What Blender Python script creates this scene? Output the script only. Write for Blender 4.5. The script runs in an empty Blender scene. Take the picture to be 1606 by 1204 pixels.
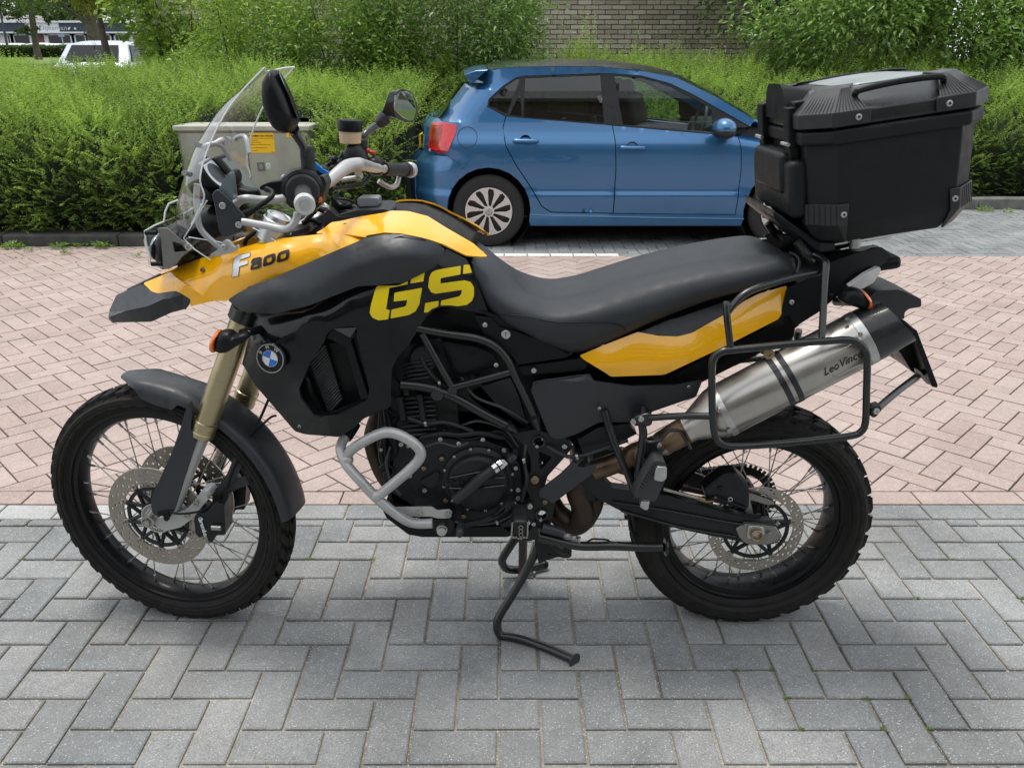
import bpy, bmesh, math, random
import numpy as np
from mathutils import Vector, Matrix, geometry
R = math.radians
sc = bpy.context.scene
col = sc.collection
random.seed(7); rng = np.random.default_rng(7)
# ---------------------------------------------------------------- camera, sky, sun, exposure
F = 1280.0; TH = R(21.38); CT, ST = math.cos(TH), math.sin(TH); H = 1.466; D = 1.954
cam = bpy.data.cameras.new('camera'); camo = bpy.data.objects.new('camera', cam); col.objects.link(camo)
camo.location = (0, 0, H); camo.rotation_euler = (R(90) - TH, 0, 0)
cam.sensor_width = 36; cam.lens = F / 1606 * 36; cam.clip_start = .05; cam.clip_end = 1500
sc.camera = camo
SUN_EL, SUN_AZ = R(79), R(-50)
wd = bpy.data.worlds.new('World'); sc.world = wd; wd.use_nodes = True
nt = wd.node_tree; nt.nodes.clear()
def nn(nt, t, **k):
    n = nt.nodes.new(t)
    for a, b in k.items(): setattr(n, a, b)
    return n
sky = nn(nt, 'ShaderNodeTexSky', sky_type='NISHITA', sun_disc=False, sun_elevation=SUN_EL, sun_rotation=SUN_AZ)
sky.air_density = 1.0; sky.dust_density = 2.0
tc = nn(nt, 'ShaderNodeTexCoord'); noi = nn(nt, 'ShaderNodeTexNoise'); noi.inputs['Scale'].default_value = 2.2
noi.inputs['Detail'].default_value = 5; noi.inputs['Distortion'].default_value = .3
nt.links.new(tc.outputs['Generated'], noi.inputs['Vector'])
rmp = nn(nt, 'ShaderNodeValToRGB'); rmp.color_ramp.elements[0].position = .3; rmp.color_ramp.elements[1].position = .72
rmp.color_ramp.elements[0].color = (5.6, 6.2, 7.0, 1); rmp.color_ramp.elements[1].color = (11.5, 11.6, 11.8, 1)
nt.links.new(noi.outputs['Fac'], rmp.inputs['Fac'])
mx = nn(nt, 'ShaderNodeMix', data_type='RGBA'); mx.inputs['Factor'].default_value = .86
nt.links.new(sky.outputs[0], mx.inputs[6]); nt.links.new(rmp.outputs[0], mx.inputs[7])
bg = nn(nt, 'ShaderNodeBackground'); bg.inputs['Strength'].default_value = .118
wo = nn(nt, 'ShaderNodeOutputWorld'); nt.links.new(mx.outputs[2], bg.inputs['Color']); nt.links.new(bg.outputs[0], wo.inputs[0])
sl = bpy.data.lights.new('sun', 'SUN'); sl.energy = 2.0; sl.angle = R(15); sl.color = (1, .96, .9)
so = bpy.data.objects.new('sun', sl); col.objects.link(so)
# soft high sun beyond the motorcycle, a little to the left
saz = R(-50)
sdir = Vector((math.sin(saz) * math.cos(SUN_EL), math.cos(saz) * math.cos(SUN_EL), math.sin(SUN_EL)))
so.rotation_euler = sdir.to_track_quat('Z', 'Y').to_euler()
sky.sun_rotation = saz
sc.view_settings.view_transform = 'Standard'; sc.view_settings.look = 'None'; sc.view_settings.gamma = 1
sc.view_settings.exposure = 0.27
sc.view_settings.use_curve_mapping = False
sc.cycles.max_bounces = 7; sc.cycles.diffuse_bounces = 3; sc.cycles.glossy_bounces = 4
sc.cycles.transparent_max_bounces = 16; sc.cycles.caustics_reflective = False; sc.cycles.caustics_refractive = False

# ---------------------------------------------------------------- helpers
def W(px, py, Y):
    'the place in the world, Y metres in front of the camera, that the photo shows at px, py'
    u = (px - 803) / F; v = (602 - py) / F
    t = Y / (CT + v * ST)
    return Vector((u * t, Y, H + t * (v * CT - ST)))
def B(px, py, off=0.0): return W(px, py, D - off)
CR = dict(A=(160, 300, 4.0125), B=(400, 90, 5.35), C=(160, 90, 5.35), F=(60, 560, 2.866), G=(400, 480, 5.35), H=(500, 600, 4.63),
          I=(640, 480, 5.35), J=(700, 680, 3.01), K=(960, 560, 2.866), L=(1080, 360, 3.5405), M=(1160, 70, 3.5405), N=(640, 80, 3.763),
          O=(900, 80, 3.763), Q=(500, 310, 3.212), U=(820, 360, 3.4913))
def T(k, pts, off=None):
    'measurements taken on an enlarged crop, back to photo pixels; each (x, y) or (x, y, off)'
    ox, oy, s = CR[k]
    return [(ox + p[0] / s, oy + p[1] / s, (p[2] if len(p) > 2 else off)) for p in pts]

MATS = {}
def mat(name, color=(.5, .5, .5), rough=.5, metal=0, coat=0, spec=.5, noise=None, bump=None, nscale=40, rand=0, vary=0, coatr=.05, bumps=None, aniso=0):
    'procedural material: base colour broken up by noise, fine relief, optional per-object variation'
    if name in MATS: return MATS[name]
    m = bpy.data.materials.new(name); m.use_nodes = True; t = m.node_tree; b = t.nodes['Principled BSDF']
    b.inputs['Base Color'].default_value = (*color, 1); b.inputs['Roughness'].default_value = rough
    b.inputs['Metallic'].default_value = metal; b.inputs['Coat Weight'].default_value = coat
    b.inputs['Coat Roughness'].default_value = coatr; b.inputs['Specular IOR Level'].default_value = spec
    b.inputs['Anisotropic'].default_value = aniso
    tc = nn(t, 'ShaderNodeTexCoord'); src = None
    if noise or rand:
        n = nn(t, 'ShaderNodeTexNoise'); n.inputs['Scale'].default_value = nscale; n.inputs['Detail'].default_value = 6
        t.links.new(tc.outputs['Object'], n.inputs['Vector'])
        hs = nn(t, 'ShaderNodeHueSaturation'); hs.inputs['Color'].default_value = (*color, 1)
        mr = nn(t, 'ShaderNodeMapRange'); mr.inputs[1].default_value = .3; mr.inputs[2].default_value = .7
        a = noise or 0
        mr.inputs[3].default_value = 1 - a; mr.inputs[4].default_value = 1 + a
        t.links.new(n.outputs['Fac'], mr.inputs[0]); src = mr.outputs[0]
        if rand:
            oi = nn(t, 'ShaderNodeObjectInfo'); m2 = nn(t, 'ShaderNodeMapRange'); m2.inputs[3].default_value = 1 - rand; m2.inputs[4].default_value = 1 + rand
            t.links.new(oi.outputs['Random'], m2.inputs[0]); mu = nn(t, 'ShaderNodeMath', operation='MULTIPLY')
            t.links.new(src, mu.inputs[0]); t.links.new(m2.outputs[0], mu.inputs[1]); src = mu.outputs[0]
        t.links.new(src, hs.inputs['Value']); t.links.new(hs.outputs[0], b.inputs['Base Color'])
        if noise:
            r2 = nn(t, 'ShaderNodeMapRange'); r2.inputs[1].default_value = .3; r2.inputs[2].default_value = .7
            r2.inputs[3].default_value = max(0, rough - .1 * (1 if rough > .15 else .2)); r2.inputs[4].default_value = rough + .1 * (1 if rough > .15 else .2)
            t.links.new(n.outputs['Fac'], r2.inputs[0]); t.links.new(r2.outputs[0], b.inputs['Roughness'])
    if bump:
        n2 = nn(t, 'ShaderNodeTexNoise'); n2.inputs['Scale'].default_value = bumps or nscale * 6; n2.inputs['Detail'].default_value = 4
        t.links.new(tc.outputs['Object'], n2.inputs['Vector'])
        bp = nn(t, 'ShaderNodeBump'); bp.inputs['Strength'].default_value = bump; bp.inputs['Distance'].default_value = .002
        t.links.new(n2.outputs['Fac'], bp.inputs['Height']); t.links.new(bp.outputs[0], b.inputs['Normal'])
    MATS[name] = m; return m

def link(o, parent=None):
    col.objects.link(o)
    if parent is not None:
        o.parent = parent
        if parent.type == 'EMPTY': o.matrix_parent_inverse = parent_inv(parent)
    return o
def parent_inv(p):
    m = Matrix.Translation(p.location) @ p.rotation_euler.to_matrix().to_4x4()
    return m.inverted() if p.get('_world') else Matrix.Identity(4)
def tag(o, label=None, cat=None, group=None, kind=None):
    if label: o['label'] = label
    if cat: o['category'] = cat
    if group: o['group'] = group
    if kind: o['kind'] = kind
    return o
def empty(name, loc, label, cat, group=None, rz=0, world=True):
    'an Empty at the base of a thing; world=True: its parts are given in world coordinates'
    e = bpy.data.objects.new(name, None); e.location = loc; e.rotation_euler = (0, 0, rz); e.empty_display_size = .2
    col.objects.link(e)
    if world: e['_world'] = 1
    return tag(e, label, cat, group)

def thicken(bm, th, off=0):
    'give a sheet a real thickness: off -1 inwards, 0 centred'
    bm.normal_update(); vs = list(bm.verts); fs = list(bm.faces); be = [e for e in bm.edges if len(e.link_faces) == 1]
    nrm = {v: v.normal.copy() for v in vs}; co = {v: v.co.copy() for v in vs}; a = th * (1 + off) / 2; b = th * (1 - off) / 2
    nv = {v: bm.verts.new(co[v] - nrm[v] * b) for v in vs}
    for v in vs: v.co = co[v] + nrm[v] * a
    for f in fs: bm.faces.new([nv[v] for v in reversed(f.verts)])
    for e in be:
        l = e.link_loops[0]; p, q = l.vert, l.link_loop_next.vert
        bm.faces.new([q, p, nv[p], nv[q]])
    bm.normal_update()
class MB:
    def __init__(s): s.v = []; s.f = []
    def add(s, vs, fs):
        o = len(s.v); s.v += [tuple(p) for p in vs]; s.f += [tuple(i + o for i in f) for f in fs]; return s
    def box(s, c, size, rot=None):
        x, y, z = [q / 2 for q in size]; c = Vector(c)
        vs = [Vector(p) for p in ((-x, -y, -z), (x, -y, -z), (x, y, -z), (-x, y, -z), (-x, -y, z), (x, -y, z), (x, y, z), (-x, y, z))]
        if rot is not None: vs = [rot @ p for p in vs]
        return s.add([p + c for p in vs], [(0, 3, 2, 1), (4, 5, 6, 7), (0, 1, 5, 4), (1, 2, 6, 5), (2, 3, 7, 6), (3, 0, 4, 7)])
    def lathe(s, c, axis, prof, n=32, cap=True, closed=False):
        'prof: (distance along axis, radius)'
        c = Vector(c); a = Vector(axis).normalized(); q = a.to_track_quat('Z', 'X').to_matrix(); vs = []; fs = []
        m = len(prof)
        for (h, r) in prof:
            for i in range(n):
                t = 2 * math.pi * i / n; vs.append(c + q @ Vector((r * math.cos(t), r * math.sin(t), h)))
        for j in range(m if closed else m - 1):
            k = (j + 1) % m
            for i in range(n):
                i2 = (i + 1) % n; fs.append((j * n + i, j * n + i2, k * n + i2, k * n + i))
        if cap and not closed: fs.append(tuple(range(n - 1, -1, -1))); fs.append(tuple((m - 1) * n + i for i in range(n)))
        return s.add(vs, fs)
    def cyl(s, p0, p1, r0, r1=None, n=16):
        p0, p1 = Vector(p0), Vector(p1); L = (p1 - p0).length
        return s.lathe(p0, p1 - p0, [(0, r0), (L, r0 if r1 is None else r1)], n)
    def bolt(s, p, axis=(0, -1, 0), r=.006, h=.004):
        p = Vector(p)
        return s.lathe(p, axis, [(-.004, r * .9), (h * .4, r), (h * .8, r * .9), (h, r * .65), (h * .95, r * .42), (h * .3, r * .4), (h * .3, .0002)], 14)
    def tube(s, pts, r, n=12, smooth=True, cap=True, res=5, closed=False):
        pts = [Vector(p) for p in pts]
        rr = r if isinstance(r, (list, tuple)) else [r] * len(pts)
        if smooth and len(pts) > 2: pts, rr = catmull(pts, rr, res, closed)
        vs = []; fs = []; m = len(pts); up = None
        for i, p in enumerate(pts):
            if closed: d = (pts[(i + 1) % m] - pts[i - 1]).normalized()
            else: d = (pts[min(i + 1, m - 1)] - pts[max(i - 1, 0)]).normalized()
            if up is None:
                up = Vector((0, 0, 1)) if abs(d.z) < .9 else Vector((0, 1, 0))
            sx = d.cross(up)
            if sx.length < 1e-5: sx = d.cross(Vector((1, 0, .1)))
            sx.normalize(); up = sx.cross(d).normalized()
            for k in range(n):
                t = 2 * math.pi * k / n; vs.append(p + (sx * math.cos(t) + up * math.sin(t)) * rr[i])
        for i in range(m if closed else m - 1):
            j = (i + 1) % m
            for k in range(n):
                k2 = (k + 1) % n; fs.append((i * n + k, i * n + k2, j * n + k2, j * n + k))
        if cap and not closed: fs.append(tuple(range(n - 1, -1, -1))); fs.append(tuple((m - 1) * n + k for k in range(n)))
        return s.add(vs, fs)
    def grid(s, rows):
        m = len(rows); n = len(rows[0]); vs = [p for r in rows for p in r]; fs = []
        for i in range(m - 1):
            for j in range(n - 1): fs.append((i * n + j, i * n + j + 1, (i + 1) * n + j + 1, (i + 1) * n + j))
        return s.add(vs, fs)
    def ball(s, c, r, sx=(1, 1, 1), n=12):
        c = Vector(c); vs = []; fs = []
        for j in range(n + 1):
            a = math.pi * j / n
            for i in range(n * 2):
                b = math.pi * i / n
                vs.append(c + Vector((r * sx[0] * math.sin(a) * math.cos(b), r * sx[1] * math.sin(a) * math.sin(b), r * sx[2] * math.cos(a))))
        for j in range(n):
            for i in range(n * 2):
                i2 = (i + 1) % (2 * n); fs.append((j * 2 * n + i, j * 2 * n + i2, (j + 1) * 2 * n + i2, (j + 1) * 2 * n + i))
        return s.add(vs, fs)
    def build(s, name, m, parent=None, sharp=35, bevel=0, solid=0, soff=0, seg=2, merge=True, sub=0):
        me = bpy.data.meshes.new(name); bm = bmesh.new()
        vs = [bm.verts.new(p) for p in s.v]
        for f in s.f:
            try: bm.faces.new([vs[i] for i in f])
            except ValueError: pass
        if merge: bmesh.ops.remove_doubles(bm, verts=bm.verts, dist=1e-5)
        bmesh.ops.recalc_face_normals(bm, faces=bm.faces)
        if solid: thicken(bm, solid, soff); solid = 0
        if sharp is not None:
            for f in bm.faces: f.smooth = True
            for e in bm.edges:
                if len(e.link_faces) == 2: e.smooth = e.calc_face_angle(0) < R(sharp)
        bm.to_mesh(me); bm.free()
        me.materials.append(m)
        o = bpy.data.objects.new(name, me); link(o, parent)
        if sub:
            q = o.modifiers.new('sub', 'SUBSURF'); q.levels = q.render_levels = sub
        if solid:
            q = o.modifiers.new('solid', 'SOLIDIFY'); q.thickness = solid; q.offset = soff; q.use_even_offset = False
        if bevel:
            q = o.modifiers.new('bevel', 'BEVEL'); q.width = bevel; q.segments = seg; q.limit_method = 'ANGLE'; q.angle_limit = R(28)
            q.use_clamp_overlap = True; q.harden_normals = False
        return o

def catmull(P, rr=None, res=5, closed=False):
    out = []; ro = []; n = len(P); rr = rr or [0] * n
    for i in range(n if closed else n - 1):
        a, b = (P[i - 1] if (i > 0 or closed) else P[0] * 2 - P[1]), P[i]
        c = P[(i + 1) % n]; d = P[(i + 2) % n] if (i + 2 < n or closed) else P[-1] * 2 - P[-2]
        for k in range(res):
            t = k / res
            out.append(.5 * (2 * b + (c - a) * t + (2 * a - 5 * b + 4 * c - d) * t * t + (3 * b - a - 3 * c + d) * t ** 3))
            ro.append(rr[i] * (1 - t) + rr[(i + 1) % n] * t)
    if not closed: out.append(P[-1]); ro.append(rr[-1])
    return out, ro

def inpoly(x, y, poly):
    c = False; n = len(poly); j = n - 1
    for i in range(n):
        xi, yi = poly[i][0], poly[i][1]; xj, yj = poly[j][0], poly[j][1]
        if (yi > y) != (yj > y) and x < (xj - xi) * (y - yi) / (yj - yi + 1e-12) + xi: c = not c
        j = i
    return c
def rnd_poly(poly, r=None, res=3):
    'round the corners of a polygon of (x, y, ...) with radius-like cut r'
    if not r: return poly
    out = []; n = len(poly)
    for i in range(n):
        a, b, c = poly[i - 1], poly[i], poly[(i + 1) % n]
        la = math.hypot(a[0] - b[0], a[1] - b[1]); lc = math.hypot(c[0] - b[0], c[1] - b[1])
        ta = min(.45, r / max(la, 1e-6)); tcc = min(.45, r / max(lc, 1e-6))
        p = [b[k] + (a[k] - b[k]) * ta for k in range(len(b))]; q = [b[k] + (c[k] - b[k]) * tcc for k in range(len(b))]
        for k in range(res + 1):
            t = k / res; out.append(tuple((1 - t) ** 2 * p[j] + 2 * t * (1 - t) * b[j] + t * t * q[j] for j in range(len(b))))
    return out
def rbf(pts, lin=False):
    'smooth field through (x, y, value)'
    P = np.array([(p[0], p[1]) for p in pts], float); V = np.array([p[2] for p in pts], float)
    _, ix = np.unique(P.round(1), axis=0, return_index=True); P, V = P[ix], V[ix]
    c = P.mean(0); s = max(P.std(), 1); Q = (P - c) / s; n = len(Q)
    d = np.linalg.norm(Q[:, None] - Q[None], axis=2)
    Kf = (lambda r: r) if lin else (lambda r: r * r * np.log(r + 1e-9))
    A = np.zeros((n + 3, n + 3)); A[:n, :n] = Kf(d) + np.eye(n) * 6e-3; A[:n, n] = 1; A[:n, n + 1:] = Q; A[n, :n] = 1; A[n + 1:, :n] = Q.T
    w = np.linalg.lstsq(A, np.concatenate([V, np.zeros(3)]), rcond=None)[0]
    def f(x, y):
        q = (np.array([x, y]) - c) / s; r = np.linalg.norm(Q - q, axis=1)
        return float(Kf(r) @ w[:n] + w[n] + w[n + 1] * q[0] + w[n + 2] * q[1])
    return f
def cdt(outline, holes=(), creases=(), step=None, jit=0):
    'triangulate an outline with holes and crease lines; returns 2-D points and triangles'
    V2 = []; E = []
    def loop(l, closed):
        o = len(V2)
        for p in l: V2.append(Vector((p[0], p[1])))
        n = len(l)
        for i in range(n if closed else n - 1): E.append((o + i, o + (i + 1) % n))
    loop(outline, True)
    for h in holes: loop(h, True)
    for c in creases: loop(c, False)
    if step:
        xs = [p[0] for p in outline]; ys = [p[1] for p in outline]
        x = min(xs) + step / 2; row = 0
        while x < max(xs):
            y = min(ys) + step / 2 + (row % 2) * step / 2
            while y < max(ys):
                if inpoly(x, y, outline) and not any(inpoly(x, y, h) for h in holes):
                    if all(min((x - p[0]) ** 2 + (y - p[1]) ** 2 for p in l) > (step * .45) ** 2 for l in (outline, *holes)): V2.append(Vector((x, y)))
                y += step
            x += step; row += 1
    vo, eo, fo, _, _, _ = geometry.delaunay_2d_cdt(V2, E, [], 0, 1e-4)
    fs = []
    for f in fo:
        cx = sum(vo[i][0] for i in f) / 3; cy = sum(vo[i][1] for i in f) / 3
        if inpoly(cx, cy, outline) and not any(inpoly(cx, cy, h) for h in holes): fs.append(tuple(f))
    return vo, fs
def resample(poly, step, closed=True):
    out = []; n = len(poly)
    for i in range(n if closed else n - 1):
        a, b = poly[i], poly[(i + 1) % n]; L = math.hypot(b[0] - a[0], b[1] - a[1]); k = max(1, int(L / step))
        for j in range(k):
            t = j / k; out.append(tuple(a[q] + (b[q] - a[q]) * t for q in range(len(a))))
    if not closed: out.append(poly[-1])
    return out
# ---------------------------------------------------------------- terrain
def sheet(name, z, x0, x1, y0, y1, m, nx=1, ny=1, f=None, label=None):
    mb = MB(); rows = []
    for j in range(ny + 1):
        y = y0 + (y1 - y0) * j / ny
        rows.append([(x0 + (x1 - x0) * i / nx, y, z + (f(x0 + (x1 - x0) * i / nx, y) if f else 0)) for i in range(nx + 1)])
    o = mb.grid(rows).build(name, m); tag(o, kind='structure')
    return o
def interp(x, xs, ys): return float(np.interp(x, xs, ys))
soil = mat('soil', (.055, .04, .028), .95, noise=.5, bump=.8, nscale=14)
grassm = mat('lawn_green', (.13, .2, .03), .9, noise=.3, bump=.5, nscale=9)
lot = mat('lot_asphalt', (.06, .06, .06), .9, noise=.2, nscale=5)
sheet('ground', -.14, -400, 400, -300, 600, soil)
TY = [0, 14.5, 16, 22, 55, 57, 300]; TZ = [-.1, -.1, .1, .44, 1.86, 1.35, 1.4]
def terr(y): return interp(y, TY, TZ)
mb = MB(); ys = [14.5, 15, 16, 18, 20, 22, 26, 30, 35, 40, 45, 50, 55, 56]
mb.grid([[(x, y, terr(y)) for x in np.linspace(-60, 60, 13)] for y in ys]); tag(mb.build('lawn', grassm), kind='structure')
mb = MB(); mb.grid([[(x, y, terr(y) + .01) for x in (-120, 0, 120)] for y in (56, 57, 90, 300)]); tag(mb.build('car_park_ground', lot), kind='structure')

# ---------------------------------------------------------------- paving
def paver_mat(name, c1, c2, speck, sp_amt, rough=.85, blot=.25, grain=.3):
    m = bpy.data.materials.new(name); m.use_nodes = True; t = m.node_tree; b = t.nodes['Principled BSDF']; b.inputs['Roughness'].default_value = rough
    b.inputs['Specular IOR Level'].default_value = .35
    geo = nn(t, 'ShaderNodeNewGeometry'); oi = nn(t, 'ShaderNodeObjectInfo'); at = nn(t, 'ShaderNodeAttribute', attribute_name='rnd')
    ad = nn(t, 'ShaderNodeMath', operation='ADD'); t.links.new(oi.outputs['Random'], ad.inputs[0]); t.links.new(at.outputs['Fac'], ad.inputs[1])
    fr = nn(t, 'ShaderNodeMath', operation='FRACT'); t.links.new(ad.outputs[0], fr.inputs[0])
    mx = nn(t, 'ShaderNodeMix', data_type='RGBA'); mx.inputs[6].default_value = (*c1, 1); mx.inputs[7].default_value = (*c2, 1); t.links.new(fr.outputs[0], mx.inputs[0])
    def noise(scale, det, lo, hi, a, c):
        n = nn(t, 'ShaderNodeTexNoise'); n.inputs['Scale'].default_value = scale; n.inputs['Detail'].default_value = det; n.inputs['Roughness'].default_value = .65
        t.links.new(geo.outputs['Position'], n.inputs['Vector']); r = nn(t, 'ShaderNodeMapRange')
        for i, q in zip((1, 2, 3, 4), (lo, hi, a, c)): r.inputs[i].default_value = q
        t.links.new(n.outputs['Fac'], r.inputs[0]); return r.outputs[0], n
    def mulc(cin, fac):
        v = nn(t, 'ShaderNodeVectorMath', operation='SCALE'); t.links.new(cin, v.inputs[0]); t.links.new(fac, v.inputs['Scale']); return v.outputs[0]
    f1, _ = noise(2.3, 5, .35, .65, 1 - blot, 1 + blot * .6); f2, n2 = noise(230, 5, .3, .7, 1 - grain, 1 + grain); f3, _ = noise(42, 5, .3, .7, .90, 1.10)
    c = mulc(mulc(mulc(mx.outputs[2], f1), f2), f3)
    vo = nn(t, 'ShaderNodeTexVoronoi'); vo.inputs['Scale'].default_value = 240; t.links.new(geo.outputs['Position'], vo.inputs['Vector'])
    wn = nn(t, 'ShaderNodeSeparateColor'); t.links.new(vo.outputs['Color'], wn.inputs[0])
    gt = nn(t, 'ShaderNodeMath', operation='GREATER_THAN'); gt.inputs[1].default_value = 1 - sp_amt; t.links.new(wn.outputs[0], gt.inputs[0])
    lt = nn(t, 'ShaderNodeMath', operation='LESS_THAN'); lt.inputs[1].default_value = .36; t.links.new(vo.outputs['Distance'], lt.inputs[0])
    mu = nn(t, 'ShaderNodeMath', operation='MULTIPLY'); t.links.new(gt.outputs[0], mu.inputs[0]); t.links.new(lt.outputs[0], mu.inputs[1])
    m3 = nn(t, 'ShaderNodeMix', data_type='RGBA'); m3.inputs[7].default_value = (*speck, 1); t.links.new(mu.outputs[0], m3.inputs[0]); t.links.new(c, m3.inputs[6])
    dn = nn(t, 'ShaderNodeTexNoise'); dn.inputs['Scale'].default_value = 1.3; dn.inputs['Detail'].default_value = 7; dn.inputs['Roughness'].default_value = .7; t.links.new(geo.outputs['Position'], dn.inputs['Vector'])
    dr = nn(t, 'ShaderNodeMapRange'); dr.inputs[1].default_value = .5; dr.inputs[2].default_value = .72; dr.inputs[4].default_value = .42; t.links.new(dn.outputs['Fac'], dr.inputs[0])
    m4 = nn(t, 'ShaderNodeMix', data_type='RGBA'); m4.inputs[7].default_value = (c1[0] * .95, c1[0] * .86, c1[0] * .74, 1); t.links.new(dr.outputs[0], m4.inputs[0]); t.links.new(m3.outputs[2], m4.inputs[6])
    t.links.new(m4.outputs[2], b.inputs['Base Color'])
    bp = nn(t, 'ShaderNodeBump'); bp.inputs['Strength'].default_value = .8; bp.inputs['Distance'].default_value = .002
    t.links.new(n2.outputs['Fac'], bp.inputs['Height']); t.links.new(bp.outputs[0], b.inputs['Normal'])
    return m
grey_p = paver_mat('grey_concrete_paver', (.215, .224, .225), (.285, .287, .28), (.52, .52, .50), .09, grain=.38)
pink_p = paver_mat('pink_concrete_paver', (.38, .292, .258), (.45, .36, .322), (.66, .6, .55), .10, blot=.12, grain=.2)
dark_p = paver_mat('dark_grey_paver', (.2, .215, .22), (.27, .28, .28), (.5, .5, .48), .08)
white_p = paver_mat('white_line_paver', (.72, .72, .70), (.78, .78, .76), (.9, .9, .88), .06, blot=.1)
joint = paver_mat('joint_sand', (.30, .275, .225), (.35, .322, .268), (.62, .58, .5), .3, .95, blot=.6)
jointd = paver_mat('joint_sand_dark', (.10, .085, .075), (.13, .112, .1), (.4, .36, .3), .2, .95, blot=.5)

def clip_poly(poly, a, b, c):
    'keep a*x+b*y <= c'
    out = []; n = len(poly)
    for i in range(n):
        p, q = poly[i], poly[(i + 1) % n]; fp = a * p[0] + b * p[1] - c; fq = a * q[0] + b * q[1] - c
        if fp <= 0: out.append(p)
        if fp * fq < 0: t = fp / (fp - fq); out.append((p[0] + (q[0] - p[0]) * t, p[1] + (q[1] - p[1]) * t))
    return out
def parea(p): return abs(sum(p[i][0] * p[(i + 1) % len(p)][1] - p[(i + 1) % len(p)][0] * p[i][1] for i in range(len(p)))) / 2
def herring(x0, x1, y0, y1, wd, ang, origin):
    'herringbone of 1:2 stones, wd wide, turned by ang, cut to a rectangle; yields (polygon, full?, centre, angle)'
    ca, sa = math.cos(ang), math.sin(ang); out = []
    rad = max(math.hypot(x - origin[0], y - origin[1]) for x in (x0, x1) for y in (y0, y1)); n = int(rad / wd) + 6
    for j in range(-n, n):
        for i in range(-n, n):
            k = (i - j) % 4
            if k == 0: cells = (i, j, 2, 1)
            elif k == 3: cells = (i, j, 1, 2)      # lower cell of an upright stone
            else: continue
            if k == 3 and False: continue
            cx, cy = (cells[0] + cells[2] / 2) * wd, (cells[1] + cells[3] / 2) * wd
            X = origin[0] + cx * ca - cy * sa; Y = origin[1] + cx * sa + cy * ca
            if X < x0 - 2.3 * wd or X > x1 + 2.3 * wd or Y < y0 - 2.3 * wd or Y > y1 + 2.3 * wd: continue
            hx, hy = cells[2] * wd / 2, cells[3] * wd / 2
            pl = [(X + a * ca - b * sa, Y + a * sa + b * ca) for a, b in ((-hx, -hy), (hx, -hy), (hx, hy), (-hx, hy))]
            A0 = parea(pl)
            for a, b, c in ((1, 0, x1), (-1, 0, -x0), (0, 1, y1), (0, -1, -y0)):
                if pl: pl = clip_poly(pl, a, b, c)
            if len(pl) < 3 or parea(pl) < .0006: continue
            out.append((pl, parea(pl) > A0 * .999, (X, Y), ang + (math.pi / 2 if k == 3 else 0)))
    return out
def stone(poly, gap, ch, h, z=0):
    'one paving stone from its outline: joint gap, chamfered rim'
    n = len(poly); cx = sum(p[0] for p in poly) / n; cy = sum(p[1] for p in poly) / n
    area = sum(poly[i][0] * poly[(i + 1) % n][1] - poly[(i + 1) % n][0] * poly[i][1] for i in range(n))
    if area < 0: poly = poly[::-1]
    def inset(g):
        res = []
        for i in range(n):
            a, b, c = Vector(poly[i - 1][:2]), Vector(poly[i][:2]), Vector(poly[(i + 1) % n][:2])
            d1 = (b - a); d2 = (c - b)
            if d1.length < 1e-6 or d2.length < 1e-6: res.append(b); continue
            d1.normalize(); d2.normalize(); n1 = Vector((-d1.y, d1.x)); n2 = Vector((-d2.y, d2.x)); m = n1 + n2
            if m.length < .2: res.append(b + n1 * g); continue
            m.normalize(); res.append(b + m * (g / max(.35, m.dot(n1))))
        return res
    r0, r1 = inset(gap / 2), inset(gap / 2 + ch)
    vs = [(p.x, p.y, z - h) for p in r0] + [(p.x, p.y, z - ch * .8) for p in r0] + [(p.x, p.y, z) for p in r1]
    fs = []
    for i in range(n):
        j = (i + 1) % n; fs += [(i, j, n + j, n + i), (n + i, n + j, 2 * n + j, 2 * n + i)]
    fs.append(tuple(2 * n + i for i in range(n)))
    return vs, fs
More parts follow.
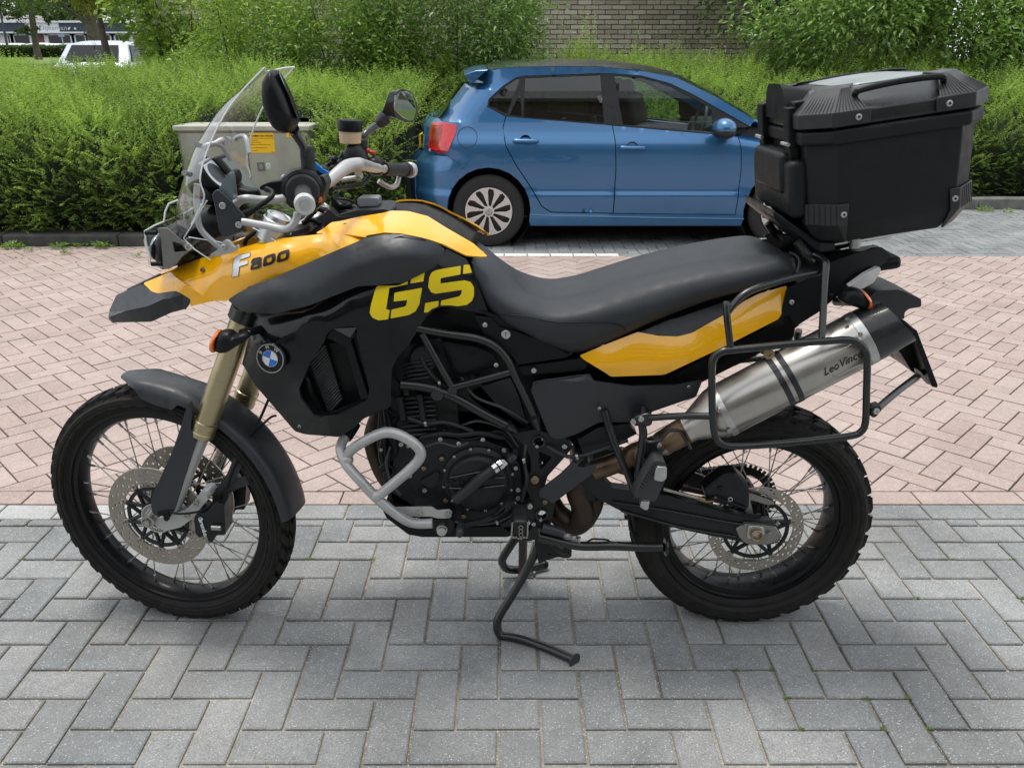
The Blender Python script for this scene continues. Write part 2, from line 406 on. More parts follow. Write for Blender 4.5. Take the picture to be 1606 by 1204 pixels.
def pave(name, stones, m, base_m, rect, gap, ch, limit, label_piece='paver', zj=.006, tilt=.0015):
    x0, x1, y0, y1 = rect
    base = sheet(name, -zj - .002, x0, x1, y0, y1, base_m)
    stones = sorted(stones, key=lambda s: (0 if (s[2][1] > 1.1 and abs(s[2][0]) < .66 * s[2][1] + .25) else 1, s[2][1]))
    cache = {}; rest = MB(); rr = []
    for k, (pl, full, c, a) in enumerate(stones):
        if k < limit:
            key = (len(pl), round(parea(pl), 5)) if full else None
            if full and 'full' in cache: me = cache['full']; o = bpy.data.objects.new(label_piece, me); o.location = (c[0], c[1], 0); o.rotation_euler = (0, 0, a)
            elif full:
                L = math.sqrt(parea(pl) * 2); w = L / 2
                vs, fs = stone([(-L / 2, -w / 2), (L / 2, -w / 2), (L / 2, w / 2), (-L / 2, w / 2)], gap, ch, .03)
                me = bpy.data.meshes.new(label_piece); me.from_pydata([tuple(v) for v in vs], [], fs); me.materials.append(m); cache['full'] = me
                o = bpy.data.objects.new(label_piece, me); o.location = (c[0], c[1], 0); o.rotation_euler = (0, 0, a)
            else:
                mx = sum(p[0] for p in pl) / len(pl); my = sum(p[1] for p in pl) / len(pl)
                vs, fs = stone([(p[0] - mx, p[1] - my) for p in pl], gap, ch, .03)
                me = bpy.data.meshes.new(label_piece); me.from_pydata([tuple(v) for v in vs], [], fs); me.materials.append(m)
                o = bpy.data.objects.new(label_piece, me); o.location = (mx, my, 0)
            o.location.x += random.uniform(-1, 1) * gap * .13; o.location.y += random.uniform(-1, 1) * gap * .13
            o.location.z = random.uniform(-.0012, .0012); o.rotation_euler.z += random.uniform(-1, 1) * R(.45)
            o.rotation_euler.x = random.uniform(-1, 1) * R(.35); o.rotation_euler.y = random.uniform(-1, 1) * R(.25)
            col.objects.link(o); o.parent = base
        else:
            vs, fs = stone(pl, gap, ch, .03, random.uniform(-.0015, .0015)); rest.add(vs, fs); rr += [random.random()] * len(fs)
    if rest.f:
        me = bpy.data.meshes.new('pavers'); me.from_pydata(rest.v, [], rest.f); me.materials.append(m)
        at = me.attributes.new('rnd', 'FLOAT', 'FACE'); at.data.foreach_set('value', rr)
        o = bpy.data.objects.new('pavers', me); o['kind'] = 'stuff'; col.objects.link(o); o.parent = base
    return base
def course(x0, x1, y0, y1, L, x00):
    out = []; x = x00 - math.ceil((x00 - x0) / L) * L
    while x < x1:
        a, b = max(x, x0), min(x + L, x1)
        if b - a > .01: out.append(([(a, y0), (b, y0), (b, y1), (a, y1)], False, ((a + b) / 2, (y0 + y1) / 2), 0))
        x += L
    return out
YB = 2.566; P = .1020
GO = (.069 - 3 * P, 1.4005)
gs = herring(-2.6, 2.6, .75, YB - P, P, 0, GO)
gs += course(-2.6, 2.6, YB - P, YB, P * 2, .03)
pave('grey_pavement', gs, grey_p, joint, (-2.6, 2.6, .75, YB), .0075, .0035, 290)
light_p = paver_mat('pale_concrete_paver', (.42, .425, .415), (.5, .5, .49), (.7, .7, .68), .12, grain=.25)
for o in list(bpy.data.objects['grey_pavement'].children):
    if o.location.y > YB - P and (o.location.x < -1.2 or -.35 < o.location.x < -.1): me = o.data.copy(); me.materials.clear(); me.materials.append(light_p); o.data = me
P = .0950
# the strip behind the camera
sheet('pavement_behind', -.006, -14, 14, -14, .75, grey_p); sheet('pavement_left', -.006, -14, -2.6, .75, YB, grey_p); sheet('pavement_right', -.006, 2.6, 14, .75, YB, grey_p)
YR = 6.62
ps = course(-4.2, 5.4, YB, YB + P, P * 2, -.05) + herring(-6.4, 6.4, YB + P, YR, P, R(45), (.02, 3.0))
pave('pink_pavement', ps, pink_p, jointd, (-6.4, 6.4, YB, YR), .0058, .002, 300)
ps2 = herring(-6.4, -.95, YR, 7.0, P, R(45), (.02, 3.0))
pave('pink_verge', ps2, pink_p, jointd, (-6.4, -.95, YR, 7.0), .006, .002, 0)
YK = 8.92
wl = []
ds = herring(-.95, 6.4, YR + P, YK, P, 0, (0.3, 7.0))
c1 = course(-.95, 6.4, YR, YR + P, P * 2, .125)
whites = [s for s in c1 if -.35 < s[2][0] < .86 or 4.22 < s[2][0] < 5.1]; c1 = [s for s in c1 if s not in whites]
pave('parking_bay', ds + c1, dark_p, joint, (-.95, 6.4, YR, YK), .008, .003, 260)
wb = sheet('bay_line', -.008, -.35, .95, YR + .001, YR + P, joint)
for (pl, full, c, a) in whites:
    vs, fs = stone([(p[0] - c[0], p[1] - c[1]) for p in pl], .007, .003, .004)
    me = bpy.data.meshes.new('white_paver'); me.from_pydata([tuple(v) for v in vs], [], fs); me.materials.append(white_p)
    o = bpy.data.objects.new('white_paver', me); o.location = (c[0], c[1], .002); col.objects.link(o); o.parent = wb
sheet('pink_pavement_left', -.006, -30, -6.4, YB, 7.0, pink_p); sheet('pink_pavement_right', -.006, 6.4, 30, YB, 7.0, pink_p); sheet('road_left', -.006, -30, -2.6, -14, YB - .001, grey_p) if False else None
# kerbs
kerbm = mat('kerb_concrete', (.17, .17, .155), .9, noise=.35, bump=.6, nscale=9)
kerbd = mat('kerb_concrete_dark', (.06, .06, .056), .9, noise=.4, bump=.6, nscale=9)
def kerb(x0, x1, y, h, w, m, L=1.0, along='x'):
    base = None; x = x0
    while x < x1 - .01:
        b = min(x + L, x1); mb = MB()
        if along == 'x': mb.box(((x + b) / 2, y + w / 2, h / 2 - .05), (b - x - .008, w, h + .1))
        else: mb.box((y + w / 2, (x + b) / 2, h / 2 - .05), (w, b - x - .008, h + .1))
        if base is None: base = mb.build('kerb', m, bevel=.018, seg=3); tag(base, kind='structure')
        else: mb.build('kerbstone', m, base, bevel=.018, seg=3)
        x = b
kerb(-6.4, -.97, 7.0, .10, .14, kerbd); kerb(-.95, 6.4, YK, .12, .15, kerbm); kerb(7.14, YK, -.97, .11, .02, kerbd, along='y')
mb = MB(); mb.grid([[(x, y, .075 + .03 * math.sin(x * 3 + y)) for x in np.linspace(-12, -.95, 40)] for y in np.linspace(7.1, 15, 14)]); mb.grid([[(x, y, .085 + .02 * math.sin(x * 4)) for x in np.linspace(-.95, 12, 40)] for y in np.linspace(YK + .14, 15, 14)])
tag(mb.build('planting_bed', soil), kind='structure')

# ---------------------------------------------------------------- foliage
def leaf_mat(name, dark, light, trans=.35, gloss=.3):
    m = bpy.data.materials.new(name); m.use_nodes = True; t = m.node_tree; b = t.nodes['Principled BSDF']; out = t.nodes['Material Output']
    at = nn(t, 'ShaderNodeAttribute', attribute_name='rnd')
    rp = nn(t, 'ShaderNodeValToRGB'); rp.color_ramp.elements[0].color = (*dark, 1); rp.color_ramp.elements[1].color = (*light, 1); rp.color_ramp.elements[0].position = .05
    t.links.new(at.outputs['Fac'], rp.inputs[0]); t.links.new(rp.outputs[0], b.inputs['Base Color']); b.inputs['Roughness'].default_value = gloss
    b.inputs['Specular IOR Level'].default_value = .45
    tr = nn(t, 'ShaderNodeBsdfTranslucent'); sc_ = nn(t, 'ShaderNodeVectorMath', operation='SCALE'); sc_.inputs['Scale'].default_value = 1.5
    t.links.new(rp.outputs[0], sc_.inputs[0]); t.links.new(sc_.outputs[0], tr.inputs[0])
    ms = nn(t, 'ShaderNodeMixShader'); ms.inputs[0].default_value = trans; t.links.new(b.outputs[0], ms.inputs[1]); t.links.new(tr.outputs[0], ms.inputs[2]); t.links.new(ms.outputs[0], out.inputs[0])
    return m
def norm(a): return a / (np.linalg.norm(a, axis=-1, keepdims=True) + 1e-9)
def leaves_mesh(name, P0, Dr, Nn, Ln, Wd, rnd, m, parent=None, fold=.25, kind=None, curl=.15):
    'folded leaves, each four corners and two faces'
    n = len(P0); Dr = norm(Dr); S = norm(np.cross(Dr, Nn)); Nn = norm(np.cross(S, Dr)); L = Ln[:, None]; Wd = Wd[:, None]
    v = np.empty((n, 4, 3)); v[:, 0] = P0; v[:, 2] = P0 + Dr * L - Nn * L * curl
    mid = P0 + Dr * L * .42; v[:, 1] = mid + S * Wd / 2 + Nn * Wd * fold; v[:, 3] = mid - S * Wd / 2 + Nn * Wd * fold
    me = bpy.data.meshes.new(name); me.vertices.add(n * 4); me.vertices.foreach_set('co', v.reshape(-1))
    idx = np.arange(n)[:, None] * 4; tri = np.concatenate([idx + [0, 1, 2], idx + [0, 2, 3]], axis=1).reshape(-1)
    me.loops.add(n * 6); me.loops.foreach_set('vertex_index', tri.astype(np.int32)); me.polygons.add(n * 2)
    me.polygons.foreach_set('loop_start', np.arange(n * 2, dtype=np.int32) * 3)
    try: me.polygons.foreach_set('loop_total', np.full(n * 2, 3, dtype=np.int32))
    except Exception: pass
    me.update(calc_edges=True); me.validate()
    at = me.attributes.new('rnd', 'FLOAT', 'FACE'); at.data.foreach_set('value', np.repeat(rnd, 2).astype(np.float32))
    me.materials.append(m); o = bpy.data.objects.new(name, me); link(o, parent)
    if kind: o['kind'] = kind
    return o
def sprays(P0, Dr, n_pair, L, leaf, tone, flat=.5):
    'feathery shoots: leaf pairs along a stem; returns leaf arrays'
    n = len(P0); Dr = norm(Dr); up = np.tile([0, 0, 1.], (n, 1)) + rng.normal(0, flat, (n, 3)); S = norm(np.cross(Dr, up)); Nn = norm(np.cross(S, Dr))
    PP, DD, NN, LL, TT = [], [], [], [], []
    for k in range(n_pair):
        t = (k + .5) / n_pair; pos = P0 + Dr * (L[:, None] * t) + np.array([0, 0, -1.]) * (L[:, None] * t * t * .12) + Nn * 0
        for s in (-1, 1):
            d = Dr * .55 + S * s * .9 + rng.normal(0, .22, (n, 3)); PP.append(pos); DD.append(d); NN.append(Nn + rng.normal(0, .35, (n, 3)))
            LL.append(leaf * (1.15 - .5 * t) * rng.uniform(.75, 1.25, n)); TT.append(np.clip(tone + .3 * t + rng.normal(0, .1, n), 0, 1))
    return np.concatenate(PP), np.concatenate(DD), np.concatenate(NN), np.concatenate(LL), np.concatenate(TT)
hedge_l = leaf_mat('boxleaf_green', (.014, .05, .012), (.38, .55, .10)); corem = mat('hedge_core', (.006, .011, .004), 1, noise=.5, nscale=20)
twig = mat('twig_brown', (.06, .045, .03), .9, noise=.3, nscale=30)
def wob(x, y, s=1.): return .5 * math.sin(2.1 * x * s + 1.3 * y) + .3 * math.sin(5.3 * x * s - 2.2 * y + 1) + .2 * math.sin(11 * x * s + 4 * y + 2)
CX0, CX1 = W(279, 230, 7.38).x, W(508, 230, 7.9).x
def hedge(name, label, group, x0, x1, prof, n, leaf=.0225, tone0=.24, endcap=True, lay=.14):
    'prof: (Y, z) front foot, up the face and back over the top'
    e = empty(name, ((x0 + x1) / 2, prof[0][0] + .2, .08), label, 'hedge', group)
    pr = np.array(prof, float); seg = np.linalg.norm(np.diff(pr, axis=0), axis=1); cum = np.concatenate([[0], np.cumsum(seg)])
    mb = MB(); rows = []
    for u in np.linspace(0, cum[-1], 26):
        y = np.interp(u, cum, pr[:, 0]); z = np.interp(u, cum, pr[:, 1]); a = u / cum[-1]
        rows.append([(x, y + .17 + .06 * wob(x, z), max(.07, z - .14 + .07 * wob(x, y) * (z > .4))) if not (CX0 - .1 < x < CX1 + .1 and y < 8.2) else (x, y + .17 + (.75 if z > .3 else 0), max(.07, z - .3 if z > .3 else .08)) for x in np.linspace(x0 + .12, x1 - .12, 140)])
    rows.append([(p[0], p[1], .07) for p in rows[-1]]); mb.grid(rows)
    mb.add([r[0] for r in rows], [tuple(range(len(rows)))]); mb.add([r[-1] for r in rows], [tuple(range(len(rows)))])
    mb.build('light_blocking_core', corem, e)  # solid dark volume added to block light inside the hedge
    wgt = 1.0 / (1 + .25 * (np.interp(np.linspace(0, cum[-1], 400), cum, pr[:, 0]) - pr[0, 0])); us = rng.choice(np.linspace(0, cum[-1], 400), n, p=wgt / wgt.sum())
    xs = rng.uniform(x0, x1, n); y = np.interp(us, cum, pr[:, 0]); z = np.interp(us, cum, pr[:, 1])
    dy = np.interp(us + .02, cum, pr[:, 0]) - np.interp(us - .02, cum, pr[:, 0]); dz = np.interp(us + .02, cum, pr[:, 1]) - np.interp(us - .02, cum, pr[:, 1])
    Nr = norm(np.stack([np.zeros(n), -dz, dy], 1))
    wb = np.array([wob(a, b) for a, b in zip(xs, y + z)]); lump = np.array([wob(a * 2.2 + 5, b * 2.5) for a, b in zip(xs, y + z)])
    depth = rng.uniform(0, 1, n) ** 1.5
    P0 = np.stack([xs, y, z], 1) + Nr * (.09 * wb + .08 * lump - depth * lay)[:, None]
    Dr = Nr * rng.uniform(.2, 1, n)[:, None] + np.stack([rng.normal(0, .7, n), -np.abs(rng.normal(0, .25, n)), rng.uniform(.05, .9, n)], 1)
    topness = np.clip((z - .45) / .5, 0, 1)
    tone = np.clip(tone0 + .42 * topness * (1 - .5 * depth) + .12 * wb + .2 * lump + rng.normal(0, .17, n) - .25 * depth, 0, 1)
    L = rng.uniform(.12, .26, n) * (.7 + .6 * topness)
    keep = ~((P0[:, 0] > CX0 + .03) & (P0[:, 0] < CX1 + .02) & (P0[:, 1] < 7.97) & (P0[:, 2] > .32 + .1 * np.abs(wb))); P0, Dr, tone, L = P0[keep], Dr[keep], tone[keep], L[keep]
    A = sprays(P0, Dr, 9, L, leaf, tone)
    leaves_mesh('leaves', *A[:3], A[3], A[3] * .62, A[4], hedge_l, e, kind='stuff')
    return e
hedge('hedge', 'long loose hedge at the left, dark below, bright on top, behind the black kerb', None, -7.6, -.92,
      [(7.22, .1), (7.12, .4), (7.2, .72), (7.42, .93), (8.2, 1.10), (9.6, 1.25), (11.2, 1.34), (12.2, 1.36)], 21000)
hedge('hedge', 'trimmed box-leaf hedge along the back kerb of the parking bay, behind the blue car', None, -.95, 7.2,
      [(9.26, .1), (9.16, .4), (9.22, .75), (9.42, .93), (10.2, 1.15), (11.5, 1.4), (12.2, 1.5)], 14000)

def shrub(name, label, group, c, size, n, leaf, mt, tone0=.3, wr=.45, stems=8, droop=.3, cat='shrub', lean=None, shoots=0, trunk=None):
    'broad-leaved bush: stems and clumped leaves through an uneven ellipsoid'
    e = empty(name, (c[0], c[1], .08 if c[1] < 14 else terr(c[1])), label, cat, group); zb = e.location.z
    cx, cy, cz = c; sx, sy, sz = size; K = max(8, int(n / 110))
    cl = norm(rng.normal(0, 1, (K, 3))) * (rng.uniform(.25, 1, (K, 1)) ** .5) * [sx, sy, sz] + [cx, cy, cz]; cl[:, 2] = np.maximum(cl[:, 2], zb + .15)
    rad = rng.uniform(.5, 1.1, K) * (sx * sy * sz) ** (1 / 3) * .42
    ki = rng.integers(0, K, n); dirs = norm(rng.normal(0, 1, (n, 3)) + [0, -.2, .35]); rr = rng.uniform(.35, 1, n) ** .6
    P0 = cl[ki] + dirs * (rad[ki] * rr)[:, None]; P0[:, 2] = np.maximum(P0[:, 2], zb + .05)
    out = norm(P0 - [cx, cy, cz - .3]); Dr = dirs * .7 + out * .5 + rng.normal(0, .5, (n, 3)) + [0, 0, -droop]
    NN = np.tile([0, -.25, 1.], (n, 1)) + rng.normal(0, .45, (n, 3)); tk = rng.uniform(-.12, .16, K)
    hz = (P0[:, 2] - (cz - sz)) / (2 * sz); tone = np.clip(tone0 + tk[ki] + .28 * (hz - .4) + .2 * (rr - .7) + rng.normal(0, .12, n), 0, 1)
    Ln = leaf * rng.uniform(.6, 1.3, n)
    A = [P0, Dr, NN, Ln, tone, Ln * wr]
    if shoots:
        base = cl[rng.integers(0, K, shoots)] + rng.normal(0, .1, (shoots, 3)); Ls = rng.uniform(.35, .75, shoots); dd = norm(rng.normal(0, .25, (shoots, 3)) + [0, -.1, 1.])
        for k in range(16):
            t = (k + 1) / 16; pp = base + dd * (Ls * t)[:, None]; a = k * 2.4; d2 = dd * (.5 + .5 * t) + np.array([math.cos(a), math.sin(a), 0])[None] * (1 - .3 * t)
            l2 = leaf * (1.1 - .6 * t) * rng.uniform(.8, 1.2, shoots)
            A = [np.concatenate([A[0], pp]), np.concatenate([A[1], d2]), np.concatenate([A[2], np.tile([0, -.2, 1.], (shoots, 1))]), np.concatenate([A[3], l2]), np.concatenate([A[4], np.clip(tone0 + .25 + .45 * t + rng.normal(0, .06, shoots), 0, 1)]), np.concatenate([A[5], l2 * wr])]
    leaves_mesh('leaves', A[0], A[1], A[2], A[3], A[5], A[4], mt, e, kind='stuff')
    mb = MB()
    if trunk:
        for pts, r in trunk: mb.tube(pts, r, 10)
        mb.build('trunk', bark, e)
    else:
        for i in range(stems):
            q = cl[i % K]; p0 = Vector((cx + (q[0] - cx) * .3, cy + (q[1] - cy) * .3, zb)); p1 = Vector(q)
            mb.tube([p0, (p0 + p1) / 2 + Vector((random.uniform(-.08, .08), 0, .08)), p1], [.018, .012, .005], 5)
        mb.build('stem', twig, e)
    return e
bark = mat('bark', (.11, .095, .075), .95, noise=.4, bump=1, nscale=12)
laurel = leaf_mat('laurel_green', (.035, .09, .02), (.33, .52, .10), .3, .3); lime = leaf_mat('lime_green', (.09, .19, .025), (.52, .68, .11), .4)
yell = leaf_mat('yellow_green', (.14, .17, .015), (.62, .50, .04), .4); treel = leaf_mat('tree_green', (.025, .05, .012), (.13, .21, .03), .4)
G1 = 'broad-leaved shrubs behind the hedges'
shrub('shrub', 'yellow-green leafy shrub rising behind the hedge, left of the big dark bush', G1, (-3.35, 11.2, 1.75), (.85, .6, 1.0), 11000, .055, lime, .28, shoots=26)
shrub('shrub', 'shrub with big lobed leaves at the left end of the shrub row', G1, (-4.55, 12.6, 1.95), (1.0, .6, .95), 5200, .085, lime, .22, wr=.75)
shrub('shrub', 'dense shrub behind the street cabinet with upright pale shoots', G1, (-2.0, 10.7, 1.55), (1.15, .7, 1.1), 15000, .06, lime, .16, shoots=40)
shrub('shrub', 'big dark glossy bush behind the rear of the blue car', G1, (-.85, 10.9, 1.75), (1.35, .7, 1.25), 16000, .07, laurel, .3, wr=.36, shoots=10)
shrub('shrub', 'dark evergreen bush between the pale shoots and the blue car', G1, (-.3, 11.6, 1.9), (.72, .5, .85), 8000, .06, laurel, .42, wr=.4, shoots=14)
shrub('shrub', 'thin wispy pale shrub growing up in front of the brick wall', G1, (1.2, 12.1, 1.3), (1.0, .5, .36), 3200, .04, lime, .18, wr=.35, shoots=60)
shrub('shrub', 'low wispy weeds in front of the brick wall, right of its middle', G1, (2.9, 12.3, 1.2), (1.0, .5, .4), 2300, .04, lime, .22, wr=.3, shoots=60)
shrub('shrub', 'big laurel bush with large leaves above the black top case', G1, (5.1, 11.6, 2.0), (2.0, .8, 1.1), 16000, .085, laurel, .45, wr=.42, shoots=16)
shrub('shrub', 'laurel bush at the right edge of the photo behind the hedge', G1, (7.4, 11.7, 2.1), (1.5, .9, 1.5), 15000, .075, lime, .15, wr=.42)
shrub('shrub', 'pale fine-leaved shrub below the yellow tree, left of the lobed leaves', G1, (-5.0, 13.2, 1.7), (.6, .5, .55), 3600, .05, lime, .15, shoots=10)
shrub('shrub', 'tall dark bush farthest back above the top case, behind the laurel', G1, (5.2, 13.2, 3.2), (3.6, .5, 1.3), 12000, .11, laurel, .3, wr=.45)
shrub('shrub', 'tall leafy bush closing the gap at the top right corner', G1, (6.6, 12.6, 2.6), (2.2, .6, 1.2), 12000, .08, laurel, .4, wr=.42)
shrub('tree', 'small tree with yellow turning crown above the silver car roof', None, (-8.6, 18.5, 3.4), (1.0, .9, .85), 5000, .09, yell, .25, wr=.7, cat='tree',
      trunk=[([(-8.4, 18.5, .2), (-8.5, 18.5, 1.5), (-8.6, 18.5, 3.4)], [.1, .08, .04])])
# ---------------------------------------------------------------- weeds on the kerb line
weedm = leaf_mat('weed_green', (.09, .17, .03), (.26, .40, .08), .35)
G2 = 'weeds growing along the kerbs and joints'
def weed(p, r, n, lf, label, h=.03):
    e = empty('weed', p, label, 'weed', G2); a = rng.uniform(0, 6.28, n); q = rng.uniform(0, 1, n) ** .7 * r
    P0 = np.stack([p[0] + np.cos(a) * q * .6, p[1] + np.sin(a) * q * .6, p[2] + rng.uniform(0, h, n)], 1)
    Dr = np.stack([np.cos(a), np.sin(a), rng.uniform(.2, 1.1, n)], 1); L = lf * rng.uniform(.5, 1.2, n)
    leaves_mesh('leaves', P0, Dr, np.tile([0, 0, 1.], (n, 1)) + rng.normal(0, .3, (n, 3)), L, L * .45, rng.uniform(0, 1, n), weedm, e, kind='stuff')
def onground(px, py, z=.002):
    v = (602 - py) / F; t = (H - z) / (ST - v * CT); return ((px - 803) / F * t, t * (CT + v * ST), z)
for (px, py, r, n, lf, lb) in [(22, 389, .13, 90, .05, 'leafy weed at the kerb foot by the left photo edge'), (92, 389, .1, 60, .045, 'bright weed against the black kerb, between the leafy weed and the broad one'),
        (128, 387, .08, 40, .045, 'small weed squeezed in the middle of the kerb weeds'), (163, 388, .1, 60, .05, 'broad-leaved weed at the kerb foot left of the headlight'),
        (45, 394, .06, 40, .025, 'sparse pale weed in front of the leafy weed at the kerb'), (105, 398, .07, 40, .03, 'flat weed spreading on the pink stones below the kerb'),
        (215, 404, .05, 30, .025, 'tiny pale weed left of the headlight grille'), (1545, 331, .12, 50, .04, 'weed at the foot of the right kerb, beside fallen leaves'), (1580, 333, .07, 36, .03, 'small weed at the right kerb by the photo edge')]:
    weed(onground(px, py), r, n, lf, lb)
G3 = 'tiny moss tufts in the paving joints'
for i, (px, py) in enumerate([(60, 871), (582, 883), (480, 869), (1165, 1054), (1226, 1056), (1299, 1054), (1252, 1103), (1266, 1143), (1382, 1104), (1408, 1153), (1452, 1110), (1490, 1157),
         (1460, 947), (1585, 950), (1502, 866), (1590, 866)]):
    p = onground(px, py, -.004); p = (GO[0] + round((p[0] - GO[0]) / .102) * .102, GO[1] + round((p[1] - GO[1]) / .102) * .102, -.004); e = empty('moss_tuft', p, 'tiny green moss tuft in a joint between the grey stones', 'moss', G3); n = 26
    a = rng.uniform(0, 6.28, n); q = rng.uniform(0, 1, n) * .012
    P0 = np.stack([p[0] + np.cos(a) * q, p[1] + np.sin(a) * q * .5, np.full(n, p[2])], 1); Dr = np.stack([np.cos(a) * .5, np.sin(a) * .5, rng.uniform(.4, 1, n)], 1)
    L = rng.uniform(.004, .010, n); leaves_mesh('blades', P0, Dr, np.tile([0, -1., .3], (n, 1)), L, L * .35, rng.uniform(.1, .9, n), weedm, e, kind='stuff')
# fallen leaves and grit
dry = leaf_mat('dry_leaf', (.22, .11, .04), (.55, .42, .22), .2, .7)
n = 420; x = np.concatenate([rng.uniform(-5.5, -1, 160), rng.uniform(3.5, 6.3, 170), rng.uniform(-4, 5, 90)]); y = np.concatenate([rng.uniform(6.3, 7.0, 160), rng.uniform(8.3, 8.9, 170), rng.uniform(2.8, 8.5, 90)])
L = rng.uniform(.008, .03, n); a = rng.uniform(0, 6.28, n)
tag(leaves_mesh('leaf_litter', np.stack([x, y, np.full(n, .004)], 1), np.stack([np.cos(a), np.sin(a), rng.uniform(-.05, .2, n)], 1), np.tile([0, 0, 1.], (n, 1)) + rng.normal(0, .2, (n, 3)), L, L * .6, rng.uniform(0, 1, n), dry),
    'dry leaf scraps scattered on the pink and dark stones', 'leaves', kind='stuff')
n = 500; y = rng.uniform(1.2, 2.6, n); x = rng.uniform(-.75, .75, n) * y; L = rng.uniform(.001, .0035, n); a = rng.uniform(0, 6.28, n)
tag(leaves_mesh('grit', np.stack([x, y, np.full(n, .001)], 1), np.stack([np.cos(a), np.sin(a), np.zeros(n)], 1), np.tile([0, 0, 1.], (n, 1)), L, L * .8, rng.uniform(0, 1, n), mat('grit_pale', (.5, .46, .38), .9)), 'pale sand grains scattered on the grey stones', 'sand', kind='stuff')

# ---------------------------------------------------------------- brick wall
brickm = [mat('brick_%d' % i, c, .9, noise=.18, bump=.7, nscale=60, rand=.12) for i, c in enumerate([(.48, .42, .335), (.53, .47, .385), (.42, .365, .29), (.57, .52, .44)])]
mortar = mat('mortar', (.24, .21, .175), .95, noise=.2, nscale=50)
YWL = 14.2
e = empty('brick_building', (1.5, YWL, .1), 'pale brown brick building wall behind the blue car, above the hedge', 'building')
MB().box((.5, YWL + .11, 2.6), (13, .2, 5.4)).build('wall', mortar, e)
MB().box((.5, YWL + 3.2, 5.4), (13.6, 6.6, .16)).build('roof', mat('roof_felt', (.05, .05, .05), .9, noise=.2, nscale=4), e)
MB().box((.5, YWL + 6.2, 2.6), (13, .2, 5.4)).box((-5.9, YWL + 3.2, 2.6), (.2, 6, 5.4)).box((6.9, YWL + 3.2, 2.6), (.2, 6, 5.4)).build('wall', mortar, e)
bl, bh, bj = .205, .058, .013; me_b = []
for m in brickm:
    o = MB().box((0, 0, 0), (bl - .002, .03, bh)).build('brick', m); me_b.append(o.data); bpy.data.objects.remove(o)
cnt = 0; rest = [MB() for _ in brickm]; wallo = e.children[0]
for r in range(0, 72):
    z = .1 + r * (bh + bj)
    for k in range(-27, 32):
        x = .5 + (k + .5 * (r % 2)) * (bl + .012)
        if x < -5.85 or x > 6.8: continue
        mi = random.choices(range(4), (4, 4, 3, 2))[0]; dy = random.uniform(-.003, .003)
        if .35 < x < 3.9 and 1.35 < z < 2.62 and cnt < 300:
            o = bpy.data.objects.new('brick', me_b[mi]); o.location = (x, YWL + dy, z); col.objects.link(o); o.parent = wallo; cnt += 1
        else: rest[mi].box((x, YWL + dy, z), (bl, .03, bh))
for mi, q in enumerate(rest):
    o = q.build('bricks', brickm[mi], wallo); o['kind'] = 'stuff'
CR.update(a=(570, 390, 8.4526), b=(355, 380, 14.6), c=(395, 525, 18.52), d=(1270, 530, 14.6), e=(260, 240, 5.353), f=(560, 130, 6.69), g=(150, 700, 6.69),
          h=(480, 300, 10.04), i=(660, 600, 4.63), j=(780, 780, 8.6), k=(960, 620, 5.02), l=(1230, 360, 4.632), m=(120, 60, 13.38), n=(50, 25, 16.06), o=(0, 0, 10.945))
white_t = mat('white_trim', (.78, .79, .8), .5, noise=.08, nscale=4); navy = mat('navy_panel', (.035, .05, .085), .45, noise=.15, nscale=3)
redbrick = mat('red_brick_far', (.22, .12, .09), .9, noise=.35, nscale=9); darkgl = mat('dark_glass', (.010, .014, .015), .06, spec=.45)
def text(name, s, size, m, loc, rot=None, parent=None, ext=.0006, ax='CENTER', shear=0, font=None, wx=1.0, bold=0):
    cu = bpy.data.curves.new(name, 'FONT'); cu.body = s; cu.size = size; cu.extrude = ext; cu.align_x = ax; cu.align_y = 'CENTER'; cu.shear = shear; cu.offset = bold
    cu.resolution_u = 3
    o = bpy.data.objects.new(name, cu); M = (rot or Matrix.Rotation(R(90), 4, 'X')); M = M @ Matrix.Diagonal((wx, 1, 1, 1))
    col.objects.link(o); bpy.context.view_layer.update()
    dg = bpy.context.evaluated_depsgraph_get(); me = bpy.data.meshes.new_from_object(o.evaluated_get(dg)); bpy.data.objects.remove(o)
    me.name = name; me.materials.clear(); me.materials.append(m); me.transform(Matrix.Translation(loc) @ M)
    o = bpy.data.objects.new(name, me); link(o, parent); return o
# ------------------------------------------------ street cabinet
cabm = mat('cabinet_grey_green', (.33, .345, .285), .6, noise=.14, bump=.15, nscale=7); cabt = mat('cabinet_top', (.42, .42, .36), .7, noise=.15, nscale=9)
YC = 7.38
xl, xr, xm = W(281, 230, YC).x, W(484, 230, YC).x, W(484, 230, YC).x
zt = W(400, 199, YC).z; zb = W(400, 205, YC).z
cab = empty('street_cabinet', ((xl + xr) / 2, YC + .2, .08), 'grey-green street cabinet with a yellow sticker, sunk into the left hedge', 'cabinet')
MB().box(((xl + xr) / 2, YC + .215, (zb + .05) / 2), (xr - xl, .43, zb - .05)).build('cabinet_body', cabm, cab, bevel=.006)
MB().box(((xl + xr) / 2, YC + .205, (zb + zt) / 2 + .004), (xr - xl + .05, .47, zt - zb + .012)).build('cabinet_lid', cabt, cab, bevel=.008)
xd = W(283, 230, YC).x
for a, b in ((xl + .02, W(388, 230, YC).x), (W(389.5, 230, YC).x, xr - .012)):
    MB().box(((a + b) / 2, YC - .006, (zb + .12) / 2), (b - a, .018, zb - .16)).build('door', cabm, cab, bevel=.004)
ystk = mat('sticker_yellow', (.85, .52, .01), .5, noise=.05); ink = mat('ink_black', (.02, .02, .02), .6); ink2 = mat('ink_brown', (.18, .11, .01), .7)
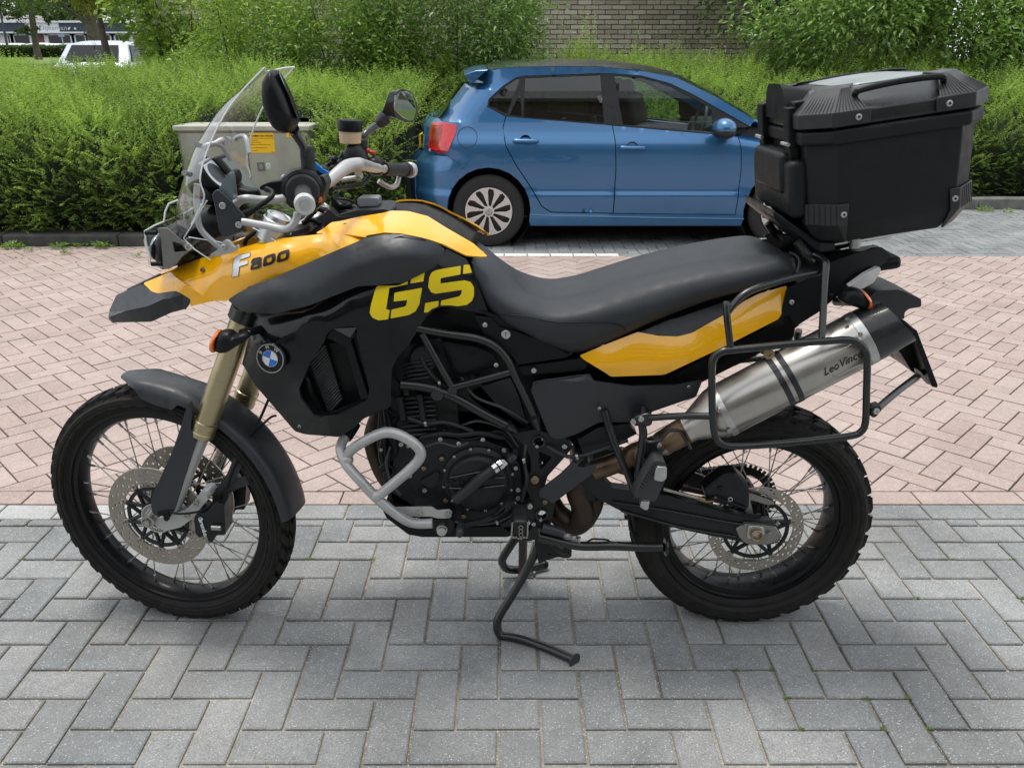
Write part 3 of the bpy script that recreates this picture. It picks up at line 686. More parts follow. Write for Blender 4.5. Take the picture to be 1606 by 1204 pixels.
def rect(name, px0, py0, px1, py1, Y, m, parent, t=.0015):
    a, b = W(px0, py0, Y), W(px1, py1, Y)
    return MB().box(((a.x + b.x) / 2, Y - t / 2, (a.z + b.z) / 2), (abs(b.x - a.x), t, abs(a.z - b.z))).build(name, m, parent)
YS = YC - .0165
st = rect('warning_sticker', 390, 208.5, 432.3, 240, YS, ystk, cab)
p = W(409, 213.6, YS - .002); text('sticker_heading', 'ECODEREN VAN STROOM', .0175, ink, (p.x, YS - .002, p.z), parent=st, bold=.0006)
for (yy, a, b) in ((217.3, 391.5, 430), (220.5, 392.5, 404.5), (223.5, 393, 410), (227, 393, 424), (232, 393, 419), (236.5, 395, 404), (239, 425.5, 431.5)):
    rect('sticker_text_line', a, yy - .35, b, yy + .35, YS - .0018, ink2, st, .0004)
st = rect('warning_sticker', 448.5, 208.5, 466, 215.5, YS, ystk, cab); p = W(458, 212, YS); text('sticker_number', '1387', .028, ink, (p.x, YS - .002, p.z), parent=st)
st = rect('number_plate', 403, 255, 416.2, 268.5, YS, mat('plate_grey', (.12, .13, .13), .5, noise=.1), cab); p = W(409.6, 261.8, YS); text('plate_digit', '8', .062, mat('digit_pale', (.36, .38, .37), .5), (p.x, YS - .002, p.z), parent=st)
st = rect('label', 416.8, 255.8, 424.8, 265.5, YS, mat('label_white', (.6, .72, .64), .5), cab); a, b, c = W(418, 264, YS), W(424, 264, YS), W(420.9, 257.6, YS)
MB().tube([(q.x, YS - .002, q.z) for q in (a, b, c)], .0022, 4, smooth=False, closed=True).build('triangle', mat('label_green', (.05, .22, .13), .6), st)
scr = mat('scratch', (.56, .57, .5), .7)
for pts in ([(401, 243), (404, 249), (409, 252.5), (415, 252.5), (419, 249), (421.5, 246.5)], [(438, 219), (443, 221), (446.5, 226), (446, 234), (445, 243)], [(448, 236), (448.6, 242)], [(352, 236), (356, 238), (361, 236)], [(300, 213), (310, 218), (318, 215)]):
    MB().tube([(W(x, y, YS).x, YS + .005, W(x, y, YS).z) for x, y in pts], .0035, 4).build('scratch_mark', scr, cab)
# ------------------------------------------------ far building
YD = 75.
def wx(px, py, Y=YD): return W(px, py, Y).x
bld = empty('showroom_building', (-44, YD, 1.4), 'long white-fronted showroom with navy bands far behind the lawn, at the top left', 'building')
z70 = 1.36; z50 = W(40, 50.5, YD).z; z36 = W(40, 36.5, YD).z
MB().box((-38, YD + 6.1, (z36 + z70) / 2 - .05), (44, 12, z36 - z70 - .2)).build('wall', redbrick, bld)
zf0, zf1 = z50, z36
def fas(name, px0, px1, m, dz=0, y=0):
    a, b = wx(px0, 45), wx(px1, 45); return MB().box(((a + b) / 2, YD - .2 - y, (zf0 + zf1) / 2 + dz), (b - a, .5, zf1 - zf0)).build(name, m, bld)
fas('fascia_panel', -140, 43.3, navy); pw = fas('fascia_panel', 43.5, 97, white_t); pn = fas('fascia_panel', 97.2, 212, navy)
MB().box((-38, YD - .2, zf1 + .08), (44.4, .8, .16)).build('roof_edge', white_t, bld); MB().box((-38, YD - .25, zf0 - .06), (44.4, .7, .12)).build('fascia_edge', white_t, bld)
p = W(83, 44.3, YD - .5); text('sign_lettering', 'Dijksman', .55, mat('sign_grey', (.45, .47, .5), .5), (p.x, YD - .47, p.z), parent=pw, wx=1.15)
for pts in ([(106.5, 46), (108, 43.2), (110, 42.6), (110.2, 44), (109, 47), (107.5, 47.3)], [(114.7, 43), (117, 43), (119, 44.6), (119.7, 46.5), (118.5, 47.4), (117, 46.3), (116, 44.8)]):
    q = [W(x, y, YD - .48) for x, y in pts]; mb = MB(); n = len(q); mb.add([(a.x, YD - .5, a.z) for a in q] + [(a.x, YD - .45, a.z) for a in q], [tuple(range(n)), tuple(range(2 * n - 1, n - 1, -1))] + [(i, (i + 1) % n, n + (i + 1) % n, n + i) for i in range(n)]); mb.build('logo_mark', white_t, pn)
for (a, b, g) in ((-40, 7, 0), (11, 18, 1), (21.5, 49, 1), (74.5, 113, 1), (117.5, 135.8, 1), (139.5, 154, 1), (166, 175, 1), (180, 189, 1), (192, 205, 1)):
    if not g: m_ = white_t
    else: m_ = darkgl
    x0, x1 = wx(a, 60), wx(b, 60); zz0 = z70 + .3 if a < 160 else z70 + 1.4
    w = MB().box(((x0 + x1) / 2, YD + .04, (zz0 + z50 - .14) / 2), (x1 - x0, .08, z50 - .14 - zz0)).build('window' if g else 'poster_panel', m_, bld)
    if g:
        f = MB()
        for xx in (x0 - .06, x1 + .06): f.box((xx, YD - .02, (zz0 + z50 - .14) / 2), (.34, .16, z50 - .14 - zz0))
        f.box(((x0 + x1) / 2, YD - .02, z50 - .2), (x1 - x0 + .3, .16, .14))
        f.build('window_frame', white_t, w)
for k, zz in enumerate((26.5, 31.3)):
    a = W(-60, zz, YD + 4); b = W(46, zz, YD + 4); MB().box(((a.x + b.x) / 2, YD + 5.5, a.z), (b.x - a.x, 3, .3)).build('upper_edge', white_t, bld)
a, b = W(-60, 24, YD + 5), W(44, 36, YD + 5); MB().box(((a.x + b.x) / 2, YD + 8, (a.z + b.z) / 2), (b.x - a.x, 5, a.z - b.z)).build('upper_storey', navy, bld)
p = W(164, 34, YD); MB().box((p.x, YD + .2, p.z), (.7, .7, .9)).build('chimney', white_t, bld)
sg = empty('sign_post', (wx(95, 66, 60), 60, 1.35), 'small blue sign on a post in front of the showroom windows', 'sign'); p = W(96, 56, 60)
MB().box((p.x, 60, p.z), (.38 * 60 / 60, .06, .17)).build('sign_panel', mat('sign_blue', (.25, .4, .62), .5), sg); MB().cyl((p.x, 60.06, 1.3), (p.x, 60.06, p.z), .045, n=8).build('post', mat('post_grey', (.4, .42, .44), .5), sg)
# far hedge, lamp post
def box_hedge(name, label, x0, x1, y, z0, z1, d, n, leaf):
    e = empty(name, ((x0 + x1) / 2, y, z0), label, 'hedge'); MB().box(((x0 + x1) / 2, y + d / 2, (z0 + z1) / 2), (x1 - x0 - .2, d - .2, z1 - z0 - .15)).build('light_blocking_core', corem, e)  # dark box added inside so no light passes between the leaves
    f = rng.uniform(0, 1, n) < .6; P0 = np.stack([rng.uniform(x0, x1, n), np.where(f, y + rng.uniform(-.05, .15, n), y + rng.uniform(0, d, n)), np.where(f, rng.uniform(z0, z1, n), z1 + rng.uniform(-.12, .06, n))], 1)
    tone = np.where(f, .22, .5) + rng.normal(0, .12, n); L = leaf * rng.uniform(.6, 1.3, n)
    leaves_mesh('leaves', P0, rng.normal(0, 1, (n, 3)) + [0, -.4, .4], rng.normal(0, .6, (n, 3)) + [0, -.4, .7], L, L * .6, np.clip(tone, 0, 1), treel, e, kind='stuff'); return e
box_hedge('hedge', 'low dark clipped hedge far across the lawn, in front of the parked cars', W(-120, 90, 55).x, W(215, 90, 55).x, 55, 1.75, W(50, 74.5, 55).z, 1.1, 9000, .16)
lp = empty('lamp_post', (W(12, 75, 58).x, 58, 1.35), 'thin dark lamp post at the far left in front of the showroom', 'lamp post'); p = W(12, 75, 58)
MB().tube([(p.x, 58, 1.3), (p.x, 58, 4), (p.x - .05, 58, 8.3)], [.09, .07, .05], 8).build('pole', mat('pole_dark', (.05, .055, .06), .5, noise=.1), lp); MB().box((p.x + .4, 58, 8.3), (.9, .2, .1)).build('lantern', mat('pole_dark'), lp)
# trees of the lawn
def tree(name, label, base, trunk_pts, crown, n, leaf, tone, group=None, bm=bark, gaps=1.0, m=None):
    'trunk_pts: list of (points, radii); crown: list of (centre, radii)'
    e = empty(name, base, label, 'tree', group); mb = MB()
    for pts, r in trunk_pts: mb.tube(pts, r, 10)
    mb.build('trunk', bm, e); A = [[], [], [], [], []]
    for (c, r, w) in crown:
        k = int(n * w); K = max(10, int(k / 60)); cc = norm(rng.normal(0, 1, (K, 3))) * (rng.uniform(.15, 1, (K, 1)) ** .45) * r + c
        ki = rng.integers(0, K, k); d = norm(rng.normal(0, 1, (k, 3))); P0 = cc[ki] + d * (rng.uniform(.1, 1, (k, 1))) * np.mean(r) * .22 * gaps
        tk = rng.uniform(-.15, .15, K)[ki]; L = leaf * rng.uniform(.6, 1.3, k)
        A[0].append(P0); A[1].append(rng.normal(0, 1, (k, 3)) + [0, 0, -.3]); A[2].append(rng.normal(0, .5, (k, 3)) + [0, -.3, .8]); A[3].append(L); A[4].append(np.clip(tone + tk + rng.normal(0, .1, k), 0, 1))
    A = [np.concatenate(q) for q in A]; o = leaves_mesh('crown', A[0], A[1], A[2], A[3], A[3] * .7, A[4], m or treel, e, kind='stuff'); return e
def V(px, py, Y): return W(px, py, Y)
b0 = V(60, 93, 45)
tree('tree', 'slim straight grey tree growing out of the far clipped hedge, left of the other trunk', (b0.x, 45, 1.4), [([V(61, 94, 45), V(57, 75, 45), V(52, 40, 45), V(47, 0, 45), V(44, -60, 45), V(42, -160, 45)], [.2, .16, .15, .14, .12, .08])],
     [(V(28, 2, 45), (2.0, 2, .8), .22), (V(40, 46, 44.5), (.6, .8, .2), .03), (V(10, -60, 45), (5, 3, 3), .4), (V(72, 20, 45), (.6, .8, .5), .04)], 9000, .14, .35)
b0 = V(148, 80, 35)
tree('tree', 'stout forked dark tree behind the silver car with a long branch to the left', (b0.x, 35, .95), [([V(151, 84, 35), V(147, 60, 35), V(142, 35, 35), V(136, 0, 35), V(131, -80, 35)], [.27, .24, .22, .2, .14]), ([V(140, 40, 35), V(120, 25, 35), V(100, 10, 34.8), V(78, -6, 34.6), V(50, -40, 34)], [.09, .085, .07, .06, .03]),
     ([V(136, 2, 35), V(150, -30, 35), V(170, -80, 35)], [.13, .1, .06])], [(V(120, -14, 35), (2.8, 2, .7), .2), (V(120, 6, 34.5), (.9, .8, .25), .03), (V(110, -110, 35), (5, 4, 3.2), .57)], 10000, .12, .3)
for i, (px, py, Y, r, lb, tn) in enumerate([(-30, 10, 95, (9, 5, 6), 'far tree behind the left end of the showroom roof', .3), (50, 12, 100, (7, 5, 5.5), 'far round tree behind the showroom, between the two trunks', .42),
                                    (95, 22, 92, (4.5, 4, 3.2), 'lighter green far tree over the white roof edge', .62), (130, 5, 105, (7, 5, 6.5), 'far tall tree behind the forked trunk', .3), (180, 15, 98, (7, 5, 6), 'far dark tree right of the forked trunk, over the showroom end', .35), (228, 5, 90, (6, 5, 7), 'far tree next to the yellow turning tree', .3)]):
    c = V(px, py, Y); tree('tree', lb, (c.x, Y, 1.4), [([(c.x, Y, 1.3), (c.x + .3, Y, 5), tuple(c)], [.4, .3, .15])], [(c, r, 1.)], 3200, .42, tn, 'far trees behind the showroom', gaps=1.5)
# ------------------------------------------------ far parked cars and the silver car
carg = mat('car_glass_dark', (.008, .010, .012), .05, spec=.3); rub = mat('tyre_rubber', (.018, .018, .018), .75, noise=.3, bump=.2, nscale=60)
def simple_car(name, label, group, loc, rz, body, L=4.3, Wd=1.78, Hh=1.46, estate=False):
    e = empty(name, loc, label, 'car', group, rz, world=False); h = L / 2
    prof = [(-h, .35), (-h + .02, .72), (-h + .12, .93), (-h + .3, 1.02), (-h + .75, Hh - .06), (-h + 1.3, Hh), (.1, Hh - .01), (.55, Hh - .1), (1.25, .98), (h - .25, .84), (h - .05, .66), (h, .4), (h - .1, .25), (-h + .1, .25)]
    secs = []; ny = 9
    for j in range(ny):
        s = -1 + 2 * j / (ny - 1); y = s * Wd / 2; a = abs(s) ** 4
        secs.append([(x * (1 - .035 * a), y * (1 - (.2 * max(0, (z - .9) / .56) if z > .9 else .02)), z - (.05 * a if z > 1 else .02 * a)) for x, z in prof])
    mb = MB(); n = len(prof); vs = [p for s_ in secs for p in s_]; fs = []
    for j in range(ny - 1):
        for i in range(n): i2 = (i + 1) % n; fs.append((j * n + i, j * n + i2, (j + 1) * n + i2, (j + 1) * n + i))
    fs.append(tuple(range(n))); fs.append(tuple((ny - 1) * n + i for i in range(n))); mb.add(vs, fs).build('body', body, e, sharp=40)
    yy = Wd / 2
    for s in (-1, 1):
        g = MB()
        pl = [(-h + .62, 1.03), (-h + .92, Hh - .12), (.1, Hh - .12), (.5, Hh - .2), (1.02, 1.0)]
        g.add([(x, s * (yy * (1 - .2 * max(0, (z - .9) / .56)) + .006), z) for x, z in pl] + [(x, s * (yy * (1 - .2 * max(0, (z - .9) / .56)) - .02), z) for x, z in pl], [tuple(range(5)), tuple(range(9, 4, -1))] + [(i, (i + 1) % 5, 5 + (i + 1) % 5, 5 + i) for i in range(5)])
        g.build('side_window', carg, e)
    w = MB(); w.add([(-h + .3 - .012, -.62, 1.05), (-h + .3 - .012, .62, 1.05), (-h + .68 - .012, .55, Hh - .13), (-h + .68 - .012, -.55, Hh - .13)], [(0, 1, 2, 3)]); w.build('rear_window', carg, e, solid=.02)
    w = MB(); w.add([(1.2 + .02, -.66, 1.02), (1.2 + .02, .66, 1.02), (.6 + .02, .56, Hh - .1), (.6 + .02, -.56, Hh - .1)], [(0, 1, 2, 3)]); w.build('windscreen', carg, e, solid=.02)
    for sx in (-1, 1):
        for s in (-1, 1):
            ww = MB().lathe((sx * (h - .85), s * (yy - .02), .31), (0, s, 0), [(-.2, .2), (-.2, .31), (-.03, .31), (0, .29), (0, .2), (-.03, .19), (-.02, .03)], 20).build('wheel', rub, e)
    for s in (-1, 1):
        MB().box((-h + .03, s * .68, .82), (.12, .3, .16)).build('tail_light', mat('red_lens', (.5, .01, .01), .15, coat=1), e, bevel=.02)
        MB().box((h - .12, s * .66, .72), (.2, .3, .13)).build('headlight', mat('clear_lens', (.6, .62, .65), .1, coat=1), e, bevel=.02)
        MB().ball((.75, s * (yy + .07), 1.02), .1, (.7, 1.1, .75), 6).build('mirror', body, e)
    MB().box((-h - .012, 0, .6), (.01, .52, .11)).build('number_plate', mat('plate_yellow', (.75, .55, .03), .4), e)
    return e
white_c = mat('car_white', (.75, .76, .77), .25, coat=1, noise=.03); silver_c = mat('car_silver', (.55, .6, .66), .28, metal=.5, coat=1, noise=.03)
sc1 = V(186, 88, 23); simple_car('car', 'silver hatchback with dark rear window, seen over the left hedge', None, (sc1.x + .05, 23, .50), R(94), silver_c, L=4.4, Hh=1.52)
MB().tube([(sc1.x + .1, 21.6, 2.0), (sc1.x + .05, 21.4, 2.11)], .012, 5).build('antenna', rub, bpy.data.objects['car'])
bpy.data.objects['antenna'].matrix_parent_inverse = (Matrix.Translation(bpy.data.objects['car'].location) @ Matrix.Rotation(R(94), 4, 'Z')).inverted()
labs = ['white car at the left end of the far parked row, under the poster panel', 'white car parked under the dark showroom windows, left of the slim trunk', 'white car directly right of the slim trunk in the far row', 'white car below the small blue sign in the far row', 'greenish-grey car left of the forked trunk in the far row', 'white car behind the silver car roof, right of the forked trunk', 'white car half hidden by the slim trunk in the far row']
for i, px in enumerate((4, 33, 72, 92, 122, 163, 54)):
    p = V(px, 70, 62); simple_car('parked_car', labs[i], 'cars parked in front of the showroom', (p.x, 62 + (i % 2) * .3 + (5 if i == 6 else 0), 1.36), R((90, 84, 95, 88, 90, 92, 90)[i]), white_c if i != 4 else mat('car_grey_green', (.3, .35, .25), .3, coat=1), L=4.2, Hh=1.45 + .02 * (i % 3))
# ------------------------------------------------ apartment block across the street, behind the camera (seen only in reflections)
apm = mat('apartment_brick', (.24, .19, .15), .9, noise=.2, nscale=3); apw = mat('balcony_panel', (.5, .5, .47), .7, noise=.1)
ap = empty('apartment_building', (2, -17, 0), 'brick apartment block with rows of balconies, mirrored in the blue car windows', 'building')
MB().box((2, -20, 6.4), (44, 6, 12.8)).build('wall', apm, ap)
for r in range(4):
    for k in range(10):
        x = -17.5 + k * 4.3; z = 1.8 + r * 3.05
        w = MB().box((x, -16.98, z), (2.6, .08, 1.5)).build('window', darkgl, ap); MB().box((x, -16.93, z), (.08, .1, 1.5)).box((x, -16.93, z + .78), (2.7, .12, .08)).box((x, -16.93, z - .78), (2.7, .12, .08)).build('window_frame', white_t, w)
        if r and k % 2: MB().box((x, -16.3, z - 1.1), (3.6, 1.35, .16)).box((x, -15.66, z - .55), (3.6, .06, .95)).build('balcony', apw, ap)
MB().box((2, -20, 12.95), (44.6, 6.6, .3)).build('roof', white_t, ap)
for i, (x, y, h) in enumerate([(-9, -11.5, 9), (13, -12.5, 8)]):
    tree('tree', ['broad street tree behind the photographer, on the left', 'broad street tree behind the photographer, on the right'][i], (x, y, 0), [([(x, y, 0), (x + .1, y, 2.5), (x, y, h - 2)], [.2, .17, .08])], [((x, y, h - 1.8), (2.6, 2.4, 2.3), 1.)], 3500, .2, .35)
# ---------------------------------------------------------------- blue hatchback
YN = 6.955; HW = .84
carblue = bpy.data.materials.new('car_blue'); carblue.use_nodes = True; t = carblue.node_tree; b = t.nodes['Principled BSDF']
b.inputs['Base Color'].default_value = (.034, .15, .335, 1); b.inputs['Metallic'].default_value = .55; b.inputs['Roughness'].default_value = .3; b.inputs['Coat Weight'].default_value = 1; b.inputs['Coat Roughness'].default_value = .015
n = nn(t, 'ShaderNodeTexNoise'); n.inputs['Scale'].default_value = 900; tcn = nn(t, 'ShaderNodeTexCoord'); t.links.new(tcn.outputs['Object'], n.inputs['Vector']); r_ = nn(t, 'ShaderNodeMapRange'); r_.inputs[3].default_value = .24; r_.inputs[4].default_value = .42; t.links.new(n.outputs['Fac'], r_.inputs[0]); t.links.new(r_.outputs[0], b.inputs['Roughness'])
n2 = nn(t, 'ShaderNodeTexNoise'); n2.inputs['Scale'].default_value = 3.5; t.links.new(tcn.outputs['Object'], n2.inputs['Vector']); bb = nn(t, 'ShaderNodeBump'); bb.inputs['Strength'].default_value = .05; bb.inputs['Distance'].default_value = .02; t.links.new(n2.outputs['Fac'], bb.inputs['Height']); t.links.new(bb.outputs[0], b.inputs['Coat Normal'])
blk = mat('black_trim', (.012, .012, .013), .35, noise=.1); blkg = mat('gloss_black', (.008, .008, .009), .12, coat=.6); dirt = mat('underbody', (.01, .01, .01), .95)
def glass(name, tint, op=.3, ref=1.5, rough=0.0):
    m = bpy.data.materials.new(name); m.use_nodes = True; t = m.node_tree; t.nodes.clear(); o = nn(t, 'ShaderNodeOutputMaterial')
    tr = nn(t, 'ShaderNodeBsdfTransparent'); tr.inputs[0].default_value = (*tint, 1); gl = nn(t, 'ShaderNodeBsdfGlossy'); gl.inputs['Roughness'].default_value = rough; lw = nn(t, 'ShaderNodeLayerWeight'); lw.inputs['Blend'].default_value = .5; fr = nn(t, 'ShaderNodeMath', operation='POWER'); fr.inputs[1].default_value = 5; t.links.new(lw.outputs['Facing'], fr.inputs[0])
    mu = nn(t, 'ShaderNodeMath', operation='MULTIPLY_ADD'); mu.inputs[1].default_value = .9; mu.inputs[2].default_value = op + .04; t.links.new(fr.outputs[0], mu.inputs[0]); mu.use_clamp = True
    ms = nn(t, 'ShaderNodeMixShader'); t.links.new(mu.outputs[0], ms.inputs[0]); t.links.new(tr.outputs[0], ms.inputs[1]); t.links.new(gl.outputs[0], ms.inputs[2]); t.links.new(ms.outputs[0], o.inputs[0]); return m
glf = glass('car_window_clear', (.62, .72, .66), .04, 1.5); gld = glass('car_window_tinted', (.10, .13, .12), .06, 1.55)
XR0 = W(650, 300, YN).x; XF0 = XR0 + 3.97
ZB = [.12, .2, .30, .39, .415, .43, .445, .475, .52, .60, .75, .83, .88, .93, 1.0, 1.42]; GB = [.075, .05, .022, .006, .002, .001, .004, .022, .021, .015, .012, .016, .032, .062, .085, .19]
def rear_x(z): return XR0 + interp(z, [.15, .3, .55, .72, .80, 1.0, 1.2, 1.38], [.10, .03, .0, .05, .12, .20, .42, .63])
def front_x(z): return XF0 - interp(z, [.15, .3, .5, .7, .8, .95, 1.0, 1.42], [.12, .02, .0, .06, .25, .95, 1.2, 2.2])
def gcar(x, z):
    g = interp(z, ZB, GB); a = .42 if z < .78 else .30; bdep = .34
    dx = x - rear_x(z)
    if dx < a: q = max(0, min(1, 1 - dx / a)); g += bdep * q ** 2.3
    a = .75; dx = front_x(z) - x
    if dx < a and z < .98: q = max(0, min(1, 1 - dx / a)); g += .45 * q ** 2.2
    return g
def carp(px, py, lift=0):
    Y = YN
    for _ in range(6): p = W(px, py, Y); Y = YN + gcar(p.x, p.z) - lift
    return p.x, p.z
def cskin(name, m, px_out, holes=(), parent=None, lift=0, step=.07, th=.018, mirror=True, fine=.03, bev=0, raw=False):
    out = px_out if raw else [carp(x, y, lift) for x, y in px_out]
    out = resample([(*p, 0) for p in out], fine); hs = [resample([(*(q if raw else carp(*q, lift)), 0) for q in h], fine) for h in holes]
    vo, fs = cdt_rows(out, hs, ZR, step); obs = []
    for s in ((0, 1) if mirror else (0,)):
        mb = MB(); vs = []
        for v in vo:
            y = YN + gcar(v[0], v[1]) - lift; vs.append((v[0], y if s == 0 else 2 * (YN + HW) - y, v[1]))
        mb.add(vs, fs); o = mb.build(name, m, parent, sharp=None); me = o.data
        for p_ in me.polygons: p_.use_smooth = True
        # make faces look outward, thickness goes in
        bm = bmesh.new(); bm.from_mesh(me); yy = YN + HW
        for f in bm.faces:
            c = f.calc_center_median()
            if (f.normal.y > 0) == (c.y < yy): f.normal_flip()
        if th: thicken(bm, th, -1)
        for f in bm.faces: f.smooth = True
        for e in bm.edges:
            if len(e.link_faces) == 2: e.smooth = e.calc_face_angle(0) < R(35)
        bm.to_mesh(me); bm.free()
        if bev: q = o.modifiers.new('bevel', 'BEVEL'); q.width = bev; q.segments = 2; q.limit_method = 'ANGLE'; q.angle_limit = R(50)
        obs.append(o)
    return obs
ZR = [.15, .2, .25, .30, .35, .39, .415, .43, .445, .46, .475, .49, .52, .56, .60, .65, .70, .75, .80, .83, .86, .88, .905, .93, .955, .98, 1.02, 1.07, 1.12, 1.17, 1.22, 1.27, 1.32, 1.37]
def cdt_rows(out, hs, zs_, dx):
    V2 = []; E = []
    for l in (out, *hs):
        o_ = len(V2); V2 += [Vector((p[0], p[1])) for p in l]; n = len(l); E += [(o_ + i, o_ + (i + 1) % n) for i in range(n)]
    x0_, x1_ = min(p[0] for p in out), max(p[0] for p in out)
    B0 = np.array([(p[0], p[1]) for l in (out, *hs) for p in l]); xs = list(np.arange(x0_ + .015, min(x1_, x0_ + .8), .028)) + list(np.arange(x0_ + .8, x1_, dx))
    for z in zs_:
        prev = None
        for x in xs:
            ok = inpoly(x, z, out) and not any(inpoly(x, z, h) for h in hs) and ((B0 - (x, z)) ** 2).sum(1).min() > .02 ** 2
            if ok:
                V2.append(Vector((x, z)))
                if prev is not None and abs(x - prev[1]) < dx * 1.2: E.append((prev[0], len(V2) - 1))
                prev = (len(V2) - 1, x)
            else: prev = None
    vo, eo, fo, _, _, _ = geometry.delaunay_2d_cdt(V2, E, [], 0, 1e-4); fs = []
    for f in fo:
        cx = sum(vo[i][0] for i in f) / 3; cy = sum(vo[i][1] for i in f) / 3
        if inpoly(cx, cy, out) and not any(inpoly(cx, cy, h) for h in hs): fs.append(tuple(f))
    return vo, fs
car = empty('car', (XR0 + 1.98, YN + HW, 0), 'blue five-door hatchback parked in the bay, side-on behind the motorcycle', 'car')
def TT(k, pts): return [(p[0], p[1]) for p in T(k, pts)]
HRx, HRz = carp(766.5, 334); HFx, HFz = carp(1231, 331); WR = .302; HRz = HFz = WR
def arch(hx, r, a0, a1, n=14): return [(hx + r * math.cos(R(a0 + (a1 - a0) * i / n)), WR + .01 + r * math.sin(R(a0 + (a1 - a0) * i / n))) for i in range(n + 1)]
zs = carp(1000, 354)[1]
RP = TT('N', [(180, 985), (100, 950), (62, 925), (46, 850), (44, 760), (50, 650), (95, 592), (98, 520), (100, 430), (130, 385), (190, 392), (250, 300), (335, 190), (378, 188)])
for _ in range(4):
    q_ = [carp(*p) for p in RP[1:]]; zz_ = [p[1] for p in q_]; o_ = sorted(range(len(q_)), key=lambda i: zz_[i]); ZX = [zz_[i] for i in o_]; XX = [q_[i][0] for i in o_]
    def rear_x(z, ZX=ZX, XX=XX): return interp(z, ZX, XX)
out = [carp(*p) for p in TT('N', [(180, 985), (100, 950), (62, 925), (46, 850), (44, 760), (50, 650), (95, 592), (98, 520), (100, 430), (130, 385), (190, 392), (250, 300), (335, 190), (378, 188), (420, 140), (470, 118), (560, 105), (640, 98), (900, 93), (1129, 96)])]
out += [carp(*p) for p in TT('O', [(250, 105), (420, 122), (610, 160), (830, 268), (1020, 378), (1115, 445)])] + [carp(*p) for p in [(1196, 197), (1250, 208), (1310, 226), (1355, 246), (1376, 268), (1386, 300), (1386, 335), (1376, 356), (1300, 358)]]
out += arch(HFx, .352, -14, 194) + [(HFx - .352, zs)] + [(HRx + .40, zs - .0), (HRx + .355, zs)] + arch(HRx, .355, -14, 194)
hole = TT('N', [(466, 330), (476, 285), (560, 205), (640, 156), (690, 148), (1129, 132)]) + TT('O', [(240, 134), (400, 146), (565, 190), (710, 260), (830, 328), (1050, 465), (968, 503), (991, 600), (988, 720), (953, 969), (232, 962)]) + TT('N', [(842, 955), (788, 920), (718, 800), (638, 680), (573, 560), (558, 450), (574, 388)])
body = cskin('body_side', carblue, out, [[carp(*p) for p in hole]], car, raw=True)
rd = TT('N', [(579, 388), (563, 450), (578, 558), (643, 678), (723, 797), (792, 916), (845, 949)]) + TT('O', [(229, 956), (246, 700), (243, 540), (226, 441)])
cskin('rear_door', carblue, rd, (), car)
fd = TT('O', [(231, 442), (248, 540), (251, 700), (235, 957), (949, 965), (984, 720), (987, 600), (964, 505), (830, 494)])
cskin('front_door', carblue, fd, (), car)
gh = TT('N', [(469, 330), (479, 287), (562, 207), (641, 158), (690, 150), (1129, 135)]) + TT('O', [(240, 136), (400, 148), (563, 192), (708, 262), (827, 330), (1046, 465), (964, 501), (830, 490), (226, 438)]) + TT('N', [(579, 386)])
win1 = TT('N', [(478, 326), (486, 292), (566, 215), (640, 166), (660, 166), (583, 372)])
win2 = TT('N', [(692, 160), (1129, 143)]) + TT('O', [(156, 140), (178, 426)]) + TT('N', [(680, 392)]); win2b = TT('N', [(660, 245), (672, 388), (600, 378)])
win3 = TT('O', [(238, 146), (400, 158), (560, 205), (700, 276), (812, 340), (826, 478), (290, 436)])
cskin('window_frame', blk, gh, [[*win1], [*win2], [*win3], [*win2b]], car, lift=-.008, th=.012)
for w_, m_ in ((win1, gld), (win2, gld), (win2b, gld), (win3, glf)): cskin('side_window', m_, w_, (), car, lift=-.016, th=0)
# rear, roof, bonnet, screens: strips from side to side
def strip(name, m, pxs, bulge, nx=9, lift=0, th=.01, zc=0, xz=False, inset=0):
    rows = []
    for p in pxs:
        x, z = p if xz else carp(*p); y0 = YN + gcar(x, z) + inset; row = []
        for j in range(nx):
            s = j / (nx - 1); y = y0 + (2 * (YN + HW - y0)) * s; k = 4 * s * (1 - s)
            row.append((x + bulge * k, y, z + zc * k + lift))
        rows.append(row)
    o = MB().grid(rows).build(name, m, car, sharp=50, solid=th)
    return o
strip('rear_bumper', carblue, TT('N', [(100, 950), (62, 925), (46, 850), (44, 760), (50, 650), (95, 592)]), -.09)
strip('tailgate', carblue, TT('N', [(95, 592), (98, 520), (100, 430), (130, 385), (190, 392)]), -.05)
strip('rear_window', gld, TT('N', [(190, 392), (250, 300), (335, 190)]), -.05, th=0)
rr = TT('N', [(378, 188), (420, 140), (470, 118), (560, 105), (640, 98), (900, 93), (1129, 96)]) + TT('O', [(250, 105), (420, 122), (610, 160)])
roofm = mat('roof_tree_reflection', (.02, .045, .09), .15, metal=.5, coat=1)  # roof colour darkened to stand for the trees mirrored in the blue paint
strip('roof', roofm, rr, 0, zc=.058)
strip('windscreen', glass('windscreen_glass', (.55, .65, .6), .05), TT('O', [(610, 160), (830, 268), (1020, 378), (1115, 445)]), .12, th=0, zc=.02)
strip('bonnet', carblue, [(1196, 197), (1250, 208), (1310, 226), (1355, 246), (1376, 268)], .1, zc=.03)
strip('front_bumper', carblue, [(1376, 268), (1386, 300), (1386, 335), (1376, 356)], .1)
a = TT('N', [(298, 118), (310, 150), (378, 190), (420, 140), (468, 116), (466, 92), (380, 98), (300, 108)])
MB()  # roof spoiler: wedge out over the rear window
rows = []
for s in np.linspace(0, 1, 9):
    row = []
    for (px, py) in TT('N', [(380, 188), (348, 166), (332, 140), (400, 117), (470, 112)]):
        p_ = W(px, py, YN + .2); x, z = p_.x, p_.z; y0 = YN + .2; k = 4 * s * (1 - s); row.append((x - .04 * k, y0 + 2 * (YN + HW - y0) * s, z + .04 * k))
    rows.append(row)
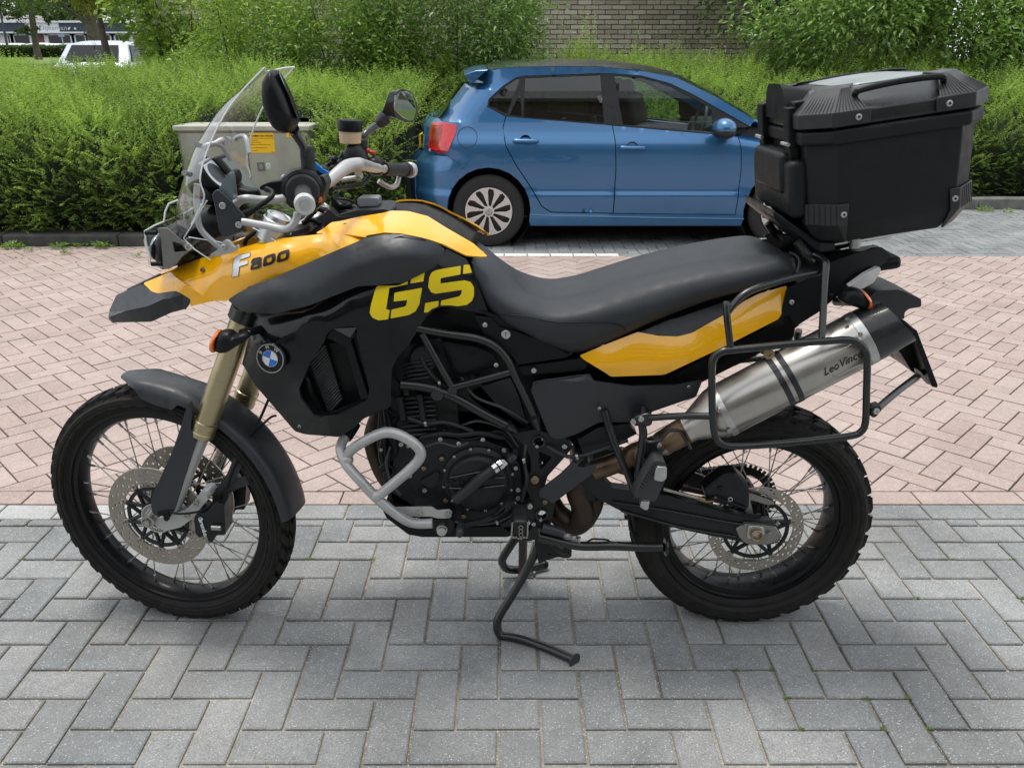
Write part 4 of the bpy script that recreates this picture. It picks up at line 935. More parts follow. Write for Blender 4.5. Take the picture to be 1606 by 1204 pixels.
mb = MB().grid(rows); mb.add(rows[0], [(0, 1, 2, 3, 4)]); mb.add(rows[-1], [(0, 1, 2, 3, 4)]); mb.build('roof_spoiler', carblue, car, bevel=.006)
MB().tube([carp(*q)[0:1] + (YN + HW,) + carp(*q)[1:2] for q in ((792, 98), (783, 88))], .006, 6, smooth=False).build('antenna', blk, car)
# lights, flap, handles, mirror
red = mat('tail_lens', (.55, .008, .01), .1, coat=1, noise=.1, nscale=30); red2 = mat('tail_lens_dark', (.25, .006, .008), .12, coat=1)
tl = cskin('tail_light', red, TT('N', [(138, 424), (200, 418), (287, 436), (282, 480), (255, 545), (226, 612), (180, 612), (118, 590), (126, 500)]), (), car, lift=.012, th=.02, step=.04)
cskin('lens_panel', red2, TT('N', [(145, 440), (200, 436), (190, 520), (172, 560), (128, 560)]), (), tl[0], lift=.0135, th=.002, mirror=False)
cskin('reversing_lens', mat('lens_pale', (.75, .5, .5), .15, coat=1), TT('N', [(124, 575), (170, 582), (205, 606), (180, 608), (122, 590)]), (), tl[0], lift=.014, th=.002, mirror=False)
def cline(name, pts, r, m, lift=.001):
    q = [];
    for px, py in pts: x, z = carp(px, py); q.append((x, YN + gcar(x, z) - lift, z))
    return MB().tube(q, r, 6).build(name, m, car)
cline('fuel_flap', [(640 + (350 + 58 * math.cos(a)) / 3.763, 80 + (510 + 61 * math.sin(a)) / 3.763) for a in np.linspace(0, 2 * math.pi, 25)], .0028, blk, 0)
cline('bumper_seam', TT('N', [(225, 614), (260, 640), (312, 672)]), .0025, blk, 0)
cline('hatch_seam', TT('N', [(470, 95), (455, 130), (420, 160), (380, 188)]), .003, blk, 0)
cline('sill_trim', TT('N', [(722, 968), (900, 975), (1129, 978)]) + TT('O', [(500, 985), (1003, 992)]), .008, carblue, -.002)
for k, cx, cy, w in (('N', 693, 530, 70), ('O', 344, 570, 67)):
    q = TT(k, [(cx, cy)])[0]; x, z = carp(*q); y = YN + gcar(x, z)
    h = MB().lathe((x, y + .012, z), (0, -1, 0), [(-.01, .042), (.0, .045), (.0125, .047), (.0135, .043), (.0, .038), (-.01, .01)], 24).build('handle_recess', blkg, car)
    MB().tube([(x - .095, y - .012, z + .002), (x - .085, y - .03, z + .002), (x, y - .036, z), (x + .085, y - .03, z), (x + .1, y - .012, z)], [.011, .014, .014, .014, .012], 10).build('door_handle', carblue, car)
q = carp(*TT('O', [(862, 452)])[0]); yq = YN + .09
mm = MB().ball((q[0], yq - .16, q[1] + .005), .112, (.86, 1.1, .7), 14).build('mirror', carblue, car); MB().ball((q[0], yq - .16, q[1] - .018), .110, (.88, 1.1, .6), 14).build('mirror_base', blk, mm); MB().box((q[0] - .045, yq - .16, q[1]), (.03, .15, .085)).build('mirror_glass', blkg, mm, bevel=.012)
MB().tube([(q[0] + .05, yq - .12, q[1] - .04), (q[0] + .08, yq, q[1] - .035)], .02, 8, smooth=False).build('mirror_foot', blk, mm)
# wheels
rims = mat('alloy_silver', (.66, .65, .64), .3, metal=.6, noise=.06, nscale=20); rimd = mat('alloy_dark', (.02, .02, .02), .4)
wheel_proto = None
for sx in (0, 1):
    for side in (-1, 1):
        hx = (HRx, HFx)[sx]; yc = YN + HW + side * (HW - .075); ax = (0, side, 0)
        w = MB().lathe((hx, yc, WR), ax, [(-.12, .19), (-.1, .295), (-.06, WR), (.03, WR), (.05, .285), (.058, .25), (.05, .208), (.02, .2), (.02, .19)], 56, cap=False).build('wheel', rub, car)
        if side == 1: MB().lathe((hx, yc, WR), ax, [(0, .2), (.01, .02)], 24).build('rim', rims, w); continue
        disc = [(.2 * math.cos(a), .2 * math.sin(a), 0) for a in np.linspace(0, 2 * math.pi, 64, endpoint=False)]; hs = []
        for k in range(10):
            a = 2 * math.pi * k / 10 + .13; c, s_ = math.cos(a), math.sin(a); big = k % 1 == 0
            sl = [(.042, -.011), (.15, -.020), (.185, -.008), (.190, .028), (.17, .036), (.052, .010)]
            hs.append([(u * c - v * s_, u * s_ + v * c, 0) for u, v in sl])
        vo, fs = cdt(disc, hs)
        MB().add([(hx + v[0], yc - .048 + .012 * (1 - math.hypot(v[0], v[1]) / .2), WR + v[1]) for v in vo], fs).build('rim', rims, w, solid=.012, soff=0, bevel=.002)
        MB().lathe((hx, yc, WR), ax, [(-.02, .2), (.0, .2), (.048, .205), (.052, .2), (.05, .196), (.015, .192), (.01, .02)], 48).build('rim_barrel', rimd, w)
        MB().lathe((hx, yc, WR), ax, [(.03, .035), (.044, .034), (.05, .027), (.051, .0)], 24).build('hub_cap', mat('cap_silver', (.4, .41, .42), .3, metal=.7), w)
        for (x0, z0, x1, z1) in ((-.012, .014, -.003, -.002), (-.003, -.002, 0, .006), (0, .006, .003, -.002), (.003, -.002, .012, .014), (-.015, 0, -.007, -.016), (-.007, -.016, 0, -.006), (0, -.006, .007, -.016), (.007, -.016, .015, 0)):
            pass
        MB().lathe((hx, yc - .053, WR), (0, -1, 0), [(0, .021), (.0015, .021), (.0015, .0185), (0, .0185)], 24, closed=True, cap=False).tube([(hx - .01, yc - .054, WR + .015), (hx - .003, yc - .054, WR + .001), (hx, yc - .054, WR + .007), (hx + .003, yc - .054, WR + .001), (hx + .01, yc - .054, WR + .015)], .0014, 4, smooth=False).tube([(hx - .017, yc - .054, WR + .004), (hx - .007, yc - .054, WR - .015), (hx, yc - .054, WR - .004), (hx + .007, yc - .054, WR - .015), (hx + .017, yc - .054, WR + .004)], .0014, 4, smooth=False).build('wheel_emblem', mat('emblem_white', (.8, .8, .8), .3, metal=.5), w)
# inside and underneath
x0, x1 = XR0 + .15, XF0 - .3
mb = MB().box(((x0 + x1) / 2, YN + HW, .5), (x1 - x0, 1.1, .56)); mb.box(((HRx + HFx) / 2, YN + HW, .42), (HFx - HRx - .8, 1.5, .5)); mb.build('floor_pan', dirt, car)
for hx in (HRx, HFx):
    for s in (-1, 1):
        MB().lathe((hx, YN + HW + s * .55, WR + .01), (0, 1, 0), [(-.24, .365), (.24, .365)], 32, cap=False).build('wheel_arch_liner', dirt, car)
mb = MB().box(((x0 + x1) / 2 + .1, YN + HW, .80), (x1 - x0 - .9, 1.36, .1)); mb.build('interior_trim', mat('cabin_grey', (.035, .035, .038), .8, noise=.2), car)
sm = mat('seat_cloth', (.05, .05, .055), .9, noise=.2)
for xx in (HRx + .45, HRx + 1.28):
    for s in (-.36, .36):
        MB().box((xx, YN + HW + s, 1.0), (.14, .46, .5), Matrix.Rotation(R(-14), 3, 'Y')).build('car_seat', sm, car, bevel=.05, seg=3); MB().box((xx - .09, YN + HW + s, 1.27), (.09, .24, .15), Matrix.Rotation(R(-12), 3, 'Y')).build('headrest', sm, car, bevel=.035, seg=3)
xx = HRx + 1.82
MB().tube([(xx + .07 * math.sin(a) * .6, YN + .47 + .18 * math.cos(a), .98 + .18 * math.sin(a)) for a in np.linspace(0, 2 * math.pi, 20, endpoint=False)], .014, 8, closed=True).build('steering_wheel', mat('steering_grey', (.12, .12, .12), .5), car)
MB().box((xx + .35, YN + HW, .88), (.45, 1.4, .22)).build('dashboard', sm, car, bevel=.05, seg=3)
MB().box((XR0 + .0, YN + HW, .83), (.02, .5, .11)).build('number_plate', mat('plate_yellow'), car)
# ---------------------------------------------------------------- motorcycle
def X(k, pts, off=None): return [B(*p) for p in T(k, pts, off)]
yel = mat('paint_yellow', (1.0, .485, .001), .22, coat=1, noise=.03, nscale=6, coatr=.03); gls = mat('paint_black', (.004, .0045, .006), .22, coat=.35, spec=.2, noise=.1, nscale=5, coatr=.08)
plg = mat('plastic_grey_black', (.027, .031, .036), .42, spec=.5, noise=.12, bump=.12, nscale=60, bumps=900); plb = mat('plastic_black', (.007, .008, .009), .38, spec=.22, noise=.2, bump=.12, nscale=30, bumps=900)
vin = mat('seat_vinyl', (.031, .035, .040), .54, spec=.36, noise=.12, bump=.3, nscale=25, bumps=500); frm = mat('frame_black', (.010, .012, .012), .3, spec=.4, noise=.15, nscale=25, coat=.5, coatr=.2)
eng = mat('engine_black', (.014, .015, .0165), .42, spec=.32, noise=.3, bump=.15, nscale=40); alu = mat('aluminium', (.55, .55, .54), .35, metal=.9, noise=.12, nscale=40)
sil = mat('silver_paint', (.47, .47, .46), .38, metal=.35, noise=.06, nscale=30); chrm = mat('chrome', (.7, .7, .7), .12, metal=1, noise=.05); gold = mat('fork_gold', (.46, .39, .235), .3, metal=.85, noise=.08, nscale=20)
ti = mat('brushed_titanium', (.50, .48, .44), .36, metal=1, noise=.1, nscale=8, aniso=.5); brn = mat('burnt_steel', (.17, .115, .075), .42, metal=.8, noise=.55, nscale=14); brnd = mat('burnt_steel_dark', (.06, .043, .032), .5, metal=.6, noise=.5, nscale=14)
crb = mat('carbon_black', (.012, .013, .015), .35, coat=.25, noise=.3, nscale=80); disc_m = mat('disc_steel', (.36, .335, .29), .36, metal=.9, noise=.12, nscale=30, aniso=.3)
steel = mat('steel', (.4, .39, .37), .3, metal=.9, noise=.15); amb = mat('amber_lens', (.8, .16, .01), .15, coat=1); tyre = mat('tyre_black', (.019, .018, .0165), .8, spec=.25, noise=.35, bump=.15, nscale=30)
rimb = mat('rim_black', (.006, .006, .007), .34, spec=.25, coat=.05, noise=.1); clr = glass('screen_clear', (.93, .955, .955), .045, 1.4); gsy = mat('decal_yellow', (.98, .74, .004), .35); wht = mat('decal_white', (.75, .76, .78), .4); blkd = mat('decal_black', (.012, .012, .012), .4)
topg = mat('case_black', (.009, .011, .012), .5, spec=.3, noise=.12, bump=.2, nscale=30, bumps=1300); cream = mat('reservoir_cream', (.62, .47, .30), .4, noise=.1); rust = mat('bolt_bronze', (.33, .24, .14), .4, metal=.8)
bike = empty('motorcycle', (0, D, 0), 'black and yellow adventure motorcycle on its centre stand', 'motorcycle')

def mir(p): return Vector((p[0], 2 * D - p[1], p[2]))
def mirror_obj(o, name=None):
    me = o.data.copy(); me.transform(Matrix.Translation((0, 2 * D, 0)) @ Matrix.Diagonal((1, -1, 1, 1))); me.flip_normals()
    c = bpy.data.objects.new(name or o.name.split('.')[0], me); link(c, o.parent)
    for md in o.modifiers:
        q = c.modifiers.new(md.name, md.type)
        for pr in ('thickness', 'offset', 'width', 'segments', 'limit_method', 'angle_limit', 'levels', 'render_levels', 'use_clamp_overlap'):
            if hasattr(md, pr):
                try: setattr(q, pr, getattr(md, pr))
                except Exception: pass
    return c
def skin(name, m, outline, creases=(), holes=(), step=None, rr=4, th=.004, ctrl=(), mirror=True, parent=None, bev=.0015, field=None, lift=0, rs=9, lin=False, sharp=28):
    'panel traced as an outline of (px, py, offset from the middle of the bike)'
    par = parent or bike; ol = rnd_poly(outline, rr) if rr else outline; ol = resample(ol, rs); hs = [resample(rnd_poly(h, 3), rs) for h in holes]; cs = [resample(c, rs, False) for c in creases]
    f = field or rbf(list(outline) + [p for c in creases for p in c] + list(ctrl) + [p for h in holes for p in h], lin)
    vo, fs = cdt(ol, hs, cs, step); kn = {}
    if not field and not step:
        for l in (ol, *hs, *cs):
            for p in l: kn[(round(p[0], 2), round(p[1], 2))] = p[2]
    vs = [B(v[0], v[1], kn.get((round(v[0], 2), round(v[1], 2)), None) if (round(v[0], 2), round(v[1], 2)) in kn else f(v[0], v[1]) + lift) for v in vo]
    o = MB().add(vs, fs).build(name, m, par, sharp=None); me = o.data; bm = bmesh.new(); bm.from_mesh(me)
    for g in bm.faces:
        if g.normal.y > 0: g.normal_flip()
    if th: thicken(bm, th, -1)
    for g in bm.faces: g.smooth = True
    for e in bm.edges:
        if len(e.link_faces) == 2: e.smooth = e.calc_face_angle(0) < R(sharp)
    bm.to_mesh(me); bm.free()
    if bev: q = o.modifiers.new('bevel', 'BEVEL'); q.width = bev; q.segments = 2; q.limit_method = 'ANGLE'; q.angle_limit = R(50)
    if mirror: mirror_obj(o)
    return o, f
def plate(name, m, outline, depth, bev=.002, mirror=False, parent=None, rr=3, holes=(), sharp=30, seg=2):
    'solid piece with a side outline at its own offset and a real thickness'
    ol = rnd_poly(outline, rr) if rr else outline
    if holes:
        vo, fs = cdt(ol, [rnd_poly(h, 2) for h in holes]); f = rbf(list(outline) + [(p[0], p[1], outline[0][2]) for h in holes for p in h]) if len({p[2] for p in outline}) > 1 else (lambda x, y: outline[0][2])
        v1 = [B(v[0], v[1], f(v[0], v[1])) for v in vo]; n = len(v1); mb = MB(); mb.add(v1 + [p + Vector((0, depth, 0)) for p in v1], fs + [tuple(i + n for i in q[::-1]) for q in fs])
        from collections import Counter
        ec = Counter(tuple(sorted((q[i], q[(i + 1) % 3]))) for q in fs for i in range(3))
        mb.f += [(a, b, b + n, a + n) for (a, b), c in ec.items() if c == 1]
    else:
        v1 = [B(*p) for p in ol]; n = len(v1); mb = MB().add(v1 + [p + Vector((0, depth, 0)) for p in v1], [tuple(range(n)), tuple(range(2 * n - 1, n - 1, -1))] + [(i, (i + 1) % n, n + (i + 1) % n, n + i) for i in range(n)])
    o = mb.build(name, m, parent or bike, sharp=sharp, bevel=bev, seg=seg)
    if mirror: mirror_obj(o)
    return o
def shell(name, m, rows, nu=40, sub=3, parent=None, th=.004, mirror=True, closed_mid=False):
    'smooth surface through rows of (px, py, off), first row in the middle plane; the other half mirrored and joined'
    R3 = []
    for r in rows:
        P = [B(*p) for p in r]; P, _ = catmull(P, None, 6); L = [0]
        for i in range(1, len(P)): L.append(L[-1] + (P[i] - P[i - 1]).length)
        o = []
        for k in range(nu):
            t = L[-1] * k / (nu - 1); j = max(1, min(len(P) - 1, int(np.searchsorted(L, t)))); a = (t - L[j - 1]) / max(1e-9, L[j] - L[j - 1]); o.append(P[j - 1].lerp(P[j], min(1, max(0, a))))
        R3.append(o)
    cols = []
    for k in range(nu):
        c = [r[k] for r in R3]
        if mirror: full = [mir(p) for p in c[:0:-1]] + c
        else: full = c
        q, _ = catmull(full, None, sub); cols.append(q)
    o = MB().grid(cols).build(name, m, parent or bike, sharp=45)
    if th: q = o.modifiers.new('solid', 'SOLIDIFY'); q.thickness = th; q.offset = 0
    return o
def tubes(name, m, pts, r, parent=None, mirror=False, n=12, smooth=True, closed=False, res=6):
    o = MB().tube([B(*p) for p in pts], r, n, smooth=smooth, closed=closed, res=res).build(name, m, parent or bike, sharp=50)
    if mirror: mirror_obj(o)
    return o
def bolt(px, py, off, r=.006, m=None, parent=None, name='bolt', axis=(0, -1, 0), mirror=False):
    o = MB().bolt(B(px, py, off), axis, r).build(name, m or alu, parent or bike)
    if mirror: mirror_obj(o)
    return o
def loft(name, m, loops, parent=None, cap=True, sharp=35, bevel=0, mirror=False):
    n = len(loops[0]); mb = MB(); vs = [p for l in loops for p in l]; fs = []
    for j in range(len(loops) - 1):
        for i in range(n): i2 = (i + 1) % n; fs.append((j * n + i, j * n + i2, (j + 1) * n + i2, (j + 1) * n + i))
    if cap: fs.append(tuple(range(n))); fs.append(tuple((len(loops) - 1) * n + i for i in range(n)))
    o = mb.add(vs, fs).build(name, m, parent or bike, sharp=sharp, bevel=bevel)
    if mirror: mirror_obj(o)
    return o
def puff(name, m, outline, half, parent=None, pw=2.6, n=8, rr=4, sharp=40):
    'rounded lump: side outline at its middle offset, swelling half to each side'
    ol = rnd_poly(outline, rr); P = [B(*p) for p in ol]; c = sum(P, Vector()) / len(P); loops = []
    for k in range(-n, n + 1):
        t = k / n * .985; s = max(.03, (1 - abs(t) ** pw)) ** (1 / pw); loops.append([c + (p - c) * s + Vector((0, t * half, 0)) for p in P])
    return loft(name, m, loops, parent, sharp=sharp)

# ------------------------------------------------ wheels
def wheel(name, C, ang, R_, hw, rim_r, nblocks, wide, nsp, discs):
    M = Matrix.Translation(C) @ Matrix.Rotation(ang, 4, 'Z')
    def fin(o): o.data.transform(M); return o
    ax = (0, 1, 0); O = (0, 0, 0)
    hub = MB().lathe(O, ax, [(-.055, .012), (-.055, .026), (-.04, .03), (-.036, .05), (-.03, .05), (-.024, .032), (.024, .032), (.03, .05), (.036, .05), (.04, .03), (.055, .026), (.055, .012)], 32, cap=False, closed=True).build(name, eng, bike)
    fin(hub)
    b = rim_r
    prof = [(-hw * .55, b - .002), (-hw * .78, b + .012), (-hw, b + (R_ - b) * .42), (-hw * .985, b + (R_ - b) * .68), (-hw * .86, R_ - .017), (-hw * .5, R_ - .0085), (0, R_ - .006), (hw * .5, R_ - .0085), (hw * .86, R_ - .017), (hw * .985, b + (R_ - b) * .68), (hw, b + (R_ - b) * .42), (hw * .78, b + .012), (hw * .55, b - .002)]
    mb = MB().lathe(O, ax, prof, 96, cap=False, closed=True)
    for s in (-1, 1):   # sidewall ribs
        for rr_ in (b + .02, b + (R_ - b) * .55): mb.lathe((0, s * hw * (.93 if rr_ < b + .03 else .995), 0), ax, [(-.0018, rr_ - .001), (-.0018, rr_ + .001), (.0018, rr_ + .001), (.0018, rr_ - .001)], 80, cap=False, closed=True)
    def blk(a0, a1, y0, y1, sk, h=.0125):
        P = []
        for (yy, aa) in ((y0, a0), (y1, a0 + sk), (y1, a1 + sk), (y0, a1)):
            t = abs(yy) / hw; base = np.interp(t, [0, .5, .86, .97, 1.02], [R_ - .006, R_ - .0085, R_ - .017, R_ - .032, R_ - .045])
            for hh in (-.003, h): rr2 = base + hh * (1 if t < .9 else .6); yo = yy * (1 + (.03 if (hh > 0 and t > .85) else 0)); P.append((rr2 * math.cos(aa), yo, rr2 * math.sin(aa)))
        lo = [P[i] for i in (0, 2, 4, 6)]; hi = [P[i] for i in (1, 3, 5, 7)]; cx = [sum(q[i] for q in hi) / 4 for i in range(3)]; hi = [tuple(q[i] * .93 + cx[i] * .07 for i in range(3)) for q in hi]
        mb.add(lo + hi, [(4, 5, 6, 7), (0, 1, 5, 4), (1, 2, 6, 5), (2, 3, 7, 6), (3, 0, 4, 7)])
    da = 2 * math.pi / nblocks
    for k in range(nblocks):
        a = k * da
        for s in (-1, 1):
            blk(a, a + da * .66, s * hw * .03, s * hw * .36, da * .55); blk(a + da * .3, a + da * .94, s * hw * .42, s * hw * .76, da * .5); blk(a + da * .2 + (da * .4 if wide else 0), a + da * (.88 if not wide else 1.15), s * hw * .80, s * hw * (1.0), da * .12, .006)
    t = mb.build('tyre', tyre, hub, sharp=30, merge=False); fin(t)
    rp = [(-hw * .72, b + .014), (-hw * .74, b + .001), (-hw * .6, b - .002), (-hw * .56, b - .014), (-hw * .3, b - .02), (0, b - .021), (hw * .3, b - .02), (hw * .56, b - .014), (hw * .6, b - .002), (hw * .74, b + .001), (hw * .72, b + .014), (hw * .6, b + .012), (0, b + .002), (-hw * .6, b + .012)]
    fin(MB().lathe(O, ax, rp, 96, cap=False, closed=True).build('rim', rimb, hub))
    q = nsp // 4
    for k in range(nsp):
        side = -1 if k % 2 else 1; a = 2 * math.pi * k / nsp; dirn = 1 if (k // 2) % 2 else -1
        p0 = Vector((.047 * math.cos(a + dirn * 1.05), side * (.034 if dirn > 0 else .03), .047 * math.sin(a + dirn * 1.05))); p1 = Vector(((b - .017) * math.cos(a), side * hw * .22, (b - .017) * math.sin(a)))
        fin(MB().cyl(p0, p1, .0016, .0016, 6).cyl(p1 - (p1 - p0).normalized() * .02, p1, .0032, .0036, 7).build('spoke', steel, hub, merge=False))
    for (y, ro, ri, nb, dual) in discs:
        N = 80; ring = [(ro * math.cos(2 * math.pi * i / N), ro * math.sin(2 * math.pi * i / N), 0) for i in range(N)]; inn = [(ri * math.cos(2 * math.pi * i / 60), ri * math.sin(2 * math.pi * i / 60), 0) for i in range(60)]; hs = [inn]
        nh = 22
        for k in range(nh):
            for j in range(3):
                a = 2 * math.pi * (k + j * .36) / nh; r0 = ri + (ro - ri) * (.22 + .28 * j); hs.append([(r0 * math.cos(a) + .0040 * math.cos(u), r0 * math.sin(a) + .0040 * math.sin(u), 0) for u in (0, 1.047, 2.094, 3.14, 4.19, 5.236)])
        vo, fs = cdt(ring, hs); d = fin(MB().add([(v[0], y, v[1]) for v in vo], fs).build('brake_disc', disc_m, hub, solid=.0045, sharp=40))
        ca = MB(); sgn = -1 if y < 0 else 1
        for k in range(nb):
            a = 2 * math.pi * k / nb + .25
            for da_ in (-.16, .16):
                p0 = Vector((.04 * math.cos(a + da_ * 2.4), y, .04 * math.sin(a + da_ * 2.4))); p1 = Vector(((ri - .006) * math.cos(a), y, (ri - .006) * math.sin(a))); ca.tube([p0, p1], .0055, 6, smooth=False)
        ca.lathe((0, y, 0), ax, [(-.002, ri - .02), (-.002, ri - .010), (.002, ri - .010), (.002, ri - .02)], 48, cap=False, closed=True)
        ca.lathe((0, y, 0), ax, [(-.003, .034), (-.003, .047), (.003, .047), (.003, .034)], 40, cap=False, closed=True)
        fin(ca.build('disc_carrier', eng, d))
        for k in range(nb):
            a = 2 * math.pi * k / nb + .25; fin(MB().lathe((ri * math.cos(a), y, ri * math.sin(a)), (0, sgn, 0), [(-.003, .0085), (.004, .0085), (.005, .007), (.0045, .0035), (.002, .003), (.002, .0005)], 14).build('bobbin', disc_m, d))
        if sgn < 0:
            ab = MB().lathe((0, y - .008, 0), ax, [(-.001, .027), (-.001, .031), (.001, .031), (.001, .027)], 40, cap=False, closed=True).lathe((0, y - .008, 0), ax, [(-.001, .04), (-.001, .043), (.001, .043), (.001, .04)], 40, cap=False, closed=True)
            for k in range(44):
                a = 2 * math.pi * k / 44; ab.box((.0355 * math.cos(a), y - .008, .0355 * math.sin(a)), (.011, .0015, .0022), Matrix.Rotation(-a, 3, 'Y'))
            fin(ab.build('sensor_ring', alu, d, sharp=None, merge=False))
    return hub, M
A12 = R(-12)
CF = Vector((W(270, 787, D).x, D, .3475)); CRr = Vector((W(1172, 805, D).x, D, .3205))
fw, MF = wheel('front_wheel', CF, A12, .3475, .046, .283, 46, False, 36, [(-.066, .145, .1, 10, 1), (.066, .145, .1, 10, 1)])
rw, MR = wheel('rear_wheel', CRr, 0, .3205, .073, .235, 34, True, 40, [(-.082, .126, .098, 5, 0)])
sp = MB(); N = 42
for k in range(N): a = 2 * math.pi * k / N; sp.box((.1 * math.cos(a), .088, .1 * math.sin(a)), (.012, .006, .007), Matrix.Rotation(-a, 3, 'Y'))
sp.lathe((0, .088, 0), (0, 1, 0), [(-.003, .075), (-.003, .097), (.003, .097), (.003, .075)], 42, cap=False, closed=True)
for k in range(5): a = 2 * math.pi * k / 5; sp.tube([Vector((.03 * math.cos(a), .088, .03 * math.sin(a))), Vector((.08 * math.cos(a + .2), .088, .08 * math.sin(a + .2)))], .006, 6, smooth=False)
o = sp.build('sprocket', eng, rw, merge=False); o.data.transform(MR)
ch = []
for t in np.linspace(0, 1, 30): ch.append(Vector((CRr.x - .55 * t, D + .088, CRr.z + .1 - .03 * t)))
o = MB()
for k in range(26):
    for s in (-1, 1): o.box((CRr.x - .0127 * k, D + .088, CRr.z + s * (.1 - .0016 * k)), (.0105, .016, .011))
o = o.build('chain', eng, bike, merge=False); o['kind'] = 'stuff'
# front mudguard: swept round the wheel
mb = []; steer = Vector((-math.sin(R(12)), -math.cos(R(12)), 0))
for i in range(41):
    t = i / 40; a = R(100.5 - 96.5 * t); c, s_ = math.cos(a), math.sin(a); w = .060 * min(1, .35 + t * 7) ; drop = .03 * min(1, .25 + t * 4) * (1 - .35 * t); lift = .012 * max(0, 1 - t * 5); row = []
    for j in range(13):
        u = -1 + j / 6; yy = w * math.sin(u * math.pi / 2 * .98) ; rr_ = .374 + lift - drop * abs(u) ** 3 - (.02 * abs(u) ** 6 if .12 < t < .3 else 0)
        row.append(MF @ Vector((rr_ * c, yy, rr_ * s_)))
    mb.append(row)
o = MB().grid(mb).build('front_mudguard', plg, bike, sharp=60, solid=.003); 
# ------------------------------------------------ fork
DF = Vector((.2 * math.sin(R(12)), .2 * math.cos(R(12)), 0))
t0, t1 = B(316.8, 681, .10), B(383, 496, .10); ext = (t1 - t0); tt = t0 + ext * 1.74; fd_ = ext.normalized(); lo = B(266, 806, .10)
for k, s in enumerate((Vector(), DF)):
    up = MB(); Lf = (tt - t0).length
    up.lathe(t0 + s, fd_, [(0, .022), (0, .0305), (.012, .0315), (.014, .030), (.026, .030), (.028, .0315), (.042, .0315), (.044, .0285), (Lf * .985, .0285), (Lf, .027)], 32).build('fork_tube', gold, bike)
    MB().cyl(lo + s, t0 + s + fd_ * .01, .0205, n=24).build('fork_slider', chrm if k else sil, bike)
    MB().lathe(tt + s - fd_ * .02, fd_, [(0, .034), (.018, .034), (.02, .031), (.03, .03), (.031, .024), (.029, .02), (.034, .012), (.034, .001)], 28).build('fork_cap', alu, bike)
for nm, q in (('lower_yoke', t0 + ext * 1.02), ('upper_yoke', tt - fd_ * .035)):
    a_, b_ = q, q + DF; md = (a_ + b_) / 2; mb = MB().lathe(a_ - fd_ * .015, fd_, [(0, .036), (.03, .036)], 20).lathe(b_ - fd_ * .015, fd_, [(0, .036), (.03, .036)], 20); mb.tube([a_, md + Vector((.03, 0, 0)), b_], .017, 8); mb.build(nm, frm if 'lower' in nm else alu, bike)
plate('fork_guard', plg, T('F', [(672, 205), (692, 250), (683, 320), (703, 372), (712, 372), (610, 690), (592, 722), (545, 722), (512, 700), (506, 650), (522, 600), (600, 430), (648, 290)], .128), .022, bev=.007, seg=3)
ca = plate('axle_clamp', sil, T('F', [(545, 700), (615, 700), (660, 690), (700, 650), (730, 605), (765, 600), (782, 622), (745, 660), (700, 720), (640, 765), (570, 782), (535, 765), (500, 735)], .118), .045, bev=.006, seg=3)
MB().lathe(B(232.7, 816.5, .128), (0, -1, 0), [(-.04, .015), (0, .0165), (.006, .0165), (.007, .012), (.003, .0105)], 6 * 4).lathe(B(232.7, 816.5, .128), (0, -1, 0), [(.0, .0085), (.013, .0085), (.0135, .0065)], 6).build('axle_nut', steel, bike)
plate('bracket', plb, T('F', [(530, 700), (585, 690), (590, 730), (575, 740)], .133), .006); bolt(*T('F', [(555, 722)])[0][:2], .136, .0055, sil)
for x, y in ((708, 655), (668, 712), (772, 625)): bolt(*T('F', [(x, y)])[0][:2], .124, .0075, steel)
cal = plate('brake_caliper', eng, T('F', [(700, 720), (720, 700), (752, 700), (800, 655), (835, 660), (842, 800), (800, 800), (785, 830), (765, 832), (755, 800), (722, 812), (705, 790)], .125), .06, bev=.006, seg=3)
q = T('F', [(741, 765)])[0]; pz = B(q[0], q[1], .1285); text('caliper_lettering', 'brembo', .016, wht, pz, Matrix.Rotation(R(90), 4, 'X') @ Matrix.Rotation(R(98), 4, 'Z') @ Matrix.Rotation(R(180), 4, 'Z'), cal, bold=.0003)
q = T('F', [(730, 727)])[0]; pz = B(q[0], q[1], .1275); MB().lathe(pz, (0, -1, 0), [(0, .0055), (.0015, .0055), (.0015, .004), (0, .004)], 20, cap=False, closed=True).build('caliper_emblem', wht, cal)
MB().cyl(B(*T('F', [(780, 765)])[0][:2], .135), B(*T('F', [(822, 767)])[0][:2], .135), .007, n=12).build('brake_banjo', steel, cal)
o = plate('brake_caliper', eng, [(p[0] + 30, p[1] - 40, -.075) for p in T('F', [(700, 720), (720, 690), (752, 680), (800, 655), (850, 660), (842, 800), (800, 800), (785, 830), (765, 832), (735, 800), (705, 790)])], .05, bev=.006)
plate('mudguard_stay', plg, T('F', [(775, 600), (900, 545), (1010, 500), (1060, 478), (1062, 560), (1000, 556), (900, 590), (800, 642)], .082), .012, bev=.003); plate('mudguard_stay', plg, T('F', [(905, 382), (925, 372), (952, 400), (885, 560), (820, 605), (800, 600), (850, 520)], .085), .012, bev=.003)
tubes('brake_hose', plb, T('F', [(1035, 190, .08), (990, 290, .085), (930, 390, .09), (870, 520, .1), (835, 640, .11), (822, 700, .12)]), .0035); tubes('brake_hose', plb, T('F', [(1070, 262, .08), (1045, 270, .08), (1000, 310, .08), (955, 350, .08), (925, 395, .08)]), .003)
tubes('sensor_cable', plb, T('F', [(590, 690, .13), (620, 702, .135), (680, 700, .135), (740, 685, .13), (800, 640, .11), (860, 560, .1)]), .0028)
